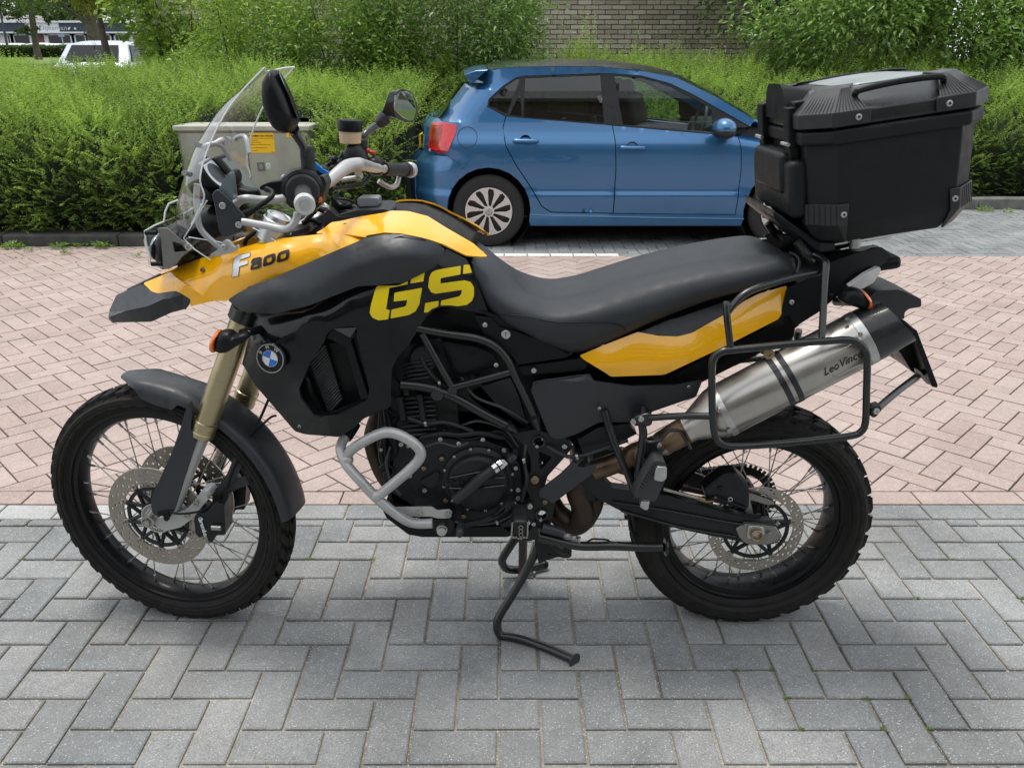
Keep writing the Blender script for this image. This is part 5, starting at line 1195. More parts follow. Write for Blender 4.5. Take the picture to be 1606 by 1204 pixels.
# ------------------------------------------------ nose
plate_a = T('A', [(38, 800, .03), (48, 745, .03), (90, 652, .03), (255, 580, .055), (312, 630, .075), (350, 642, .085), (460, 626, .1), (497, 642, .105), (557, 680, .11), (548, 716, .11), (520, 742, .11), (440, 762, .1), (310, 821, .085), (62, 826, .045)])
skin('beak_tip', plg, plate_a, creases=[T('A', [(48, 790, .06), (150, 752, .09), (290, 722, .115), (385, 678, .118), (430, 672, .115)])], th=.004, rs=60, rr=3, lin=True)
skin('beak_panel', yel, T('A', [(258, 578, .052), (300, 560, .045), (430, 506, .04), (470, 545, .09), (580, 620, .115), (702, 690, .125), (553, 725, .112), (557, 680, .11), (497, 642, .105), (460, 626, .1), (350, 642, .085), (312, 630, .075)]), th=.004, step=12, rr=3)
pf, fY = skin('front_side_panel', yel, T('A', [(430, 504, .045), (480, 475, .05), (580, 436, .06), (700, 400, .085), (860, 360, .105), (1000, 320, .12), (1100, 300, .13), (1250, 283, .135), (1440, 262, .14), (1560, 275, .145), (1655, 291, .155), (1600, 325, .175), (1350, 432, .18), (1110, 540, .175), (975, 598, .17), (860, 645, .155), (780, 690, .14), (703, 690, .125), (580, 620, .11), (470, 545, .08)]),
                   ctrl=T('A', [(760, 420, .118), (1000, 350, .145), (1300, 312, .158), (900, 500, .165), (1200, 420, .18)]), creases=[T('A', [(760, 415, .12), (1000, 352, .148), (1110, 330, .155), (1300, 316, .162), (1480, 318, .168)])], th=.004, step=12, rr=3, rs=7)
bolt(*T('A', [(632, 492)])[0][:2], .1, .006, rust, name='screw', mirror=True)
# lettering F800, laid on the panel
def decal(name, m, poly, field, lift=.0016, holes=(), rr=0, mirror=False, parent=None, rs=3, step=None):
    return skin(name, m, [(p[0], p[1], 0) for p in poly], holes=[[(q[0], q[1], 0) for q in h] for h in holes], field=field, lift=lift, th=.0006, rr=rr, mirror=mirror, parent=parent, bev=0, rs=rs, step=step or 5)[0]
Fp = TT('b', [(130, 797), (160, 470), (180, 390), (215, 345), (290, 300), (542, 238), (530, 325), (330, 390), (302, 410), (298, 465), (490, 410), (482, 495), (320, 545), (292, 560), (270, 765)])
decal('decal_letter_outline', blkd, [(p[0] + dx, p[1] + dy) for p, (dx, dy) in zip(Fp, [(-.8, .8), (-.8, 0), (-.8, -.4), (-.6, -.8), (0, -.9), (.8, -.8), (.8, .7), (.5, .8), (.5, .8), (.6, .0), (.8, -.5), (.7, .8), (.5, .8), (.8, .3), (.7, .7)])], fY, .001)
decal('decal_letter_f', wht, Fp, fY, .0022)
def sq(a): return TT('b', a)
decal('decal_digit_eight', blkd, sq([(545, 620), (560, 530), (590, 495), (560, 480), (565, 430), (590, 385), (640, 360), (760, 335), (800, 345), (800, 400), (785, 440), (800, 470), (785, 560), (750, 595), (600, 632), (560, 635)]), fY, .0016, holes=[sq([(625, 445), (730, 420), (738, 395), (650, 415), (620, 430)]), sq([(605, 570), (700, 545), (728, 535), (730, 510), (640, 530), (605, 548)])], rr=1)
decal('decal_digit_zero', blkd, sq([(835, 530), (845, 400), (870, 340), (930, 300), (1090, 250), (1118, 270), (1115, 390), (1095, 460), (1040, 505), (880, 552), (850, 550)]), fY, .0016, holes=[sq([(905, 480), (1010, 450), (1040, 425), (1050, 325), (950, 350), (915, 375)])], rr=1)
decal('decal_digit_zero', blkd, sq([(1155, 445), (1165, 310), (1190, 250), (1250, 212), (1415, 160), (1443, 180), (1440, 300), (1415, 375), (1360, 415), (1200, 465), (1170, 465)]), fY, .0016, holes=[sq([(1225, 395), (1330, 365), (1362, 340), (1370, 237), (1270, 262), (1235, 285)])], rr=1)
# tank: yellow strip, grey knee panel, black flank
tank_o = [(495, 365.5, .13), (505, 360, .12), (520, 365 - 16.5, .1), (533, 347, .095), (560, 340.5, .085), (600, 334, .08), (613, 330.5, .08), (640, 331, .085), (671, 339, .09), (699, 356.5, .1), (743, 382, .115), (765, 402, .125), (755, 402.5, .135), (731, 400.5, .15), (696, 383, .175), (668, 374, .185), (630, 366, .19), (603, 364.5, .19), (575, 369, .18), (574, 372.5, .165), (550, 368, .15)]
skin('tank_panel', yel, tank_o, ctrl=[(560, 357, .135), (610, 350, .15), (660, 357, .155), (700, 374, .15)], creases=[[(508, 364, .128), (560, 366, .158), (600, 359, .172), (640, 359, .176), (672, 367, .176), (700, 381, .168), (738, 399, .142)]], step=11, rr=3, th=.004, rs=6)
bolt(*T('h', [(622, 552)])[0][:2], .105, .008, rust, name='screw', mirror=True); bolt(*T('Q', [(645, 213)])[0][:2], .135, .008, rust, name='screw', mirror=True)
skin('knee_panel', plg, T('A', [(790, 684, .155), (852, 642, .165), (958, 588, .178), (1106, 534, .185), (1346, 427, .19), (1603, 317, .192)]) + T('Q', [(238, 200, .192), (330, 186, .196), (420, 184, .198), (520, 200, .196), (590, 228, .19), (636, 258, .18), (622, 308, .19), (590, 345, .2), (540, 374, .208), (470, 408, .215), (430, 428, .218), (300, 441, .225), (200, 446, .228)]) + T('A', [(1300, 720, .225), (1180, 748, .215), (1100, 772, .205), (980, 768, .19), (870, 750, .175)]),
     creases=[T('A', [(990, 620, .2), (1060, 606, .205), (1150, 640, .212), (1120, 700, .215), (1050, 752, .205)])], ctrl=T('Q', [(200, 330, .236), (400, 300, .240), (520, 290, .226), (330, 225, .216), (150, 360, .233)]), step=11, rr=4, th=.005, rs=7)
tubes('panel_crease', plg, T('Q', [(290, 290, .2215), (340, 230, .212), (400, 198, .206), (470, 194, .205), (540, 212, .2)]), .0012)
flank = T('A', [(955, 775, .125), (1080, 742, .145), (1290, 692, .165)]) + [(530, 444, .178), (560, 438, .19), (592, 436, .2), (634, 434, .205)] + T('Q', [(470, 404, .205), (545, 368, .2), (595, 340, .192), (622, 306, .182), (640, 256, .172), (745, 310, .15), (775, 372, .15), (862, 598, .14), (800, 578, .15), (700, 560, .16), (650, 548, .165), (610, 552, .168), (575, 568, .172), (540, 600, .175)]) + \
    T('G', [(1372, 190, .178), (1292, 320, .185), (1200, 425, .19), (1150, 520, .195), (1143, 640, .2), (1138, 845, .2), (1040, 890, .205), (915, 942, .21), (832, 1020, .2), (705, 1098, .19), (420, 1075, .18), (335, 1050, .175), (0, 662, .145), (-110, 480, .13), (-70, 330, .135), (-20, 180, .14)])
op = T('G', [(655, 186, .222), (800, 170, .222), (858, 176, .22), (850, 250, .215), (960, 700, .215), (945, 775, .215), (905, 800, .218), (700, 900, .225), (560, 935, .225), (490, 912, .22), (385, 775, .21), (368, 695, .208), (460, 480, .21), (580, 300, .215), (598, 240, .218)])
fl, fF = skin('side_fairing', gls, flank, holes=[op], creases=[T('A', [(945, 960, .175), (1080, 935, .192), (1200, 895, .2), (1330, 835, .21), (1450, 745, .214), (1560, 665, .215)])], ctrl=T('G', [(200, 290, .2), (300, 700, .19), (450, 1000, .2), (1000, 250, .215), (1060, 600, .212), (150, 560, .175), (450, 80, .21)]) + T('Q', [(400, 480, .215), (650, 440, .18), (720, 400, .165), (300, 520, .22)]), step=11, rr=3, th=.006, rs=7)
plate('scoop_lip', plb, T('G', [(655, 188), (850, 176), (832, 262), (800, 282), (950, 770), (885, 782), (762, 345), (720, 318), (600, 268)], .218), .03, bev=.004, seg=3, mirror=True)
skin('scoop_facet', plg, T('G', [(652, 187, .222), (856, 177, .222), (797, 266, .232)]), rr=0, th=.002, bev=.001, rs=200)
skin('scoop_edge', plb, T('G', [(560, 935, .226), (700, 902, .226), (930, 792, .22), (900, 782, .2), (700, 860, .2), (560, 905, .2), (490, 880, .2), (400, 770, .195), (385, 775, .212), (490, 912, .222)]), rr=0, th=.003, rs=20)
rad = plate('radiator', plb, T('G', [(455, 470), (570, 320), (760, 300), (900, 780), (620, 890), (450, 890), (380, 700)], .15), .02, bev=0, mirror=True)
for k in range(20):
    t = k / 19; x0, y0 = 460 + 160 * t, 465 + 425 * t; x1, y1 = 590 + 140 * t, 330 + 440 * t
    MB().tube([X('G', [(x0, y0)], .168)[0], X('G', [((x0 + x1) / 2, (y0 + y1) / 2)], .17)[0], X('G', [(x1, y1)], .166)[0]], .0032, 6).build('radiator_fin', mat('fin_grey', (.07, .075, .075), .45, metal=.5, noise=.2), rad)
tubes('radiator_hose', plb, T('G', [(400, 560, .15), (440, 640, .16), (470, 740, .16), (530, 850, .15), (570, 900, .14)]), [.012] * 5, mirror=True)
plate('fairing_inner', plb, [(396, 480, .13), (420, 468, .13), (520, 430, .14), (620, 400, .14), (690, 400, .13), (690, 480, .13), (620, 540, .13), (600, 620, .12), (540, 660, .12), (470, 650, .12), (410, 600, .12), (396, 540, .12)], .02, bev=.002, mirror=True)
# GS lettering
def ga(a): return TT('a', a)
GSd = [ga([(345, 490), (345, 515), (300, 805), (350, 812), (328, 935), (200, 950), (120, 915), (82, 850), (100, 740), (145, 580), (175, 500), (200, 490)]), ga([(345, 492), (460, 488), (590, 430), (586, 472), (345, 520)]), ga([(622, 462), (632, 400), (755, 318), (812, 310), (795, 432)]),
       ga([(412, 585), (778, 520), (740, 740), (690, 830), (600, 880), (360, 925), (372, 808), (545, 770), (568, 750), (580, 680), (400, 700)]),
       ga([(1290, 228), (1285, 342), (1040, 388), (1022, 400), (1022, 462), (1340, 420), (1420, 440), (1465, 510), (1465, 620), (1440, 690), (1370, 745), (1250, 762), (1150, 750), (1022, 752), (1030, 690), (1270, 632), (1298, 600), (1305, 545), (960, 597), (900, 580), (858, 510), (872, 380), (910, 310), (970, 285), (1060, 265)]),
       ga([(1330, 218), (1405, 212), (1438, 318), (1318, 335)]), ga([(820, 722), (998, 692), (990, 765), (905, 800), (850, 845), (803, 845)])]
for p in GSd: decal('decal_letter', gsy, p, fF, .0025, rr=1.0)
# roundel
rc = T('c', [(545, 680)])[0]; rp_ = B(rc[0], rc[1], .206); nrm = Vector((-.25, -1, .10)).normalized()
rd_ = MB().lathe(rp_ - nrm * .006, nrm, [(0, .036), (.006, .037), (.008, .0355)], 40).build('badge', gls, bike)
MB().lathe(rp_ + nrm * .002, nrm, [(0, .0340), (.0012, .0340), (.0012, .0322), (0, .0322)], 48, cap=False, closed=True).build('badge_ring', alu, rd_)
MB().lathe(rp_ + nrm * .002, nrm, [(0, .0195), (.0010, .0195), (.0010, .0183), (0, .0183)], 48, cap=False, closed=True).build('badge_ring', alu, rd_)
qx = Vector((0, 0, 1)).cross(nrm); qx = -qx.normalized() if qx.x < 0 else qx.normalized(); qz = nrm.cross(qx); qz = qz if qz.z > 0 else -qz
blu = mat('badge_blue', (.01, .16, .6), .3, coat=.5)
for k in range(4):
    a0 = R(90 * k - 15); vs = [rp_ + nrm * .0024] + [rp_ + nrm * .0024 + (qx * math.cos(a0 + R(90) * i / 8) + qz * math.sin(a0 + R(90) * i / 8)) * .0185 for i in range(9)]
    MB().add(vs, [(0, i, i + 1) for i in range(1, 9)]).build('badge_quarter', (wht if k % 2 == 0 else blu), rd_, solid=.0008)
for chh, a in (('B', 152), ('M', 102), ('W', 52)):
    p = rp_ + nrm * .0022 + (qx * math.cos(R(a)) + qz * math.sin(R(a))) * .0262
    Rm = Matrix((qx, qz, nrm)).transposed().to_4x4() @ Matrix.Rotation(R(a - 90), 4, 'Z'); text('badge_letter', chh, .0115, alu, p, Rm, rd_, ext=.0003, bold=.0003)
skin('badge_hood', gls, T('c', [(130, 400, .19), (280, 220, .19), (400, 130, .19), (480, 105, .19), (560, 150, .19), (640, 230, .19), (780, 320, .19), (600, 240, .196), (430, 205, .197), (280, 240, .197)]), rr=0, rs=30, th=.004, mirror=False)
# front indicator
puff('indicator', plb, T('A', [(712, 960, .24), (722, 900, .24), (760, 872, .24), (810, 872, .24), (845, 905, .24), (900, 880, .24), (935, 890, .24), (930, 920, .24), (860, 965, .24), (800, 1005, .24), (750, 1014, .24), (715, 1000, .24)]), .026)
puff('indicator_lens', amb, T('A', [(682, 985, .24), (688, 930, .24), (718, 880, .24), (752, 872, .24), (735, 905, .24), (722, 950, .24), (722, 1012, .24), (695, 1006, .24)]), .024)
tubes('indicator_stem', plb, T('A', [(880, 890, .235), (960, 880, .19), (1020, 860, .14)]), .009); bolt(*T('A', [(920, 890)])[0][:2], .232, .0045, sil)
# ------------------------------------------------ windscreen, headlight guard, instruments
scr_rows = [[(418, 112, 0), (392, 135, 0), (352, 172, 0), (322, 213, 0), (303, 250, 0), (290, 292, 0), (281, 330, 0), (284, 356, 0)],
            [(416, 107, .08), (378, 139, .08), (341, 176, .08), (313, 220, .08), (296, 258, .08), (283, 305, .08), (277, 343, .08), (287, 371, .08)],
            [(415, 106, .125), (384, 138, .135), (356, 174, .14), (333, 217, .15), (318, 258, .16), (314, 285, .165), (320, 312, .165), (300, 352, .15)]]
scn = shell('windscreen', clr, scr_rows, nu=40, th=0)
stm = mat('stay_silver', (.40, .41, .42), .4, metal=.4, noise=.08, nscale=30)
edge = mat('screen_edge', (.78, .82, .82), .2, coat=1)
for s in (0, 1):
    q = [B(*p) for p in scr_rows[2]]; q = [mir(p) for p in q] if s else q; MB().tube(q, .0019, 6).build('screen_edge', edge, scn)
q = [B(*r[0]) for r in scr_rows]; q = [mir(p) for p in q[:0:-1]] + q; MB().tube(q, .0019, 6).build('screen_edge', edge, scn)
o, _ = skin('wind_deflector', clr, T('e', [(150, 716, .145), (190, 706, .14), (440, 745, .13), (570, 780, .13), (610, 830, .135), (380, 895, .14), (340, 880, .14), (240, 810, .145)]), rs=60, rr=3, th=.003)
tubes('deflector_edge', edge, T('e', [(345, 400, .165), (260, 540, .155), (150, 716, .147), (240, 808, .146), (375, 898, .141)]), .0014, smooth=False); tubes('deflector_edge', edge, T('e', [(190, 706, .14), (440, 745, .132), (570, 780, .13)]), .0012, smooth=False)
tubes('deflector_edge', edge, T('e', [(730, 628, .12), (850, 690, .13), (930, 748, .14)]), .0012, smooth=False)
tubes('screen_stay', stm, T('e', [(262, 260, .13), (258, 400, .13), (268, 520, .13), (285, 620, .13), (345, 700, .13), (470, 805, .13)]), .0068, mirror=True)
tubes('screen_stay', stm, T('C', [(850, 770, .11), (870, 745, .11), (950, 725, .1), (1000, 740, .09), (1040, 790, .08), (1080, 860, .07)]), .006, mirror=True)
MB().cyl(B(*T('C', [(1040, 700)])[0][:2], .09), B(*T('C', [(1060, 700)])[0][:2], .06), .009, n=16).build('screen_stay_boss', sil, bike)
tubes('screen_stay', stm, T('C', [(950, 728, .1), (1000, 700, .09), (1050, 695, .08)]), .007)
tubes('screen_stay', stm, T('C', [(820, 900, .12), (860, 880, .12), (910, 845, .11)]), .004)
MB().cyl(B(*T('C', [(795, 730)])[0][:2], .1), B(*T('C', [(805, 730)])[0][:2], .06), .006, n=12).build('screen_bolt', alu, bike); MB().cyl(B(*T('C', [(690, 970)])[0][:2], .1), B(*T('C', [(700, 970)])[0][:2], .06), .006, n=12).build('screen_bolt', alu, bike)
plate('screen_bracket', sil, T('e', [(365, 858), (455, 800), (478, 742), (505, 728), (532, 742), (572, 795), (603, 768), (612, 800), (590, 825), (440, 865)], .142), .012, bev=.003); bolt(*T('e', [(487, 785)])[0][:2], .144, .0062)
gm = mat('guard_metal', (.27, .26, .245), .35, metal=.8, noise=.1)
plate('headlight_bracket', gm, T('A', [(345, 232), (410, 232), (498, 308), (545, 328), (578, 345), (575, 366), (545, 380), (500, 415), (472, 455), (425, 490), (385, 490), (372, 300)], .125), .005, bev=.001, mirror=True, holes=[T('A', [(442, 315), (500, 332), (535, 378), (455, 386)], .125)]); bolt(*T('A', [(545, 348)])[0][:2], .127, .0085)
lg = [[(a, b_, o_) for a, b_ in TT('A', [(478, 55), (420, 78), (398, 130), (390, 190), (330, 215), (270, 250), (278, 330), (300, 400), (305, 455), (380, 478)])] for o_ in (0, .07, .118)]
lgo = shell('headlight_guard', clr, lg, nu=40, th=0)
for s in (0, 1): q = [B(*p) for p in lg[2]]; q = [mir(p) for p in q] if s else q; MB().tube(q, .0022, 6, smooth=False).build('guard_edge', edge, lgo)
for a, b_ in (((272, 262), (345, 262)), ((312, 458), (378, 456))): MB().cyl(X('A', [a], .12)[0], X('A', [b_], .12)[0], .005, n=12).build('guard_spacer', plb, bike)
puff('headlight', plb, T('A', [(392, 250, 0), (440, 200, 0), (560, 190, 0), (660, 260, 0), (660, 380, 0), (560, 430, 0), (440, 470, 0), (400, 400, 0)]), .115)
puff('headlight_lens', mat('headlight_glass', (.25, .28, .3), .04, coat=1, metal=.5), T('A', [(384, 300, 0), (400, 235, 0), (440, 215, 0), (430, 300, 0), (420, 420, 0), (390, 400, 0)]), .1)
gp, gx = B(*T('e', [(430, 175)])[0][:2], .03), Vector((.80, -.12, .58)).normalized()
g = MB().lathe(gp - gx * .045, gx, [(-.02, .03), (0, .043), (.035, .047), (.045, .047), (.048, .043), (.044, .041)], 40).build('speedometer', plb, bike)
MB().lathe(gp, gx, [(-.002, .041), (.0005, .041)], 36).build('dial', mat('dial_silver', (.55, .58, .6), .3, metal=.3), g); MB().lathe(gp, gx, [(.0008, .028), (.0012, .0)], 30, cap=False).build('dial_face', mat('dial_dark', (.02, .02, .022), .3), g)
l_ = B(*T('e', [(600, 215)])[0][:2], -.04); g2 = MB().box(l_, (.02, .085, .13), Matrix.Rotation(R(-36), 3, 'Y')).build('display', plb, bike, bevel=.008); MB().box(l_ + Vector((.009, 0, .007)), (.006, .07, .1), Matrix.Rotation(R(-36), 3, 'Y')).build('display_screen', mat('lcd', (.18, .2, .19), .15), g2)
puff('cockpit_cowl', plb, T('e', [(310, 250, 0), (340, 200, 0), (480, 300, 0), (640, 300, 0), (760, 330, 0), (780, 380, 0), (650, 420, 0), (420, 420, 0), (330, 400, 0)]), .085)
puff('cockpit_cowl', plb, T('e', [(300, 480, 0), (420, 420, 0), (620, 430, 0), (720, 520, 0), (660, 640, 0), (480, 720, 0), (330, 690, 0)]), .09)
puff('headlight_housing', plb, T('e', [(60, 600, 0), (160, 560, 0), (300, 600, 0), (380, 760, 0), (280, 860, 0), (100, 880, 0), (70, 760, 0)]), .1)
plate('beak_inner', plb, T('A', [(470, 470), (560, 400), (590, 370), (700, 400), (600, 440), (480, 480)], .05), .1, bev=.004)
# handlebar and controls
hb = [(477.6, 318.5, .415), (474, 300, .33), (480, 291, .26), (493, 290, .2), (512, 287, .15), (529, 273, .11), (545, 261, .07), (562, 258, .03), (566, 258, -.04), (575, 260, -.12), (592, 264, -.22), (617, 266, -.33), (643, 267, -.42)]
tubes('handlebar', sil, hb, [.011, .011, .011, .012, .013, .014, .0155, .0155, .015, .014, .012, .011, .011])
grip = mat('grip_rubber', (.018, .019, .02), .6, noise=.2, bump=.4, nscale=200)
def along(p, q, prof, nm, m, n=28, par=None): d = (q - p).normalized(); return MB().lathe(p, d, prof, n).build(nm, m, par or bike)
e0, e1 = B(477.6, 318.5, .42), B(474, 297, .29); L = (e1 - e0).length
along(e0, e1, [(0, .0165), (L - .03, .0168), (L - .028, .030), (L - .022, .034), (L - .012, .034), (L, .03)], 'grip', grip)
along(e0, e1, [(-.022, .0145), (-.021, .0175), (-.014, .0195), (-.002, .0195), (0, .017)], 'bar_end', mat('bar_end_white', (.62, .62, .6), .35, metal=.3))
along(e0, e1, [(-.0225, .0115), (-.0232, .009), (-.0225, .004), (-.019, .0035), (-.019, .0005)], 'bar_end_bolt', alu)
o = MB().lathe(e1 - (e1 - e0).normalized() * .02, (e1 - e0), [(0, .036), (.006, .041), (.028, .042), (.034, .036), (.05, .03), (.075, .028)], 28).build('switch_housing', plb, bike)
puff('indicator_switch', mat('switch_orange', (.45, .09, .02), .4), [(498, 312, .3), (503, 307, .3), (506, 314, .3), (500, 320, .3)], .01)
plate('switch_block', plg, T('e', [(1265, 205), (1320, 190), (1350, 260), (1330, 330), (1300, 440), (1240, 500), (1250, 400), (1290, 300)], .25), .05, bev=.006)
MB().lathe(B(483, 252, .26), (0, 0, 1), [(-.03, .0145), (.0, .0145), (.02, .0145), (.028, .012), (.03, .008)], 20).build('mirror_boot', grip, bike)
tubes('mirror_stem', frm, T('B', [(410, 830, .27), (410, 770, .27), (385, 715, .27), (335, 640, .27), (320, 600, .28)]), [.008, .0085, .0085, .009, .012])
M1 = T('B', [(150, 98), (118, 130), (82, 200), (80, 290), (90, 390), (130, 520), (185, 600), (250, 638), (315, 630), (350, 560), (352, 500), (318, 400), (270, 280), (215, 170), (180, 112)], .3)
mo = puff('mirror', plb, M1, .048, pw=3.2, n=10)
gpx = [B(*p) for p in T('B', [(190, 135, .275), (350, 520, .275), (346, 522, .325), (186, 138, .325)])]; gq = [p + Vector((.004, 0, .002)) for p in gpx]
MB().add(gq, [(0, 1, 2, 3)]).build('mirror_glass', mat('mirror_silver', (.6, .65, .62), .03, metal=1), mo, solid=.002)
fmo = T('f', [(440, 72, -.33), (490, 68, -.37), (560, 88, -.41), (600, 150, -.43), (632, 220, -.44), (635, 300, -.44), (605, 400, -.42), (560, 418, -.40), (500, 410, -.37), (420, 380, -.34), (378, 290, -.32), (372, 220, -.31), (395, 140, -.32)])
lo1 = [B(*p) for p in rnd_poly(fmo, 3)]; c1 = sum(lo1, Vector()) / len(lo1); bk = Vector((-.03, -.02, .005)); stp = B(*T('f', [(260, 395)])[0][:2], -.33); stq = B(*T('f', [(230, 440)])[0][:2], -.33)
def ringat(c, r, n, d):
    d = d.normalized(); q = d.to_track_quat('Z', 'X').to_matrix(); return [c + q @ Vector((r * math.cos(2 * math.pi * i / n), r * math.sin(2 * math.pi * i / n), 0)) for i in range(n)]
n1 = len(lo1); L1 = [c1 + (p - c1) * .99 + Vector((.004, .002, 0)) for p in lo1]; L2 = lo1; L3 = [c1 + (p - c1) * .86 + bk * .7 for p in lo1]; L4 = [c1 * .6 + stp * .4 + (p - c1) * .42 + bk * .6 for p in lo1]; L5 = [stp + (p - c1) * .28 for p in lo1]
fm = loft('mirror', plg, [L2, L3, L4, L5], bike, sharp=50)
fmg = T('f', [(400, 135), (450, 90), (520, 86), (568, 112), (610, 200), (618, 290), (590, 390), (550, 400), (480, 370), (388, 290), (383, 230)]); ff = rbf(fmo)
MB().add([B(x, y, ff(x, y) + .003) for x, y, _ in fmg], [tuple(range(len(fmg)))]).build('mirror_glass', mat('mirror_dark', (.30, .34, .31), .03, metal=1), fm, solid=.0015, sharp=None)
tubes('mirror_stem', frm, T('f', [(62, 640, -.27), (62, 590, -.27), (95, 530, -.28), (215, 440, -.32)]), [.0085, .009, .009, .0095]); along(B(*T('f', [(215, 440)])[0][:2], -.32), B(*T('f', [(290, 370)])[0][:2], -.33), [(0, .012), (.006, .016), (.028, .0205), (.03, .018)], 'mirror_collar', plg)
MB().lathe(B(*T('f', [(60, 790)])[0][:2], -.26), (0, 0, 1), [(0, .014), (.045, .0145), (.05, .011)], 18).build('mirror_boot', grip, bike)
rz = B(549.5, 224, -.2); rs_ = MB().lathe(rz, (.05, 0, 1), [(-.003, .018), (0, .0265), (.03, .0285)], 32).build('brake_reservoir', cream, bike)
MB().lathe(rz + Vector((.0015, 0, .028)), (.05, 0, 1), [(0, .0305), (.022, .032), (.027, .03), (.0275, .0)], 36, cap=False).build('reservoir_cap', plb, rs_)
for k, w in enumerate((.010, .016, .02, .02, .016)): MB().box(rz + Vector((.0025 + (k - 2) * .006, -.004 * (k % 2), .0572)), (.0016, w, .0012)).build('cap_marking', mat('cap_print', (.2, .2, .2), .5), rs_)
puff('master_cylinder', eng, T('B', [(700, 880, -.2), (740, 790, -.2), (780, 730, -.2), (860, 720, -.2), (930, 800, -.2), (950, 880, -.2), (930, 960, -.2), (860, 900, -.2), (800, 880, -.2)]), .03)
for k, (x, y) in enumerate(((600, 910), (645, 880), (660, 850), (700, 880), (690, 920))): puff('switch_lump', plb, [(q[0] + dx, q[1] + dy, -.14) for q in T('B', [(x, y)]) for dx, dy in ((-5, 2), (-3, -4), (3, -5), (6, -1), (5, 4), (0, 6))], .016)
tubes('brake_pipe', plb, T('B', [(620, 850, -.15), (650, 900, -.16), (700, 850, -.17), (760, 780, -.2)]), .004); tubes('brake_pipe', plb, T('B', [(640, 1110, -.02), (760, 1090, -.1), (900, 1060, -.15), (960, 1000, -.2)]), .006)
puff('throttle_housing', plb, T('f', [(110, 800, -.25), (160, 765, -.25), (220, 770, -.25), (270, 820, -.25), (292, 900, -.25), (270, 970, -.25), (170, 975, -.25), (120, 920, -.25)]), .035)
puff('kill_switch', mat('switch_red', (.4, .03, .03), .4), T('f', [(98, 690, -.25), (125, 680, -.25), (135, 705, -.25), (190, 715, -.25), (198, 745, -.25), (180, 775, -.25), (140, 745, -.25), (100, 730, -.25)]), .012)
g0, g1 = B(602, 265, -.27), B(641, 266.5, -.41); L = (g1 - g0).length
along(g0, g1, [(0, .0175), (L - .03, .0172), (L - .028, .02), (L - .012, .0205), (L - .01, .0175), (L, .017)], 'grip', grip); along(g1, g1 * 2 - g0, [(-.004, .017), (0, .021), (.014, .0215), (.02, .018), (.021, .001)], 'bar_end', mat('bar_end_white'))
tubes('handguard_bar', sil, T('f', [(225, 1030, -.3), (300, 1075, -.31), (350, 1095, -.32), (395, 1085, -.34), (425, 1050, -.36), (440, 990, -.37)]), .0068)
puff('bar_clamp', sil, T('B', [(800, 870, 0), (830, 850, 0), (880, 880, 0), (890, 930, 0), (880, 980, 0), (905, 990, 0), (905, 1020, 0), (870, 1025, 0), (840, 980, 0), (850, 910, 0)]), .022); tubes('bar_clamp_rod', sil, T('B', [(720, 1030, .0), (850, 1010, 0), (880, 1000, 0)]), .006)
tubes('handguard_bar', sil, T('e', [(640, 578, .39), (700, 585, .39), (850, 612, .4), (985, 640, .41), (1050, 620, .42), (1090, 570, .42), (1105, 500, .42)]), .0072)
plate('handguard_plate', plg, T('e', [(388, 350), (400, 328), (425, 308), (445, 312), (560, 412), (672, 540), (664, 620), (535, 698), (485, 700), (452, 668), (405, 430)], .385), .006, bev=.002, seg=3)
for x, y in ((478, 442), (615, 602)): bolt(*T('e', [(x, y)])[0][:2], .386, .0068)
plate('handguard_fin', mat('fin_slate', (.12, .15, .16), .4, noise=.08), T('e', [(440, 312), (500, 200), (532, 165), (545, 210), (565, 405)], .375), .03, bev=.004)
puff('wiring_boot', plb, T('e', [(540, 160, .3), (575, 130, .3), (605, 140, .3), (628, 200, .3), (622, 265, .3), (545, 260, .3)]), .022)
puff('handguard_arm', plb, T('e', [(545, 265, .3), (640, 275, .3), (780, 310, .3), (790, 370, .3), (650, 360, .3), (560, 340, .3)]), .02)
tubes('lever_tube', sil, T('e', [(575, 448, .34), (620, 400, .34), (680, 385, .34), (790, 395, .33), (920, 392, .32), (1000, 375, .31), (1060, 350, .3)]), .0085)
tubes('clutch_lever', plb, T('e', [(665, 515, .37), (740, 475, .37), (850, 400, .36), (895, 355, .35), (890, 325, .34), (845, 305, .33)]), [.008, .006, .005, .005, .005, .006])
plate('clutch_perch', plb, T('e', [(782, 292), (800, 272), (865, 245), (945, 235), (1020, 222), (1040, 260), (1035, 330), (960, 350), (900, 345), (850, 305), (800, 318)], .31), .03, bev=.004)
puff('clutch_joint', sil, T('e', [(965, 225, .3), (975, 180, .3), (1000, 178, .3), (1010, 220, .3)]), .008)
blue = mat('lever_blue', (.01, .22, .62), .3, coat=.6); plate('blue_tag', blue, T('e', [(1200, 38), (1250, 75), (1300, 120), (1378, 172), (1345, 190), (1290, 160), (1235, 105), (1200, 60)], .2), .008, bev=.001); puff('switch_cap', plb, T('e', [(1240, 130, .18), (1300, 95, .18), (1360, 120, .18), (1375, 170, .18), (1330, 205, .18), (1260, 185, .18)]), .02)
puff('steering_damper', alu, T('e', [(1140, 560, .0), (1240, 490, .0), (1320, 500, 0), (1320, 560, 0), (1260, 620, 0), (1180, 610, 0)]), .03)
for a in ([(1230, 480, .05), (1280, 470, .05), (1330, 490, .05)], [(1150, 590, .04), (1220, 560, .04), (1300, 600, .04)], [(900, 640, .05), (1000, 660, .04), (1100, 650, .03)]): tubes('cable', plb, T('e', a), .006)
tubes('cable', plb, T('e', [(660, 770, .09), (680, 720, .09), (740, 670, .08), (830, 600, .06)]), .005); tubes('cable', plb, T('e', [(1140, 250, .2), (1280, 380, .12), (1260, 480, .08), (1180, 560, .05)]), .005)
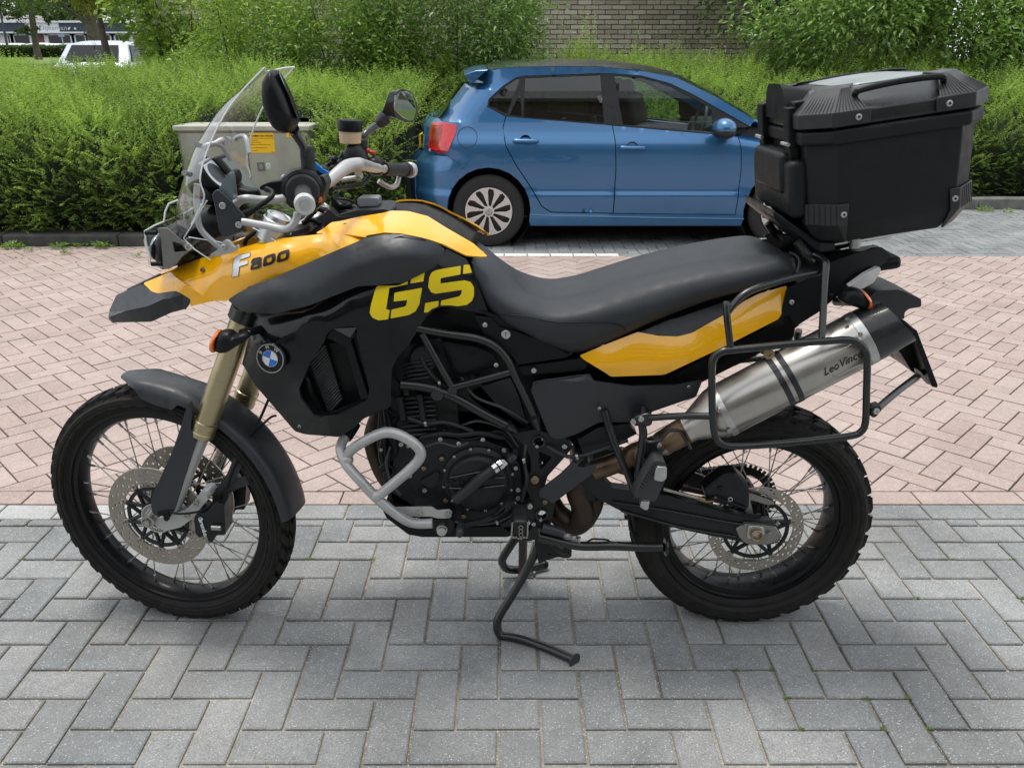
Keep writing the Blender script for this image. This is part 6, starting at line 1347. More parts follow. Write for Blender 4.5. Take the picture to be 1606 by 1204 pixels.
# ------------------------------------------------ tank top, seat, tail
tt_ = [[(508, 353, .0), (520, 345, 0), (540, 339, 0), (570, 333, 0), (600, 329, 0), (618, 331, 0), (650, 334, 0), (700, 357, 0), (742, 385, 0)], [(509, 357, .05), (525, 350, .05), (545, 344, .05), (575, 338, .05), (605, 333, .05), (622, 333, .05), (652, 336, .05), (700, 361, .06), (744, 390, .06)],
       [(512, 362, .1), (530, 357, .1), (552, 352, .1), (580, 345, .1), (606, 342, .1), (628, 341, .1), (660, 345, .1), (702, 368, .11), (746, 397, .11)]]
shell('tank_top', plb, tt_, nu=30, th=.006)
plate('tank_tray', plg, T('h', [(240, 480), (240, 420), (352, 275), (492, 402), (800, 388), (1060, 372), (1330, 330), (1344, 345), (1300, 368), (870, 432), (545, 490), (500, 530), (340, 545)], .07), .14, bev=.005, seg=3)
plate('tank_tray', plg, T('h', [(492, 400), (520, 370), (800, 300), (1230, 280), (1300, 300), (1335, 325), (1050, 374), (800, 390)], .066), .132, bev=.004)
plate('key_shield', plb, T('h', [(390, 85), (410, 82), (490, 180), (520, 290), (495, 390), (440, 340), (400, 250)], .03), .06, bev=.003)
puff('fuel_cap', plb, T('h', [(490, 125, .0), (520, 105, 0), (600, 115, 0), (690, 150, 0), (740, 210, 0), (700, 260, 0), (600, 280, 0), (520, 240, 0)]), .04); plate('cap_base', plb, T('h', [(520, 330), (560, 295), (760, 300), (780, 360), (740, 385), (530, 380)], .04), .06, bev=.006)
tubes('cap_strap', plb, T('h', [(500, 120, .03), (640, 130, .03), (760, 180, .03), (860, 240, .02)]), .0025); tubes('cap_strap', plb, T('h', [(500, 240, .03), (600, 290, .03), (760, 320, .03)]), .002)
dv = plate('gate_remote', mat('device_grey', (.22, .24, .26), .35, noise=.05), T('h', [(805, 130), (830, 105), (1120, 105), (1140, 135), (1138, 235), (850, 245), (815, 235)], .03), .05, bev=.005, seg=3); plate('remote_base', plb, T('h', [(800, 210), (830, 246), (1140, 238), (1130, 270), (1060, 292), (960, 296), (850, 270), (800, 235)], .032), .054, bev=.002, parent=dv)
seat = [[(741, 402, 0), (768, 411, 0), (797, 431, 0), (830, 457, 0), (868, 466, 0), (915, 459, 0), (970, 441, 0), (1022, 426, 0), (1080, 413, 0), (1135, 404.5, 0), (1192, 398.5, 0), (1228, 398, 0), (1243, 406, 0)],
        [(740, 403, .055), (764, 415, .065), (792, 437, .075), (828, 463, .085), (868, 472, .09), (915, 466, .09), (970, 449, .09), (1022, 434, .09), (1080, 420, .09), (1135, 410.5, .09), (1192, 404, .09), (1228, 402, .085), (1244, 411, .07)],
        [(739, 405, .10), (758, 424, .115), (785, 455, .13), (826, 478, .145), (868, 490, .15), (915, 484, .15), (970, 468, .15), (1022, 452, .15), (1080, 437, .15), (1135, 425, .15), (1192, 414, .145), (1228, 408, .13), (1246, 416, .1)],
        [(740, 420, .125), (762, 452, .14), (792, 479, .155), (828, 498, .168), (868, 506, .172), (915, 502, .172), (970, 490, .172), (1022, 476, .172), (1080, 459, .17), (1135, 445, .17), (1192, 430, .165), (1228, 420, .145), (1247, 422, .11)],
        [(745, 440, .128), (768, 476, .142), (795, 502, .155), (828, 519, .165), (868, 533, .168), (915, 531, .168), (970, 512, .168), (1022, 493, .168), (1080, 473, .166), (1135, 458, .165), (1192, 443, .16), (1228, 431, .14), (1246, 428, .11)],
        [(752, 460, .12), (776, 494, .13), (805, 510, .14), (838, 528, .15), (872, 545, .15), (903, 551, .15), (945, 538, .15), (1000, 513, .15), (1060, 488, .15), (1120, 466, .15), (1185, 449, .145), (1222, 436, .13), (1243, 431, .1)]]
shell('seat', vin, seat, nu=70, sub=4, th=.006)
tubes('seat_seam', plb, [(774, 495, .148), (800, 494, .165), (830, 497.5, .174), (872, 505.5, .178), (920, 505.5, .178), (957, 507, .177), (975, 512, .174), (982, 519, .168)], .0011, mirror=True)
skin('tail_grey_panel', plg, T('U', [(640, 560, .135), (860, 478, .125), (1095, 398, .118), (1200, 362, .115), (1260, 352, .12), (1100, 470, .136), (1000, 521, .142), (930, 562, .144), (860, 584, .146), (700, 574, .143)]), step=12, th=.004)
skin('tail_yellow_panel', yel, T('U', [(308, 690, .150), (470, 622, .150), (630, 560, .146), (660, 566, .147), (740, 581, .150), (850, 585, .150), (930, 564, .148), (1000, 523, .146), (1100, 468, .140), (1160, 430, .135), (1210, 392, .132), (1290, 352, .128), (1448, 306, .120), (1420, 455, .145), (1400, 490, .15), (1120, 632, .158), (775, 795, .163), (480, 805, .163), (455, 785, .163), (340, 716, .158)]),
     creases=[T('U', [(440, 752, .176), (480, 762, .178), (768, 764, .18), (1118, 602, .172), (1402, 468, .162)])], ctrl=T('U', [(600, 680, .168), (900, 665, .170), (1200, 490, .156)]), step=11, th=.004, rs=6)
skin('tail_side_panel', plb, T('L', [(545, 330, .142), (640, 280, .142), (750, 230, .14), (790, 180, .138), (940, 130, .12), (1070, 95, .1), (1125, 142, .09), (1085, 192, .1), (1008, 232, .115), (985, 245, .12), (890, 322, .13), (800, 392, .138), (720, 460, .142), (620, 522, .145), (598, 545, .145), (555, 472, .15), (505, 500, .15), (520, 440, .148)]), step=14, th=.005)
skin('tail_upper_deck', plb, T('L', [(560, 120, .1), (620, 100, .09), (760, 125, .09), (960, 120, .08), (1065, 92, .07), (940, 132, .12), (790, 182, .138), (750, 232, .14), (600, 300, .142), (590, 250, .13), (600, 160, .12)]), step=16, th=.005)
MB().box((B(1330, 405, 0) + B(1290, 410, 0)) / 2 + Vector((0, 0, -.01)), (.26, .15, .03), Matrix.Rotation(R(-9), 3, 'Y')).build('tail_deck', plb, bike, bevel=.01)
tubes('seat_back_trim', plg, [(1238, 396, .1), (1250, 402, .11), (1254, 412, .12), (1249, 428, .13)], .0035, mirror=True); bolt(*T('L', [(572, 402)])[0][:2], .152, .006)
bolt(*T('L', [(788, 365)])[0][:2], .142, .005, eng)
skin('under_tail', plb, T('L', [(0, 762, .14), (100, 710, .14), (215, 652, .14), (400, 565, .14), (510, 492, .14), (556, 470, .13), (592, 548, .12), (582, 600, .12), (485, 648, .12), (430, 620, .12), (395, 650, .12), (378, 700, .12), (200, 770, .12), (98, 828, .12), (60, 850, .12), (20, 890, .12), (-60, 890, .12), (-120, 830, .13)]), step=16, th=.02, rr=3)
skin('tail_light', mat('tail_clear', (.62, .63, .62), .12, coat=1, noise=.1), T('L', [(888, 322, .15), (985, 246, .142), (1062, 205, .125), (1070, 225, .12), (1032, 292, .12), (962, 332, .13), (905, 322, .14)]), th=.01, rs=30)
puff('indicator', plb, T('L', [(828, 385, .19), (860, 335, .19), (905, 318, .19), (955, 330, .19), (990, 360, .19), (1002, 420, .19), (970, 440, .19), (900, 420, .19), (850, 405, .19)]), .027, n=8); puff('indicator_lens', amb, T('L', [(942, 330, .19), (965, 332, .19), (998, 370, .19), (1010, 420, .19), (990, 440, .19), (975, 438, .19), (985, 400, .19), (965, 355, .19)]), .0285)
tubes('indicator_stem', plb, T('L', [(900, 400, .18), (860, 400, .14), (820, 400, .1)]), .01)
o = plate('number_plate_hanger', plg, T('L', [(1040, 340), (1165, 333), (1205, 345), (1240, 362), (1293, 386), (1293, 430), (1225, 440), (1200, 460), (1198, 500), (1130, 480), (1090, 460), (1010, 420), (1000, 380)], .07), .14, bev=.01, seg=3)
plate('hanger_arm', plb, T('L', [(1040, 420), (1120, 470), (1200, 505), (1265, 560), (1300, 700), (1290, 800), (1240, 790), (1160, 660), (1130, 560)], .045), .09, bev=.006)
plate('number_plate', plb, T('L', [(1248, 548), (1268, 560), (1385, 866), (1378, 878), (1352, 872), (1236, 556)], .1), .2, bev=.003, rr=1)
plate('number_plate_frame', gm, T('L', [(1262, 770), (1290, 790), (1340, 856), (1330, 862), (1262, 790)], .095), .01, bev=.001)
tubes('rack_stay', frm, T('L', [(1030, 1012, .262), (1080, 965, .23), (1170, 890, .17), (1272, 812, .09), (1285, 800, .05)]), .0085); tubes('rack_stay', frm, T('L', [(1285, 800, .05), (1270, 790, .0), (1180, 722, -.1), (1088, 668, -.2)]), .0085)
plate('stay_clamp', frm, T('L', [(1018, 985), (1060, 968), (1075, 1000), (1040, 1042), (1016, 1045)], .275), .02, bev=.004); bolt(*T('L', [(1042, 1008)])[0][:2], .277, .0075)
# ------------------------------------------------ engine
def xz_box(nm, m, k, a, b, off, depth, **kw): return plate(nm, m, T(k, [(a[0], a[1]), (b[0], a[1]), (b[0], b[1]), (a[0], b[1])], off), depth, **kw)
plate('engine_block', eng, [(598, 560, .1), (640, 545, .1), (700, 540, .1), (790, 640, .1), (850, 680, .1), (850, 800, .1), (820, 838, .1), (660, 838, .1), (610, 790, .1), (590, 700, .1)], .2, bev=.01)
plate('airbox', plg, T('I', [(500, 740), (560, 690), (860, 600), (930, 760), (1010, 1020), (900, 1060), (390, 1050), (392, 900), (420, 880), (700, 900), (560, 800)], .1), .2, bev=.008); plate('airbox', plb, T('I', [(0, 20), (560, 80), (800, 300), (900, 480), (1030, 560), (1000, 640), (1030, 980), (700, 1000), (300, 640), (80, 300)], .075), .15, bev=.01)
plate('battery_cover', plb, T('I', [(860, 480), (1600, 440), (1605, 620), (1500, 1000), (1200, 1100), (1000, 980)], .1), .2, bev=.01)
plate('rear_frame_core', plb, [(835, 560, .1), (900, 546, .1), (1000, 505, .1), (1060, 482, .1), (1150, 452, .1), (1240, 420, .1), (1310, 410, .08), (1330, 440, .08), (1220, 540, .08), (1100, 600, .08), (1000, 660, .08), (880, 690, .08)], .16, bev=.01)
hd = plate('cylinder_head', eng, [(618, 545, .12), (690, 530, .12), (712, 570, .12), (722, 690, .12), (640, 700, .12), (612, 650, .12), (610, 590, .12)], .2, bev=.008)
for k in range(5):
    y = 566 + k * 6.5; MB().tube(X('I', [(-60 + 8 * k, (y - 480) * 5.35 + 40), (20, (y - 480) * 5.35 + 18), (120, (y - 480) * 5.35 + 6), (215, (y - 480) * 5.35 - 14)], .142), .0034, 6).build('cooling_fin', eng, hd)
for k in range(9):
    y = 622 + k * 7.2; MB().tube([B(624 + k * .8, y + 4, .138), B(650, y + 2, .142), B(684, y, .14)], .0036, 6).build('cooling_fin', eng, hd)
for (a, b_) in (((95, 735), (130, 950)), ((-70, 760), (-40, 950)), ((-30, 640), (-10, 740))): MB().tube(X('I', [a, b_], .15), .008, 8, smooth=False).build('head_rib', eng, hd)
MB().lathe(B(665, 560, .125), (0, -1, 0), [(0, .034), (.012, .034), (.016, .03), (.017, .0)], 28, cap=False).build('head_plug', eng, hd)
cv = plate('engine_cover', eng, [(618, 692, .14), (680, 684, .14), (722, 690, .14), (760, 690, .14), (795, 704, .14), (815, 730, .14), (822, 770, .14), (812, 800, .14), (790, 822, .14), (730, 830, .14), (690, 818, .14), (655, 800, .14), (640, 770, .14), (615, 745, .14)], .05, bev=.006, seg=3)
cc = B(750, 751, .142); cl_ = MB().lathe(cc, (0, -1, 0), [(-.02, .09), (.004, .089), (.01, .082), (.012, .078), (.022, .076), (.030, .070), (.032, .064), (.0325, .0)], 56, cap=False).build('clutch_cover', eng, cv)
for k in range(12):
    a = k * math.pi / 6 + .2; MB().bolt(cc + Vector((.087 * math.cos(a), -.006, .087 * math.sin(a))), (0, -1, 0), .0042, .004).build('cover_screw', steel, cl_)
for pts in ([(215, 690), (470, 640), (460, 660), (400, 700)], [(400, 768), (605, 745)], [(205, 765), (320, 768)], [(340, 745), (470, 690), (610, 690)]): MB().tube(X('i', pts, .178), .0022, 5, smooth=False).build('cover_rib', frm, cl_)
p = X('i', [(270, 730)], .1775)[0]; text('cover_lettering', 'BMW', .026, eng, p, Matrix.Rotation(R(90), 4, 'X'), cl_, ext=.0015, wx=1.35)
for (x, y) in ((142, 408), (275, 438), (450, 412), (604, 490), (152, 550), (22, 620), (28, 780), (180, 855), (688, 618), (706, 778), (678, 878), (310, 968), (705, 838)):
    q = T('i', [(x, y)])[0]; bolt(q[0], q[1], .146, .006, alu if (x + y) % 3 else rust, name='cover_bolt')
for (x, y) in ((597, 447), (660, 675), (562, 735)): q = T('H', [(x, y)])[0]; bolt(q[0], q[1], .15, .006, alu, name='cover_bolt')
plate('oil_sight', eng, T('H', [(730, 720), (850, 650), (880, 660), (860, 740), (830, 775), (790, 760)], .15), .02, bev=.004)
tubes('cover_crest', eng, T('i', [(0, 400, .15), (150, 370, .15), (280, 380, .15), (440, 365, .15), (600, 400, .14)]), .007); tubes('cover_crest', eng, T('i', [(160, 340, .14), (230, 380, .14), (360, 410, .14), (560, 350, .14), (640, 400, .14)]), .004)
tubes('breather_hose', mat('hose_black', (.02, .02, .021), .55, noise=.2), T('i', [(250, 850, .19), (330, 790, .19), (430, 700, .19), (530, 625, .18), (570, 600, .17)]), .0145)
for a, b_ in (((520, 628), (548, 608)), ((556, 605), (580, 588))): MB().cyl(X('i', [a], .185)[0], X('i', [b_], .18)[0], .0165, n=18).build('hose_clamp', chrm, bike)
plate('hose_joint', chrm, T('i', [(565, 570), (600, 556), (636, 592), (600, 620)], .19), .02, bev=.003); plate('connector', plg, T('i', [(622, 560), (680, 520), (705, 548), (650, 588)], .185), .02, bev=.003); plate('connector', plb, T('i', [(660, 490), (690, 478), (712, 510), (700, 530)], .18), .02, bev=.003)
tubes('cable', plb, T('i', [(590, 380, .16), (640, 440, .16), (680, 485, .17)]), .0022)
tubes('gear_linkage', eng, T('i', [(320, 1040, .19), (430, 1010, .19), (540, 970, .19), (600, 900, .18), (680, 870, .17)]), .0055); plate('gear_lever', eng, T('i', [(310, 1025), (420, 1000), (530, 965), (570, 925), (640, 860), (660, 880), (655, 910), (590, 950), (540, 990), (430, 1030), (320, 1055)], .2), .012, bev=.003, holes=[T('i', [(500, 985), (560, 955), (620, 900), (600, 940), (540, 975)], .2)])
puff('gear_pedal', plg, T('i', [(258, 1035, .21), (300, 1025, .21), (318, 1050, .21), (315, 1085, .21), (290, 1108, .21), (255, 1095, .21)]), .025)
plate('sump_guard', plb, [(600, 800, .16), (606, 812, .16), (640, 838, .16), (662, 842, .16), (795, 842, .16), (832, 832, .16), (835, 822, .16), (790, 826, .16), (660, 828, .16), (625, 800, .16)], .32, bev=.004)
plate('sump', eng, [(612, 770, .12), (660, 800, .12), (700, 800, .12), (820, 815, .12), (820, 834, .12), (660, 834, .12), (625, 815, .12)], .24, bev=.01)
plate('oil_cooler', eng, [(600, 745, .12), (640, 740, .12), (655, 790, .12), (640, 806, .12), (612, 790, .12)], .2, bev=.006)
cb = [(H_[0], H_[1], o_) for H_, o_ in zip(TT('H', [(250, 330), (205, 380), (170, 430), (160, 490), (200, 590), (310, 720), (430, 845), (560, 950), (650, 1005), (730, 1022), (825, 1020)]), (.12, .14, .16, .18, .2, .22, .225, .22, .21, .2, .2))]
tubes('crash_bar', sil, cb, .0125, mirror=True, n=18); tubes('crash_bar', sil, T('H', [(200, 540, .19), (240, 485, .2), (330, 425, .22), (440, 372, .235), (520, 362, .24), (600, 385, .245), (690, 440, .25), (738, 500, .25), (725, 560, .25), (650, 640, .245), (540, 735, .235), (430, 822, .225)]), .0125, mirror=True, n=18)
for (x, y, o_) in ((205, 560, .195), (422, 818, .225)): q = T('H', [(x, y)])[0]; MB().ball(B(q[0], q[1], o_), .0155, (1, 1, 1), 10).build('weld', sil, bike)
tubes('crash_bar_sleeve', plb, T('H', [(265, 300, .11), (235, 350, .13), (200, 400, .15)]), .0135, mirror=True)
plate('crash_bar_bracket', sil, T('H', [(545, 908), (820, 903), (858, 930), (950, 922), (972, 948), (950, 985), (860, 985), (815, 972), (640, 972), (570, 930)], .195), .006, bev=.002, mirror=True)
for (x, y) in ((728, 948), (940, 958)): q = T('H', [(x, y)])[0]; bolt(q[0], q[1], .197, .009, steel)
q = T('H', [(895, 1062)])[0]; MB().lathe(B(q[0], q[1], .195), (0, -1, 0), [(-.02, .013), (.004, .0135), (.005, .0115), (.014, .0115), (.0145, .0)], 6 * 3, cap=False).build('crash_bar_nut', alu, bike); plate('crash_bar_foot', eng, T('H', [(825, 990), (960, 990), (990, 1030), (960, 1100), (850, 1090), (825, 1050)], .185), .03, bev=.004)
tubes('header_pipe', brnd, [(600, 640, .02), (588, 665, .03), (583, 690, .04), (590, 720, .04), (606, 752, .04), (640, 790, .03), (700, 815, .02), (780, 822, .02)], .021); tubes('header_pipe', brnd, [(606, 640, -.05), (598, 670, -.05), (594, 700, -.05), (604, 740, -.05), (640, 785, -.04)], .021)
tubes('coolant_hose', plb, [(640, 640, .1), (612, 665, .12), (604, 690, .125), (600, 715, .12), (612, 745, .11)], .011); tubes('coolant_hose', plb, [(606, 640, .12), (612, 680, .14), (620, 705, .14), (600, 735, .12)], .009); tubes('wire', plb, [(598, 650, .14), (603, 690, .15), (606, 720, .15), (620, 740, .14)], .003)
for k in range(7):
    a = random.uniform(600, 640); tubes('wire', plb, [(a, 560 + 12 * k, .12), (a + 14, 590 + 10 * k, .13), (a + 30 + 8 * k, 610 + 12 * k, .12), (a + 60 + 12 * k, 640 + 8 * k, .1)], .0028)
# ------------------------------------------------ frame
tubes('frame_tube', frm, T('I', [(-40, 165, .17), (80, 185, .172), (300, 228, .172), (560, 268, .172), (720, 332, .172), (830, 445, .17), (905, 605, .168), (1000, 800, .165), (1075, 965, .16)]), .0092, mirror=True, n=16)
for pts, r in (([(115, 225, .17), (240, 450, .17), (372, 685, .165)], .0088), ([(375, 680, .165), (600, 622, .168), (860, 552, .168)], .0092), ([(-60, 655, .165), (80, 668, .165), (240, 698, .165)], .0115), ([(250, 705, .165), (440, 790, .165), (640, 905, .165), (850, 1012, .16)], .0112)):
    tubes('frame_tube', frm, T('I', pts), r, mirror=True, n=16)
for (x, y, r, o_) in ((250, 722, .0165, .16), (375, 690, .0135, .155)):
    q = T('I', [(x, y)])[0]; o = MB().lathe(B(q[0], q[1], o_), (0, -1, 0), [(-.03, r), (.016, r), (.019, r * .85), (.019, 0.0)], 24, cap=False).build('frame_node', frm, bike); mirror_obj(o)
for (a, b_) in (((825, 995), (905, 1050)), ((1050, 925), (1090, 1030))): o = MB().cyl(X('I', [a], .165)[0], X('I', [b_], .158)[0], .0155, .008, 18).build('frame_socket', frm, bike); mirror_obj(o)
plate('pivot_plate', eng, T('J', [(310, 0), (420, -20), (560, 20), (598, 62), (560, 110), (478, 200), (462, 262), (512, 330), (500, 400), (488, 445), (385, 448), (290, 440), (250, 425), (330, 350), (395, 300), (372, 250), (368, 215), (400, 180), (398, 110), (370, 60)], .15), .025, bev=.004, seg=3, mirror=True,
      holes=[T('J', [(435 + 24 * math.cos(a), 37 + 24 * math.sin(a)) for a in np.linspace(0, 6.283, 14, endpoint=False)], .15), T('J', [(436, 82), (500, 112), (452, 168), (436, 160)], .15), T('J', [(450 + 27 * math.cos(a), 380 + 27 * math.sin(a)) for a in np.linspace(0, 6.283, 14, endpoint=False)], .15)])
for cxy in ((435, 37), (450, 380)): q = T('J', [cxy])[0]; MB().lathe(B(q[0], q[1], .152), (0, -1, 0), [(0, .0165), (.003, .016), (.003, .0125), (0, .0125)], 24, closed=True, cap=False).build('pivot_ring', frm, bike)
for (x, y, r, m_) in ((418, 218, .011, rust), (470, 268, .0065, rust), (466, 320, .0065, rust), (558, 60, .0068, alu), (393, 342, .0075, alu), (320, 330, .0065, alu), (384, 416, .006, steel)): q = T('J', [(x, y)])[0]; bolt(q[0], q[1], .158, r, m_)
plate('heel_guard', plg, T('J', [(438, 270), (540, 192), (598, 134), (622, 158), (642, 162), (710, 145), (704, 178), (620, 242), (545, 300), (502, 330), (480, 312), (440, 300)], .178), .008, bev=.002, seg=3)
def ipanel(nm, m, pts, off, dep=.02, bev=.004, **kw): return plate(nm, m, T('I', pts, off), dep, bev=bev, mirror=True, **kw)
skin('side_cover', plb, T('I', [(280, 312, .15), (318, 298, .152), (600, 350, .155), (705, 402, .155), (765, 480, .15), (740, 512, .15), (430, 600, .145), (400, 596, .145), (345, 520, .145)]), creases=[T('I', [(320, 330, .152), (500, 440, .168), (640, 530, .15)])], rs=40, lin=True, th=.006)
q = T('I', [(740, 492)])[0]; bolt(q[0], q[1], .156, .0062); q = T('I', [(645, 157)])[0]; bolt(q[0], q[1], .162, .0062); q = T('I', [(1055, 538)])[0]; bolt(q[0], q[1], .162, .0065)
ipanel('side_panel', plb, [(555, 82), (700, 104), (745, 150), (760, 176), (900, 212), (1100, 282), (1280, 368), (1356, 412), (1330, 432), (920, 492), (880, 430), (790, 332), (700, 262), (640, 240)], .158, seg=3)
q = T('I', [(820, 237)])[0]; lk = MB().lathe(B(q[0], q[1], .158), (0, -1, 0), [(0, .0105), (.003, .0105), (.004, .009), (.004, 0.)], 26, cap=False).build('seat_lock', alu, bike); MB().box(B(q[0], q[1], .1625), (.0016, .001, .0085)).build('key_slot', blkd, lk)
ipanel('side_rail', plb, [(920, 512), (1440, 440), (1520, 425), (1500, 520), (1450, 545), (960, 582)], .15, seg=3)
ipanel('seat_bar', plb, [(560, 20), (700, 60), (900, 150), (1200, 250), (1400, 380), (1360, 420), (1100, 290), (760, 170), (690, 100)], .15)
skin('lower_side_panel', plg, [(832.5, 612, .165), (837, 601, .165), (855, 596, .166), (915, 588, .168), (925, 586, .168), (932, 598, .17), (990, 606, .165), (1060, 604, .155), (1102, 596, .15), (1092, 622, .15), (1045, 638, .15), (1010, 650, .15), (985, 662, .15), (940, 662, .152), (905, 680, .152), (882, 688, .152), (867, 688, .155), (858, 676, .158)],
     creases=[[(884, 645, .162), (905, 598, .18)], [(884, 645, .162), (940, 634, .16), (1000, 636, .155)]], rs=30, lin=True, th=.006)
tubes('panel_edge', plg, [(835, 604, .168), (845, 597.5, .17), (915, 587.5, .171)], .0012)
plate('seat_filler', plb, [(722, 420, .12), (745, 430, .12), (790, 495, .12), (860, 530, .12), (850, 560, .12), (760, 520, .12), (700, 500, .12)], .03, bev=.003, mirror=True)
plate('side_bracket', eng, [(905, 690, .14), (940, 670, .14), (985, 664, .14), (1000, 680, .14), (960, 700, .14), (915, 712, .14)], .03, bev=.004)
# ------------------------------------------------ swingarm and rear brake
sw = plate('swingarm', eng, T('K', [(-110, 470), (0, 590), (120, 605), (250, 622), (480, 692), (590, 722), (735, 752), (765, 800), (745, 832), (700, 846), (560, 826), (300, 772), (60, 702), (-60, 640), (-180, 540)], .13), .035, bev=.006, seg=3, mirror=True)
tubes('swingarm_rib', frm, T('K', [(0, 650, .134), (250, 690, .134), (560, 748, .134), (600, 742, .134), (735, 755, .134)]), .003); tubes('swingarm_rib', frm, T('K', [(40, 690, .134), (300, 762, .134), (552, 806, .134)]), .003)
MB().box(B(915, 740, 0), (.06, .24, .06)).build('swingarm_pivot', eng, bike, bevel=.012)
plate('axle_plate', gm, T('K', [(555, 772), (600, 745), (662, 752), (735, 760), (764, 802), (742, 830), (690, 845), (600, 838), (572, 812)], .136), .008, bev=.002); plate('chain_adjuster', alu, T('K', [(612, 756), (680, 762), (688, 788), (676, 822), (606, 815)], .142), .008, bev=.002)
q = T('K', [(648, 795)])[0]; MB().lathe(B(q[0], q[1], .142), (0, -1, 0), [(0, .0165), (.01, .0165), (.012, .0145), (.01, .0115), (-.01, .011)], 26, cap=False).build('rear_axle', rust, bike); q = T('K', [(705, 793)])[0]; bolt(q[0], q[1], .142, .006, steel)
plate('brake_caliper', eng, T('K', [(412, 598), (440, 570), (500, 525), (560, 520), (612, 568), (620, 620), (615, 680), (590, 690), (560, 660), (500, 665), (430, 650)], .125), .05, bev=.006, seg=3); q = T('K', [(531, 638)])[0]; MB().lathe(B(q[0], q[1], .127), (0, -1, 0), [(0, .006), (.0015, .006), (.0015, .0045), (0, .0045)], 20, closed=True, cap=False).build('caliper_emblem', wht, bike); q = T('K', [(487, 590)])[0]; bolt(q[0], q[1], .127, .007, eng)
tubes('brake_hose', plb, T('K', [(600, 680, .13), (480, 640, .135), (400, 640, .13), (300, 615, .12), (210, 590, .12)]), .0035); tubes('brake_pipe', steel, T('K', [(230, 592, .125), (320, 615, .13), (385, 632, .13)]), .0048); tubes('brake_pipe', rust, T('K', [(385, 632, .13), (430, 645, .13), (470, 632, .13)]), .006)
plate('caliper_bracket', gm, T('K', [(575, 600), (640, 620), (700, 640), (735, 660), (700, 665), (620, 640), (640, 720), (600, 700)], .1), .008, bev=.002)
# ------------------------------------------------ exhaust
def LX(k, p, o_): q = T(k, [p])[0]; return B(q[0], q[1], o_)
m0, m1, m2 = LX('L', (175, 1010), .2), LX('L', (962, 602), .2), LX('L', (1112, 525), .2); md = (m1 - m0).normalized(); ML = (m1 - m0).length
mf = MB().lathe(m0, md, [(0, .0615), (.004, .0635), (ML - .004, .0635), (ML, .0615)], 56).build('silencer', ti, bike, sharp=60)
qq = md.to_track_quat('Z', 'Y').to_matrix(); capL = (m2 - m1).length + .03; rows = []
for j in range(9):
    t = j / 8; row = []
    for i in range(57):
        a = 2 * math.pi * i / 56; v = qq @ Vector((math.cos(a), math.sin(a), 0)); cut = 1 + (.28 * -v.z - .1 * v.x); row.append(m1 + md * (capL * .86 * t * (1 if t < .01 else (1 - t + t * cut))) + v * (.0635 - .004 * t * t))
    rows.append(row)
inner = [[m1 + (p - m1) * .99 + (m1 + md * ((p - m1).dot(md)) - p) * .12 for p in rows[-1]], [m1 + md * (capL * .3) + (p - m1 - md * (p - m1).dot(md)) * .75 for p in rows[-1]]]
MB().grid(rows + inner).build('silencer_cap', crb, mf, sharp=60)
for i in ():
    a = 2 * math.pi * i / 30; v = qq @ Vector((math.cos(a), math.sin(a), 0)); MB().tube([m1 + v * .0638 + md * .006, m1 + md * capL * .55 + v * .0622], .0009, 4, smooth=False).build('cap_rib', crb, mf)
def band(t, w, r, m, nm): return MB().lathe(m0 + md * (ML * t), md, [(0, r - .002), (0, r), (w, r), (w, r - .002)], 56, cap=False, closed=True).build(nm, m, mf)
band(0.0, .014, .0648, alu, 'end_band'); band(.965, .018, .0648, alu, 'end_band'); band(.405, .013, .0652, crb, 'strap'); band(.468, .013, .0652, crb, 'strap')
for p_ in ((955, 582), (880, 496), (170, 1003), (225, 1118)): o = MB().bolt(LX('L', p_, .2 + (.0655 if p_[0] not in (880,) else .03)), (0, -1, 0), .0052, .003).build('rivet', steel, mf)
MB().lathe(m0 - md * .0, -md, [(0, .0625), (.012, .061), (.07, .037), (.078, .034), (.09, .034)], 40, cap=False).build('silencer_cone', ti, mf)
# name pressed on the silencer
axu = md; axn = Vector((0, -1, 0)); axv = axn.cross(axu).normalized() * 1; axv = axv if axv.z > 0 else -axv
Rl = Matrix((axu, axv, axu.cross(axv))).transposed().to_4x4()
tp = m0 + axu * (ML * .79) + Vector((0, -.0645, 0)) + axv * .0
tx = text('silencer_lettering', 'LeoVince', .026, mat('etched_dark', (.03, .028, .025), .5), tp, Rl, mf, ext=.0002, shear=.45, wx=.92, bold=.0002)
def onsil(u, v): return m0 + axu * (ML * u) + axv * v - Vector((0, math.sqrt(max(0, .0642 ** 2 - v * v)), 0))
MB().tube([onsil(.985, .027), onsil(.72, .027), onsil(.695, .022), onsil(.715, -.02), onsil(.735, -.026), onsil(.985, -.026)], .0013, 6, smooth=False).build('pressed_frame', ti, mf)
pl = [LX('L', (55, 1072), .19), LX('K', (300, 345), .185), LX('K', (225, 388), .17), LX('K', (110, 430), .15), LX('J', (850, 115), .13), LX('J', (780, 145), .12), LX('J', (700, 172), .11)]
MB().tube(pl[:3], [.0335, .033, .03], 24).build('link_pipe', brn, bike); MB().tube(pl[2:], [.0265, .0262, .026, .026, .027], 24).build('link_pipe', brn, bike)
MB().lathe(pl[2], (pl[1] - pl[2]), [(-.01, .0275), (.0, .031), (.012, .031)], 28, cap=False).build('pipe_clamp', steel, bike)
MB().tube([LX('J', (690, 178), .1), LX('J', (640, 215), .1), LX('J', (615, 270), .1), LX('J', (640, 340), .1), LX('J', (640, 400), .095), LX('J', (590, 425), .085), LX('J', (530, 380), .07), LX('J', (500, 330), .05)], [.027, .028, .028, .029, .033, .032, .028, .026], 24).build('collector_pipe', brnd, bike)
MB().tube([LX('J', (700, 240), .08), LX('J', (695, 330), .08), LX('J', (650, 410), .075)], [.02, .026, .028], 20).build('collector_pipe', brnd, bike)
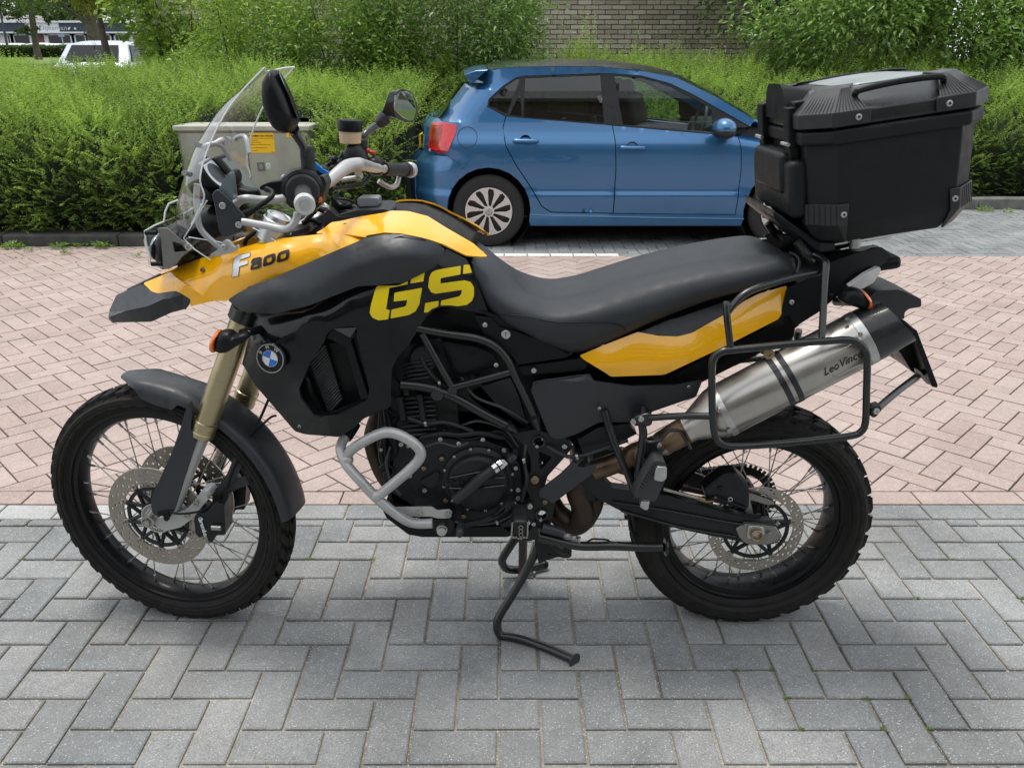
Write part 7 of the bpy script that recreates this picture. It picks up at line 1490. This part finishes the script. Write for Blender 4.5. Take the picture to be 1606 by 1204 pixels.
q = T('L', [(445, 690)])[0]; bolt(q[0], q[1], .262, .012, rust); plate('silencer_hanger', frm, T('L', [(395, 640), (440, 650), (495, 700), (480, 715), (400, 690)], .2), .02, bev=.003)
# ------------------------------------------------ pannier racks and pillion pegs
rk = [(1148, 548.7, .27), (1200, 543.5, .272), (1249.5, 538.5, .274), (1300, 534.5, .274), (1328, 533, .272), (1345, 537, .271), (1356, 548, .27), (1360, 565, .27), (1359, 615, .27), (1357.5, 662, .27), (1350, 677, .27), (1336, 683, .27), (1290, 689, .272), (1239, 694, .272), (1190, 698, .272), (1150, 699.6, .271), (1132, 696, .27), (1122, 684, .27), (1118.5, 664, .27), (1117, 640, .27), (1116.5, 600, .27), (1117, 572, .27), (1122, 558, .27), (1134, 550.5, .27)]
tubes('pannier_rack', frm, rk, .0082, closed=True, mirror=True, n=14, res=3)
tubes('pannier_rack_arm', frm, [(1146, 548, .268), (1141, 505, .26), (1139, 481, .25), (1140, 474, .245)], .0078, mirror=True); tubes('pannier_rack_arm', frm, T('L', [(215, 462, .245), (240, 430, .24), (300, 365, .23), (380, 325, .22), (520, 282, .2), (660, 250, .185), (755, 236, .175)]), .0078, mirror=True)
tubes('pannier_rack_arm', frm, [(1289, 530, .268), (1291, 490, .24), (1293, 445, .21), (1295.5, 418, .19), (1292, 408, .17), (1278, 400, .13)], .0078, mirror=True)
tubes('pannier_rack_arm', frm, [(1115, 652.5, .268), (1070, 652, .24), (1020, 655, .2)], .008, mirror=True)
plate('rack_clamp', frm, T('k', [(150, 215), (180, 170), (250, 148), (300, 140), (322, 160), (318, 230), (290, 248), (180, 245)], .205), .04, bev=.005, seg=3)
for x, y in ((165, 207), (228, 184)): q = T('k', [(x, y)])[0]; bolt(q[0], q[1], .208, .0072)
tubes('peg_bracket', frm, T('k', [(250, 100, .19), (238, 230, .195), (245, 300, .2), (232, 420, .2), (210, 560, .2), (200, 680, .2)]), [.006, .0095, .01, .01, .0095, .009], mirror=True); tubes('peg_bracket', frm, T('k', [(-60, 120, .16), (0, 330, .18), (60, 480, .19), (130, 640, .195), (190, 800, .2)]), .0088, mirror=True)
tubes('heel_hoop', frm, T('k', [(255, 350, .21), (300, 368, .215), (380, 350, .22), (430, 292, .225), (470, 276, .225), (535, 280, .225), (565, 320, .225), (618, 420, .225)]), .0042)
plate('peg_hanger', eng, T('k', [(270, 370), (370, 362), (420, 380), (330, 460), (290, 520), (250, 500)], .195), .02, bev=.003)
plate('pillion_peg', mat('peg_rubber', (.035, .036, .038), .6, noise=.2), T('k', [(205, 728), (320, 530), (350, 508), (415, 520), (430, 560), (425, 660), (340, 840), (215, 810), (180, 800)], .26), .05, bev=.007, seg=3, mirror=True)
for k in range(9): q0, q1 = LX('k', (212 + 13.5 * k, 725 - 22 * k), .264), LX('k', (235 + 13 * k, 745 - 22 * k), .266); MB().tube([q0, q1], .0022, 5, smooth=False).build('peg_rib', grip, bike)
plate('peg_tip', alu, T('k', [(355, 560), (432, 566), (430, 655), (395, 682), (330, 668), (338, 600)], .268), .03, bev=.004); plate('peg_foot', alu, T('k', [(232, 828), (298, 835), (285, 900), (262, 906), (218, 880)], .24), .02, bev=.004)
tubes('grab_rail', frm, [(1102, 403, -.16), (1108, 396, -.17), (1125, 391, -.19), (1180, 385, -.2), (1238, 381.5, -.2), (1262, 384, -.18), (1280, 396, -.13)], .008)
tubes('pannier_rack_arm', frm, T('L', [(612, 560, -.15), (605, 605, -.16), (660, 615, -.18)]), .01)
# ------------------------------------------------ stands and pegs
cs = [(846, 850, .08), (833, 880, .085), (818, 908, .09), (800, 938, .1), (783, 966, .11), (779.5, 982, .118), (785, 997, .124), (800, 1010, .132), (822, 1016, .145), (845, 1019.5, .165), (868, 1028, .188), (899, 1043, .222)]
zc = []
for p in cs: v = B(*p); v.z = max(v.z, .0125); zc.append(v)
MB().tube(zc, .0118, 14).build('centre_stand', frm, bike); dd = (zc[-1] - zc[-2]).normalized(); MB().lathe(zc[-1], dd + Vector((0, -.4, 0)), [(0, .0145), (.003, .0195), (.006, .0195), (.0062, 0.)], 24, cap=False).build('stand_foot', plg, bike)
cf = [(812, 838, -.06), (800, 856, -.08), (788, 876, -.11), (789.5, 886, -.13), (797, 892, -.15), (816, 893, -.165), (838, 889, -.19), (854, 885, -.205)]
zc = []
for p in cf: v = B(*p); v.z = max(v.z, .0125); zc.append(v)
MB().tube(zc, .0125, 14).build('centre_stand', frm, bike); MB().ball(zc[-1], .0135, (1, 1, 1), 8).build('stand_foot', plb, bike)
tubes('stand_strut', mat('strut_dull', (.09, .08, .07), .5, metal=.5, noise=.3), [(820.5, 838, -.04), (820, 870, -.09), (819, 903, -.145)], .0125)
tubes('stand_spring', steel, [(838, 848, .05), (834, 862, .05), (829, 877, .05)], .004); tubes('stand_lever', frm, [(858, 845, .1), (870, 858, .11), (885, 868, .12), (893, 866, .13)], .007)
plate('stand_bracket', eng, T('j', [(480, 440), (620, 560), (700, 640), (920, 670), (1005, 690), (1000, 800), (930, 820), (820, 800), (640, 850), (560, 900), (520, 700), (500, 560)], .1), .05, bev=.005, holes=[T('j', [(742, 640), (760, 632), (915, 670), (905, 705), (820, 690)], .1), T('j', [(672, 752), (690, 750), (742, 772), (700, 772)], .1)])
tubes('side_stand', frm, T('j', [(560, 520, .15), (700, 560, .155), (900, 610, .16), (1100, 650, .165), (1300, 655, .17), (1548, 650, .18)]) + [(1000, 857, .19), (1040, 857.5, .2)], [.015, .014, .0125, .0118, .0118, .0118, .0118, .0115]); q = B(1041, 857.5, .2); MB().lathe(q, (1, .1, 0), [(0, .012), (.003, .022), (.007, .023), (.0075, 0.)], 24, cap=False).build('side_stand_foot', frm, bike)
tubes('side_stand_stub', plg, T('j', [(600, 400, .16), (750, 440, .16), (890, 480, .16)]), [.0135, .013, .0125]); sps = MB(); a0, a1 = LX('j', (890, 500), .162), LX('j', (1110, 580), .162); dq = (a1 - a0).normalized().to_track_quat('Z', 'X').to_matrix(); sps.tube([a0.lerp(a1, i / 90) + dq @ Vector((.0085 * math.cos(i * .87), .0085 * math.sin(i * .87), 0)) for i in range(91)], .0019, 5, smooth=False); sps.build('stand_spring', steel, bike)
tubes('stand_wire', plb, T('j', [(1205, 640, .165), (1215, 600, .17), (1280, 560, .17), (1380, 560, .17), (1480, 570, .17), (1540, 610, .17)]), .0025)
plate('peg_mount', eng, T('j', [(210, 270), (380, 90), (470, 60), (500, 120), (500, 320), (560, 460), (540, 560), (420, 590), (330, 570), (240, 520), (30, 370)], .16), .02, bev=.004, seg=3, holes=[T('j', [(290, 255), (380, 210), (370, 262), (318, 320)], .16)])
pg = plate('rider_peg', eng, T('j', [(205, 345), (250, 320), (380, 325), (420, 350), (415, 520), (370, 545), (310, 552), (240, 545), (190, 510)], .27), .085, bev=.004, mirror=False)
for k in range(9):
    for x in (202, 412): q = LX('j', (x - (6 if x < 300 else 3) * k / 4, 345 + 20 * k), .273); MB().box(q, (.0035, .004, .0045)).build('peg_tooth', steel, pg)
for k in range(6): q = LX('j', (215 + 36 * k, 538 + (8 if k in (2, 3) else -4)), .274); MB().box(q, (.005, .004, .0035)).build('peg_tooth', steel, pg)
for y in (400, 450, 500): q = LX('j', (318, y), .273); MB().lathe(q, (0, -1, 0), [(0, .0055), (.002, .0055), (.002, .004), (0, .004)], 16, closed=True, cap=False).build('peg_ring', steel, pg)
for (x, y, r) in ((435, 115, .0078), (228, 82, .006), (412, 335, .0065), (490, 355, .0055)): q = T('j', [(x, y)])[0]; bolt(q[0], q[1], .165, r)
# ---------------------------------------------------------------- top case on its carrier
BX0 = bpy.data.objects
tcs = empty('top_case', (B(1400, 380, 0).x, D, B(1400, 380, 0).z), 'black ribbed-corner top case with roof rails mounted behind the seat', 'top case')
OC = .205
Fs, Rs = B(1268, 211, OC), B(1565, 166.5, OC); ux = (Rs - Fs).normalized(); uy = Vector((0, 1, 0)); uz = Vector((-ux.z, 0, ux.x)); LL = (Rs - Fs).length; Fb = B(1280, 357, OC); HB = abs((Fb - Fs).dot(uz))
def cp(u, v, w): return Fs + ux * (LL * u) + uy * v + uz * w          # u along the case 0..1, v from near to far, w up from the seam (metres)
def octo(u0, u1, v0, v1, w, c, cu=None, dw=0):
    cu = cu or c; k = c / LL
    return [cp(a, b, w + dw * (a - .5)) for a, b in ((u0 + k, v0), (u1 - k, v0), (u1, v0 + c), (u1, v1 - c), (u1 - k, v1), (u0 + k, v1), (u0, v1 - c), (u0, v0 + c))]
WT = OC * 2
def case(nm, m, loops, **kw): return loft(nm, m, loops, tcs, bevel=.003, **kw)
i_ = lambda a: a / LL
body_c = case('case_body', topg, [octo(i_(.045), 1 - i_(.05), .035, WT - .035, -HB - .048, .045), octo(i_(.018), 1 - i_(.022), .010, WT - .010, -HB - .004, .05), octo(i_(.012), 1 - i_(.012), .008, WT - .008, -.045, .052), octo(i_(.012), 1 - i_(.012), .008, WT - .008, -.02, .052)])
case('case_rim', topg, [octo(i_(.004), 1 - i_(.004), .002, WT - .002, -.03, .05), octo(0, 1, 0, WT, -.024, .05), octo(0, 1, 0, WT, -.004, .05), octo(i_(.004), 1 - i_(.004), .003, WT - .003, 0, .05)])
case('case_lid', mat('case_lid_black', (.02, .023, .025), .22, noise=.15, bump=.12, nscale=30, bumps=1300), [octo(i_(.004), 1 - i_(.004), .003, WT - .003, .003, .05), octo(i_(.001), 1 - i_(.001), .001, WT - .001, .008, .05), octo(i_(.006), 1 - i_(.006), .004, WT - .004, .032, .05), octo(i_(.05), 1 - i_(.045), .05, WT - .05, .072, .05), octo(i_(.065), 1 - i_(.06), .062, WT - .062, .075, .045)])
case('lid_sheen_panel', mat('lid_sky_sheen', (.30, .33, .33), .33, metal=.35, noise=.08, nscale=6, bump=.1, bumps=900), [octo(i_(.10), 1 - i_(.095), .078, WT - .078, .0745, .03), octo(i_(.102), 1 - i_(.097), .08, WT - .08, .0785, .03), octo(i_(.15), 1 - i_(.145), .13, WT - .13, .084, .02)])  # added pale panel: the sky's reflection on the lid put into its colour
for s in (-1, 1):
    v0 = .012 if s < 0 else WT - .012; mb = MB(); pts = [cp(.27, v0 - s * .025, .046), cp(.272, v0 - s * .012, .062), cp(.3, v0 - s * .008, .070), cp(.5, v0 - s * .008, .075), cp(.70, v0 - s * .008, .073), cp(.735, v0 - s * .01, .066), cp(.74, v0 - s * .026, .050)]
    mb.tube(pts, .0065, 10).build('lid_rail', plb, tcs)
ribm = mat('guard_black', (.022, .024, .026), .45, noise=.2)
def guard(nm, un, top, side):
    'ribbed corner guard wrapping one corner'
    v = (lambda q: q) if side < 0 else (lambda q: WT - q); u = (lambda q: i_(q)) if un == 0 else (lambda q: 1 - i_(q)); e = -.0035
    if top: L_ = [[(.125, e), (.048, e), (e, .048), (e, .12)], [(.125, e), (.048, e), (e, .048), (e, .12)], [(.118, .0), (.05, .0), (.0, .05), (.0, .112)], [(.100, .048), (.082, .048), (.048, .082), (.048, .095)], [(.12, .075), (.09, .075), (.075, .09), (.075, .11)]]; ws = [.006, .034, .036, .076, .080]
    else: L_ = [[(.085, .010 + e), (.065, .010 + e), (.016 + e, .062), (.016 + e, .085)], [(.082, .010 + e), (.065, .010 + e), (.016 + e, .062), (.016 + e, .085)], [(.088, .035 + e), (.085, .035 + e), (.042 + e, .08), (.042 + e, .09)]]; ws = [-HB + .04, -HB - .004, -HB - .046]
    mb = MB(); mb.grid([[cp(u(a), v(b), w) for a, b in l] for l, w in zip(L_, ws)]); o = mb.build(nm, ribm, tcs, solid=.004, soff=0, sharp=20, bevel=.0015)
    for k in range(9 if top else 6):
        t = (k + .5) / (9 if top else 6)
        if top: a = L_[2]; b = L_[3]; P = [cp(u(x0 + (x1 - x0) * 0), v(0), 0) for x0, x1 in ((0, 0),)]; p0 = cp(u(a[0][0] + (a[1][0] - a[0][0]) * t), v(a[0][1] + e), ws[2] + .002); p1 = cp(u(b[0][0] + (b[1][0] - b[0][0]) * t), v(b[0][1] + e), ws[3]); p2 = cp(u(a[1][0] + (a[2][0] - a[1][0]) * t + e), v(a[1][1] + (a[2][1] - a[1][1]) * t + e), ws[2] + .002); p3 = cp(u(b[1][0] + (b[2][0] - b[1][0]) * t), v(b[1][1] + (b[2][1] - b[1][1]) * t), ws[3]); segs = ((p0, p1), (p2, p3))
        else: a = L_[0]; b = L_[1]; segs = tuple((cp(u(a[1][0] + (a[2][0] - a[1][0]) * t + e), v(a[1][1] + (a[2][1] - a[1][1]) * t + e), ws[0]), cp(u(b[1][0] + (b[2][0] - b[1][0]) * t + e), v(b[1][1] + (b[2][1] - b[1][1]) * t + e), ws[1])) for _ in (0,))
        for p, q in segs: MB().tube([p, q], .0009, 4, smooth=False).build('guard_rib', ribm, o)
    w_ = .02 if top else -HB + .018; MB().bolt(cp(u(.1 if top else .074), v(-.004 if top else .006), w_), (0, side, 0), .0068, .004).build('guard_screw', sil, o)
for un in (0, 1):
    for top in (1, 0):
        for side in (-1, 1): guard('corner_guard', un, top, side)
# front face: latches, lock hump, bulge
def fbox(nm, m, v0, v1, w0, w1, d0, d1, **kw):
    'box on the front face: from depth d0 to d1 ahead of it'
    k0, k1 = -i_(d0), -i_(d1); mb = MB().add([cp(k0, v0, w0), cp(k0, v1, w0), cp(k0, v1, w1), cp(k0, v0, w1), cp(k1, v0, w0), cp(k1, v1, w0), cp(k1, v1, w1), cp(k1, v0, w1)], [(0, 1, 2, 3), (4, 5, 6, 7), (0, 1, 5, 4), (1, 2, 6, 5), (2, 3, 7, 6), (3, 0, 4, 7)]); return mb.build(nm, m, kw.pop('parent', tcs), **kw)
for v in (.085, WT - .125):
    o = fbox('latch', plb, v, v + .04, -.035, .05, -.004, .014, bevel=.004, seg=3); fbox('latch_tongue', plb, v + .004, v + .036, -.095, -.03, -.01, .012, bevel=.004, parent=o); MB().cyl(cp(-i_(.016), v - .003, -.026), cp(-i_(.016), v + .043, -.026), .004, n=12).build('latch_pin', alu, o)
fbox('front_bulge', topg, .06, WT - .06, -HB + .01, -.06, -.02, .022, bevel=.014, seg=4); fbox('front_bulge', topg, .1, WT - .1, -HB + .06, -.045, -.02, .030, bevel=.012, seg=4)
hump = [[cp(-i_(.006) + .18 * t, v, .02 + .075 * math.sin(min(1, (s_ if s_ < .5 else 1 - s_) * 4) * math.pi / 2) * (1 - .25 * t)) for s_, v in [(q / 12, .12 + (WT - .24) * q / 12) for q in range(13)]] for t in (0, .25, .5, .75, 1)]
mb = MB().grid(hump); mb.add([p for p in hump[0]], [tuple(range(13))]); mb.build('lock_cover', plb, tcs, sharp=40)
fbox('lock', plb, .09, .13, .035, .06, -.03, .0, bevel=.004); fbox('lock_lever', sil, .1, .13, .052, .058, -.05, -.01, bevel=.002)
# carrier under the case (part of the motorcycle)
lo_ = -HB - .056
def cpt(u, v, w): return cp(u, v, w)
mb = MB(); pts = [cpt(.12, .10, lo_ - .012), cpt(.5, .10, lo_ - .008), cpt(.68, .105, lo_ - .004), cpt(.74, .13, lo_ + .002), cpt(.75, WT / 2, lo_ + .002), cpt(.74, WT - .13, lo_ + .002), cpt(.68, WT - .105, lo_ - .004), cpt(.5, WT - .10, lo_ - .008), cpt(.12, WT - .10, lo_ - .012)]
mb.tube(pts, .0065, 12).build('case_carrier', chrm, bike)
loft('case_base', plb, [octo(.06, .76, .08, WT - .08, -HB - .04, .05), octo(.10, .70, .1, WT - .1, -HB - .062, .05)], bike, bevel=.004)
w_ = loft('base_wedge', plb, [[cp(-.14, v, -HB + .035) for v in (.08, WT - .08)] + [cp(-.13, v, -HB + .012) for v in (WT - .08, .08)], [cp(.1, v, -HB - .045) for v in (.06, WT - .06)] + [cp(.1, v, -HB - .075) for v in (WT - .06, .06)], [cp(.22, v, -HB - .055) for v in (.08, WT - .08)] + [cp(.22, v, -HB - .08) for v in (WT - .08, .08)]], bike, bevel=.006)
for v in (.09, WT - .09): MB().cyl(cp(.34, v, -HB - .035), cp(.34, v, -HB - .08), .012, n=14).cyl(cp(.34, v, -HB - .05), cp(.34, v, -HB - .056), .018, n=14).build('carrier_mount', steel, bike); MB().tube([cp(-.02, v - .03, -HB - .04), cp(.03, v - .03, -HB - .07), cp(.07, v - .02, -HB - .09)], .01, 10).build('carrier_arm', frm, bike)
# hoses, cables and clips between frame and engine
hose = mat('hose_black'); wirem = mat('wire_sheath', (.045, .046, .048), .45, noise=.2)
for pts, r, m_ in (([(655, 548, .13), (668, 575, .145), (690, 600, .15), (722, 622, .15)], .006, hose), ([(700, 560, .12), (722, 590, .14), (745, 622, .15), (790, 640, .15), (828, 662, .14)], .004, wirem), ([(640, 655, .15), (668, 664, .155), (700, 662, .155), (742, 676, .15)], .005, hose),
                   ([(722, 668, .14), (752, 660, .15), (792, 674, .15), (812, 700, .14)], .0035, wirem), ([(826, 690, .14), (822, 720, .165), (826, 752, .17), (818, 786, .16)], .0045, hose), ([(612, 700, .15), (606, 724, .155), (612, 752, .15), (628, 776, .15)], .0035, wirem),
                   ([(858, 700, .16), (880, 712, .17), (905, 716, .17), (940, 706, .165), (985, 690, .16)], .0045, hose), ([(700, 815, .17), (740, 822, .175), (780, 818, .175), (815, 800, .17)], .0032, wirem), ([(668, 700, .165), (690, 694, .17), (715, 700, .17), (735, 694, .165)], .003, wirem)):
    tubes('hose' if m_ is hose else 'wire', m_, pts, r)
for (x, y, o_) in ((690, 601, .153), (668, 664, .158), (822, 722, .17), (905, 716, .175), (780, 818, .178)):
    MB().lathe(B(x, y, o_), (1, 0, .3), [(-.003, .007), (-.003, .0082), (.003, .0082), (.003, .007)], 14, cap=False, closed=True).build('hose_clip', steel, bike)
for (px, py, o_) in ((598, 705, .15), (655, 812, .15), (640, 700, .155), (842, 700, .157), (848, 815, .158), (1008, 640, .15), (940, 640, .17), (1080, 606, .15), (470, 668, .185), (1220, 820, .14)): bolt(px, py, o_, .0045, steel, name='screw')
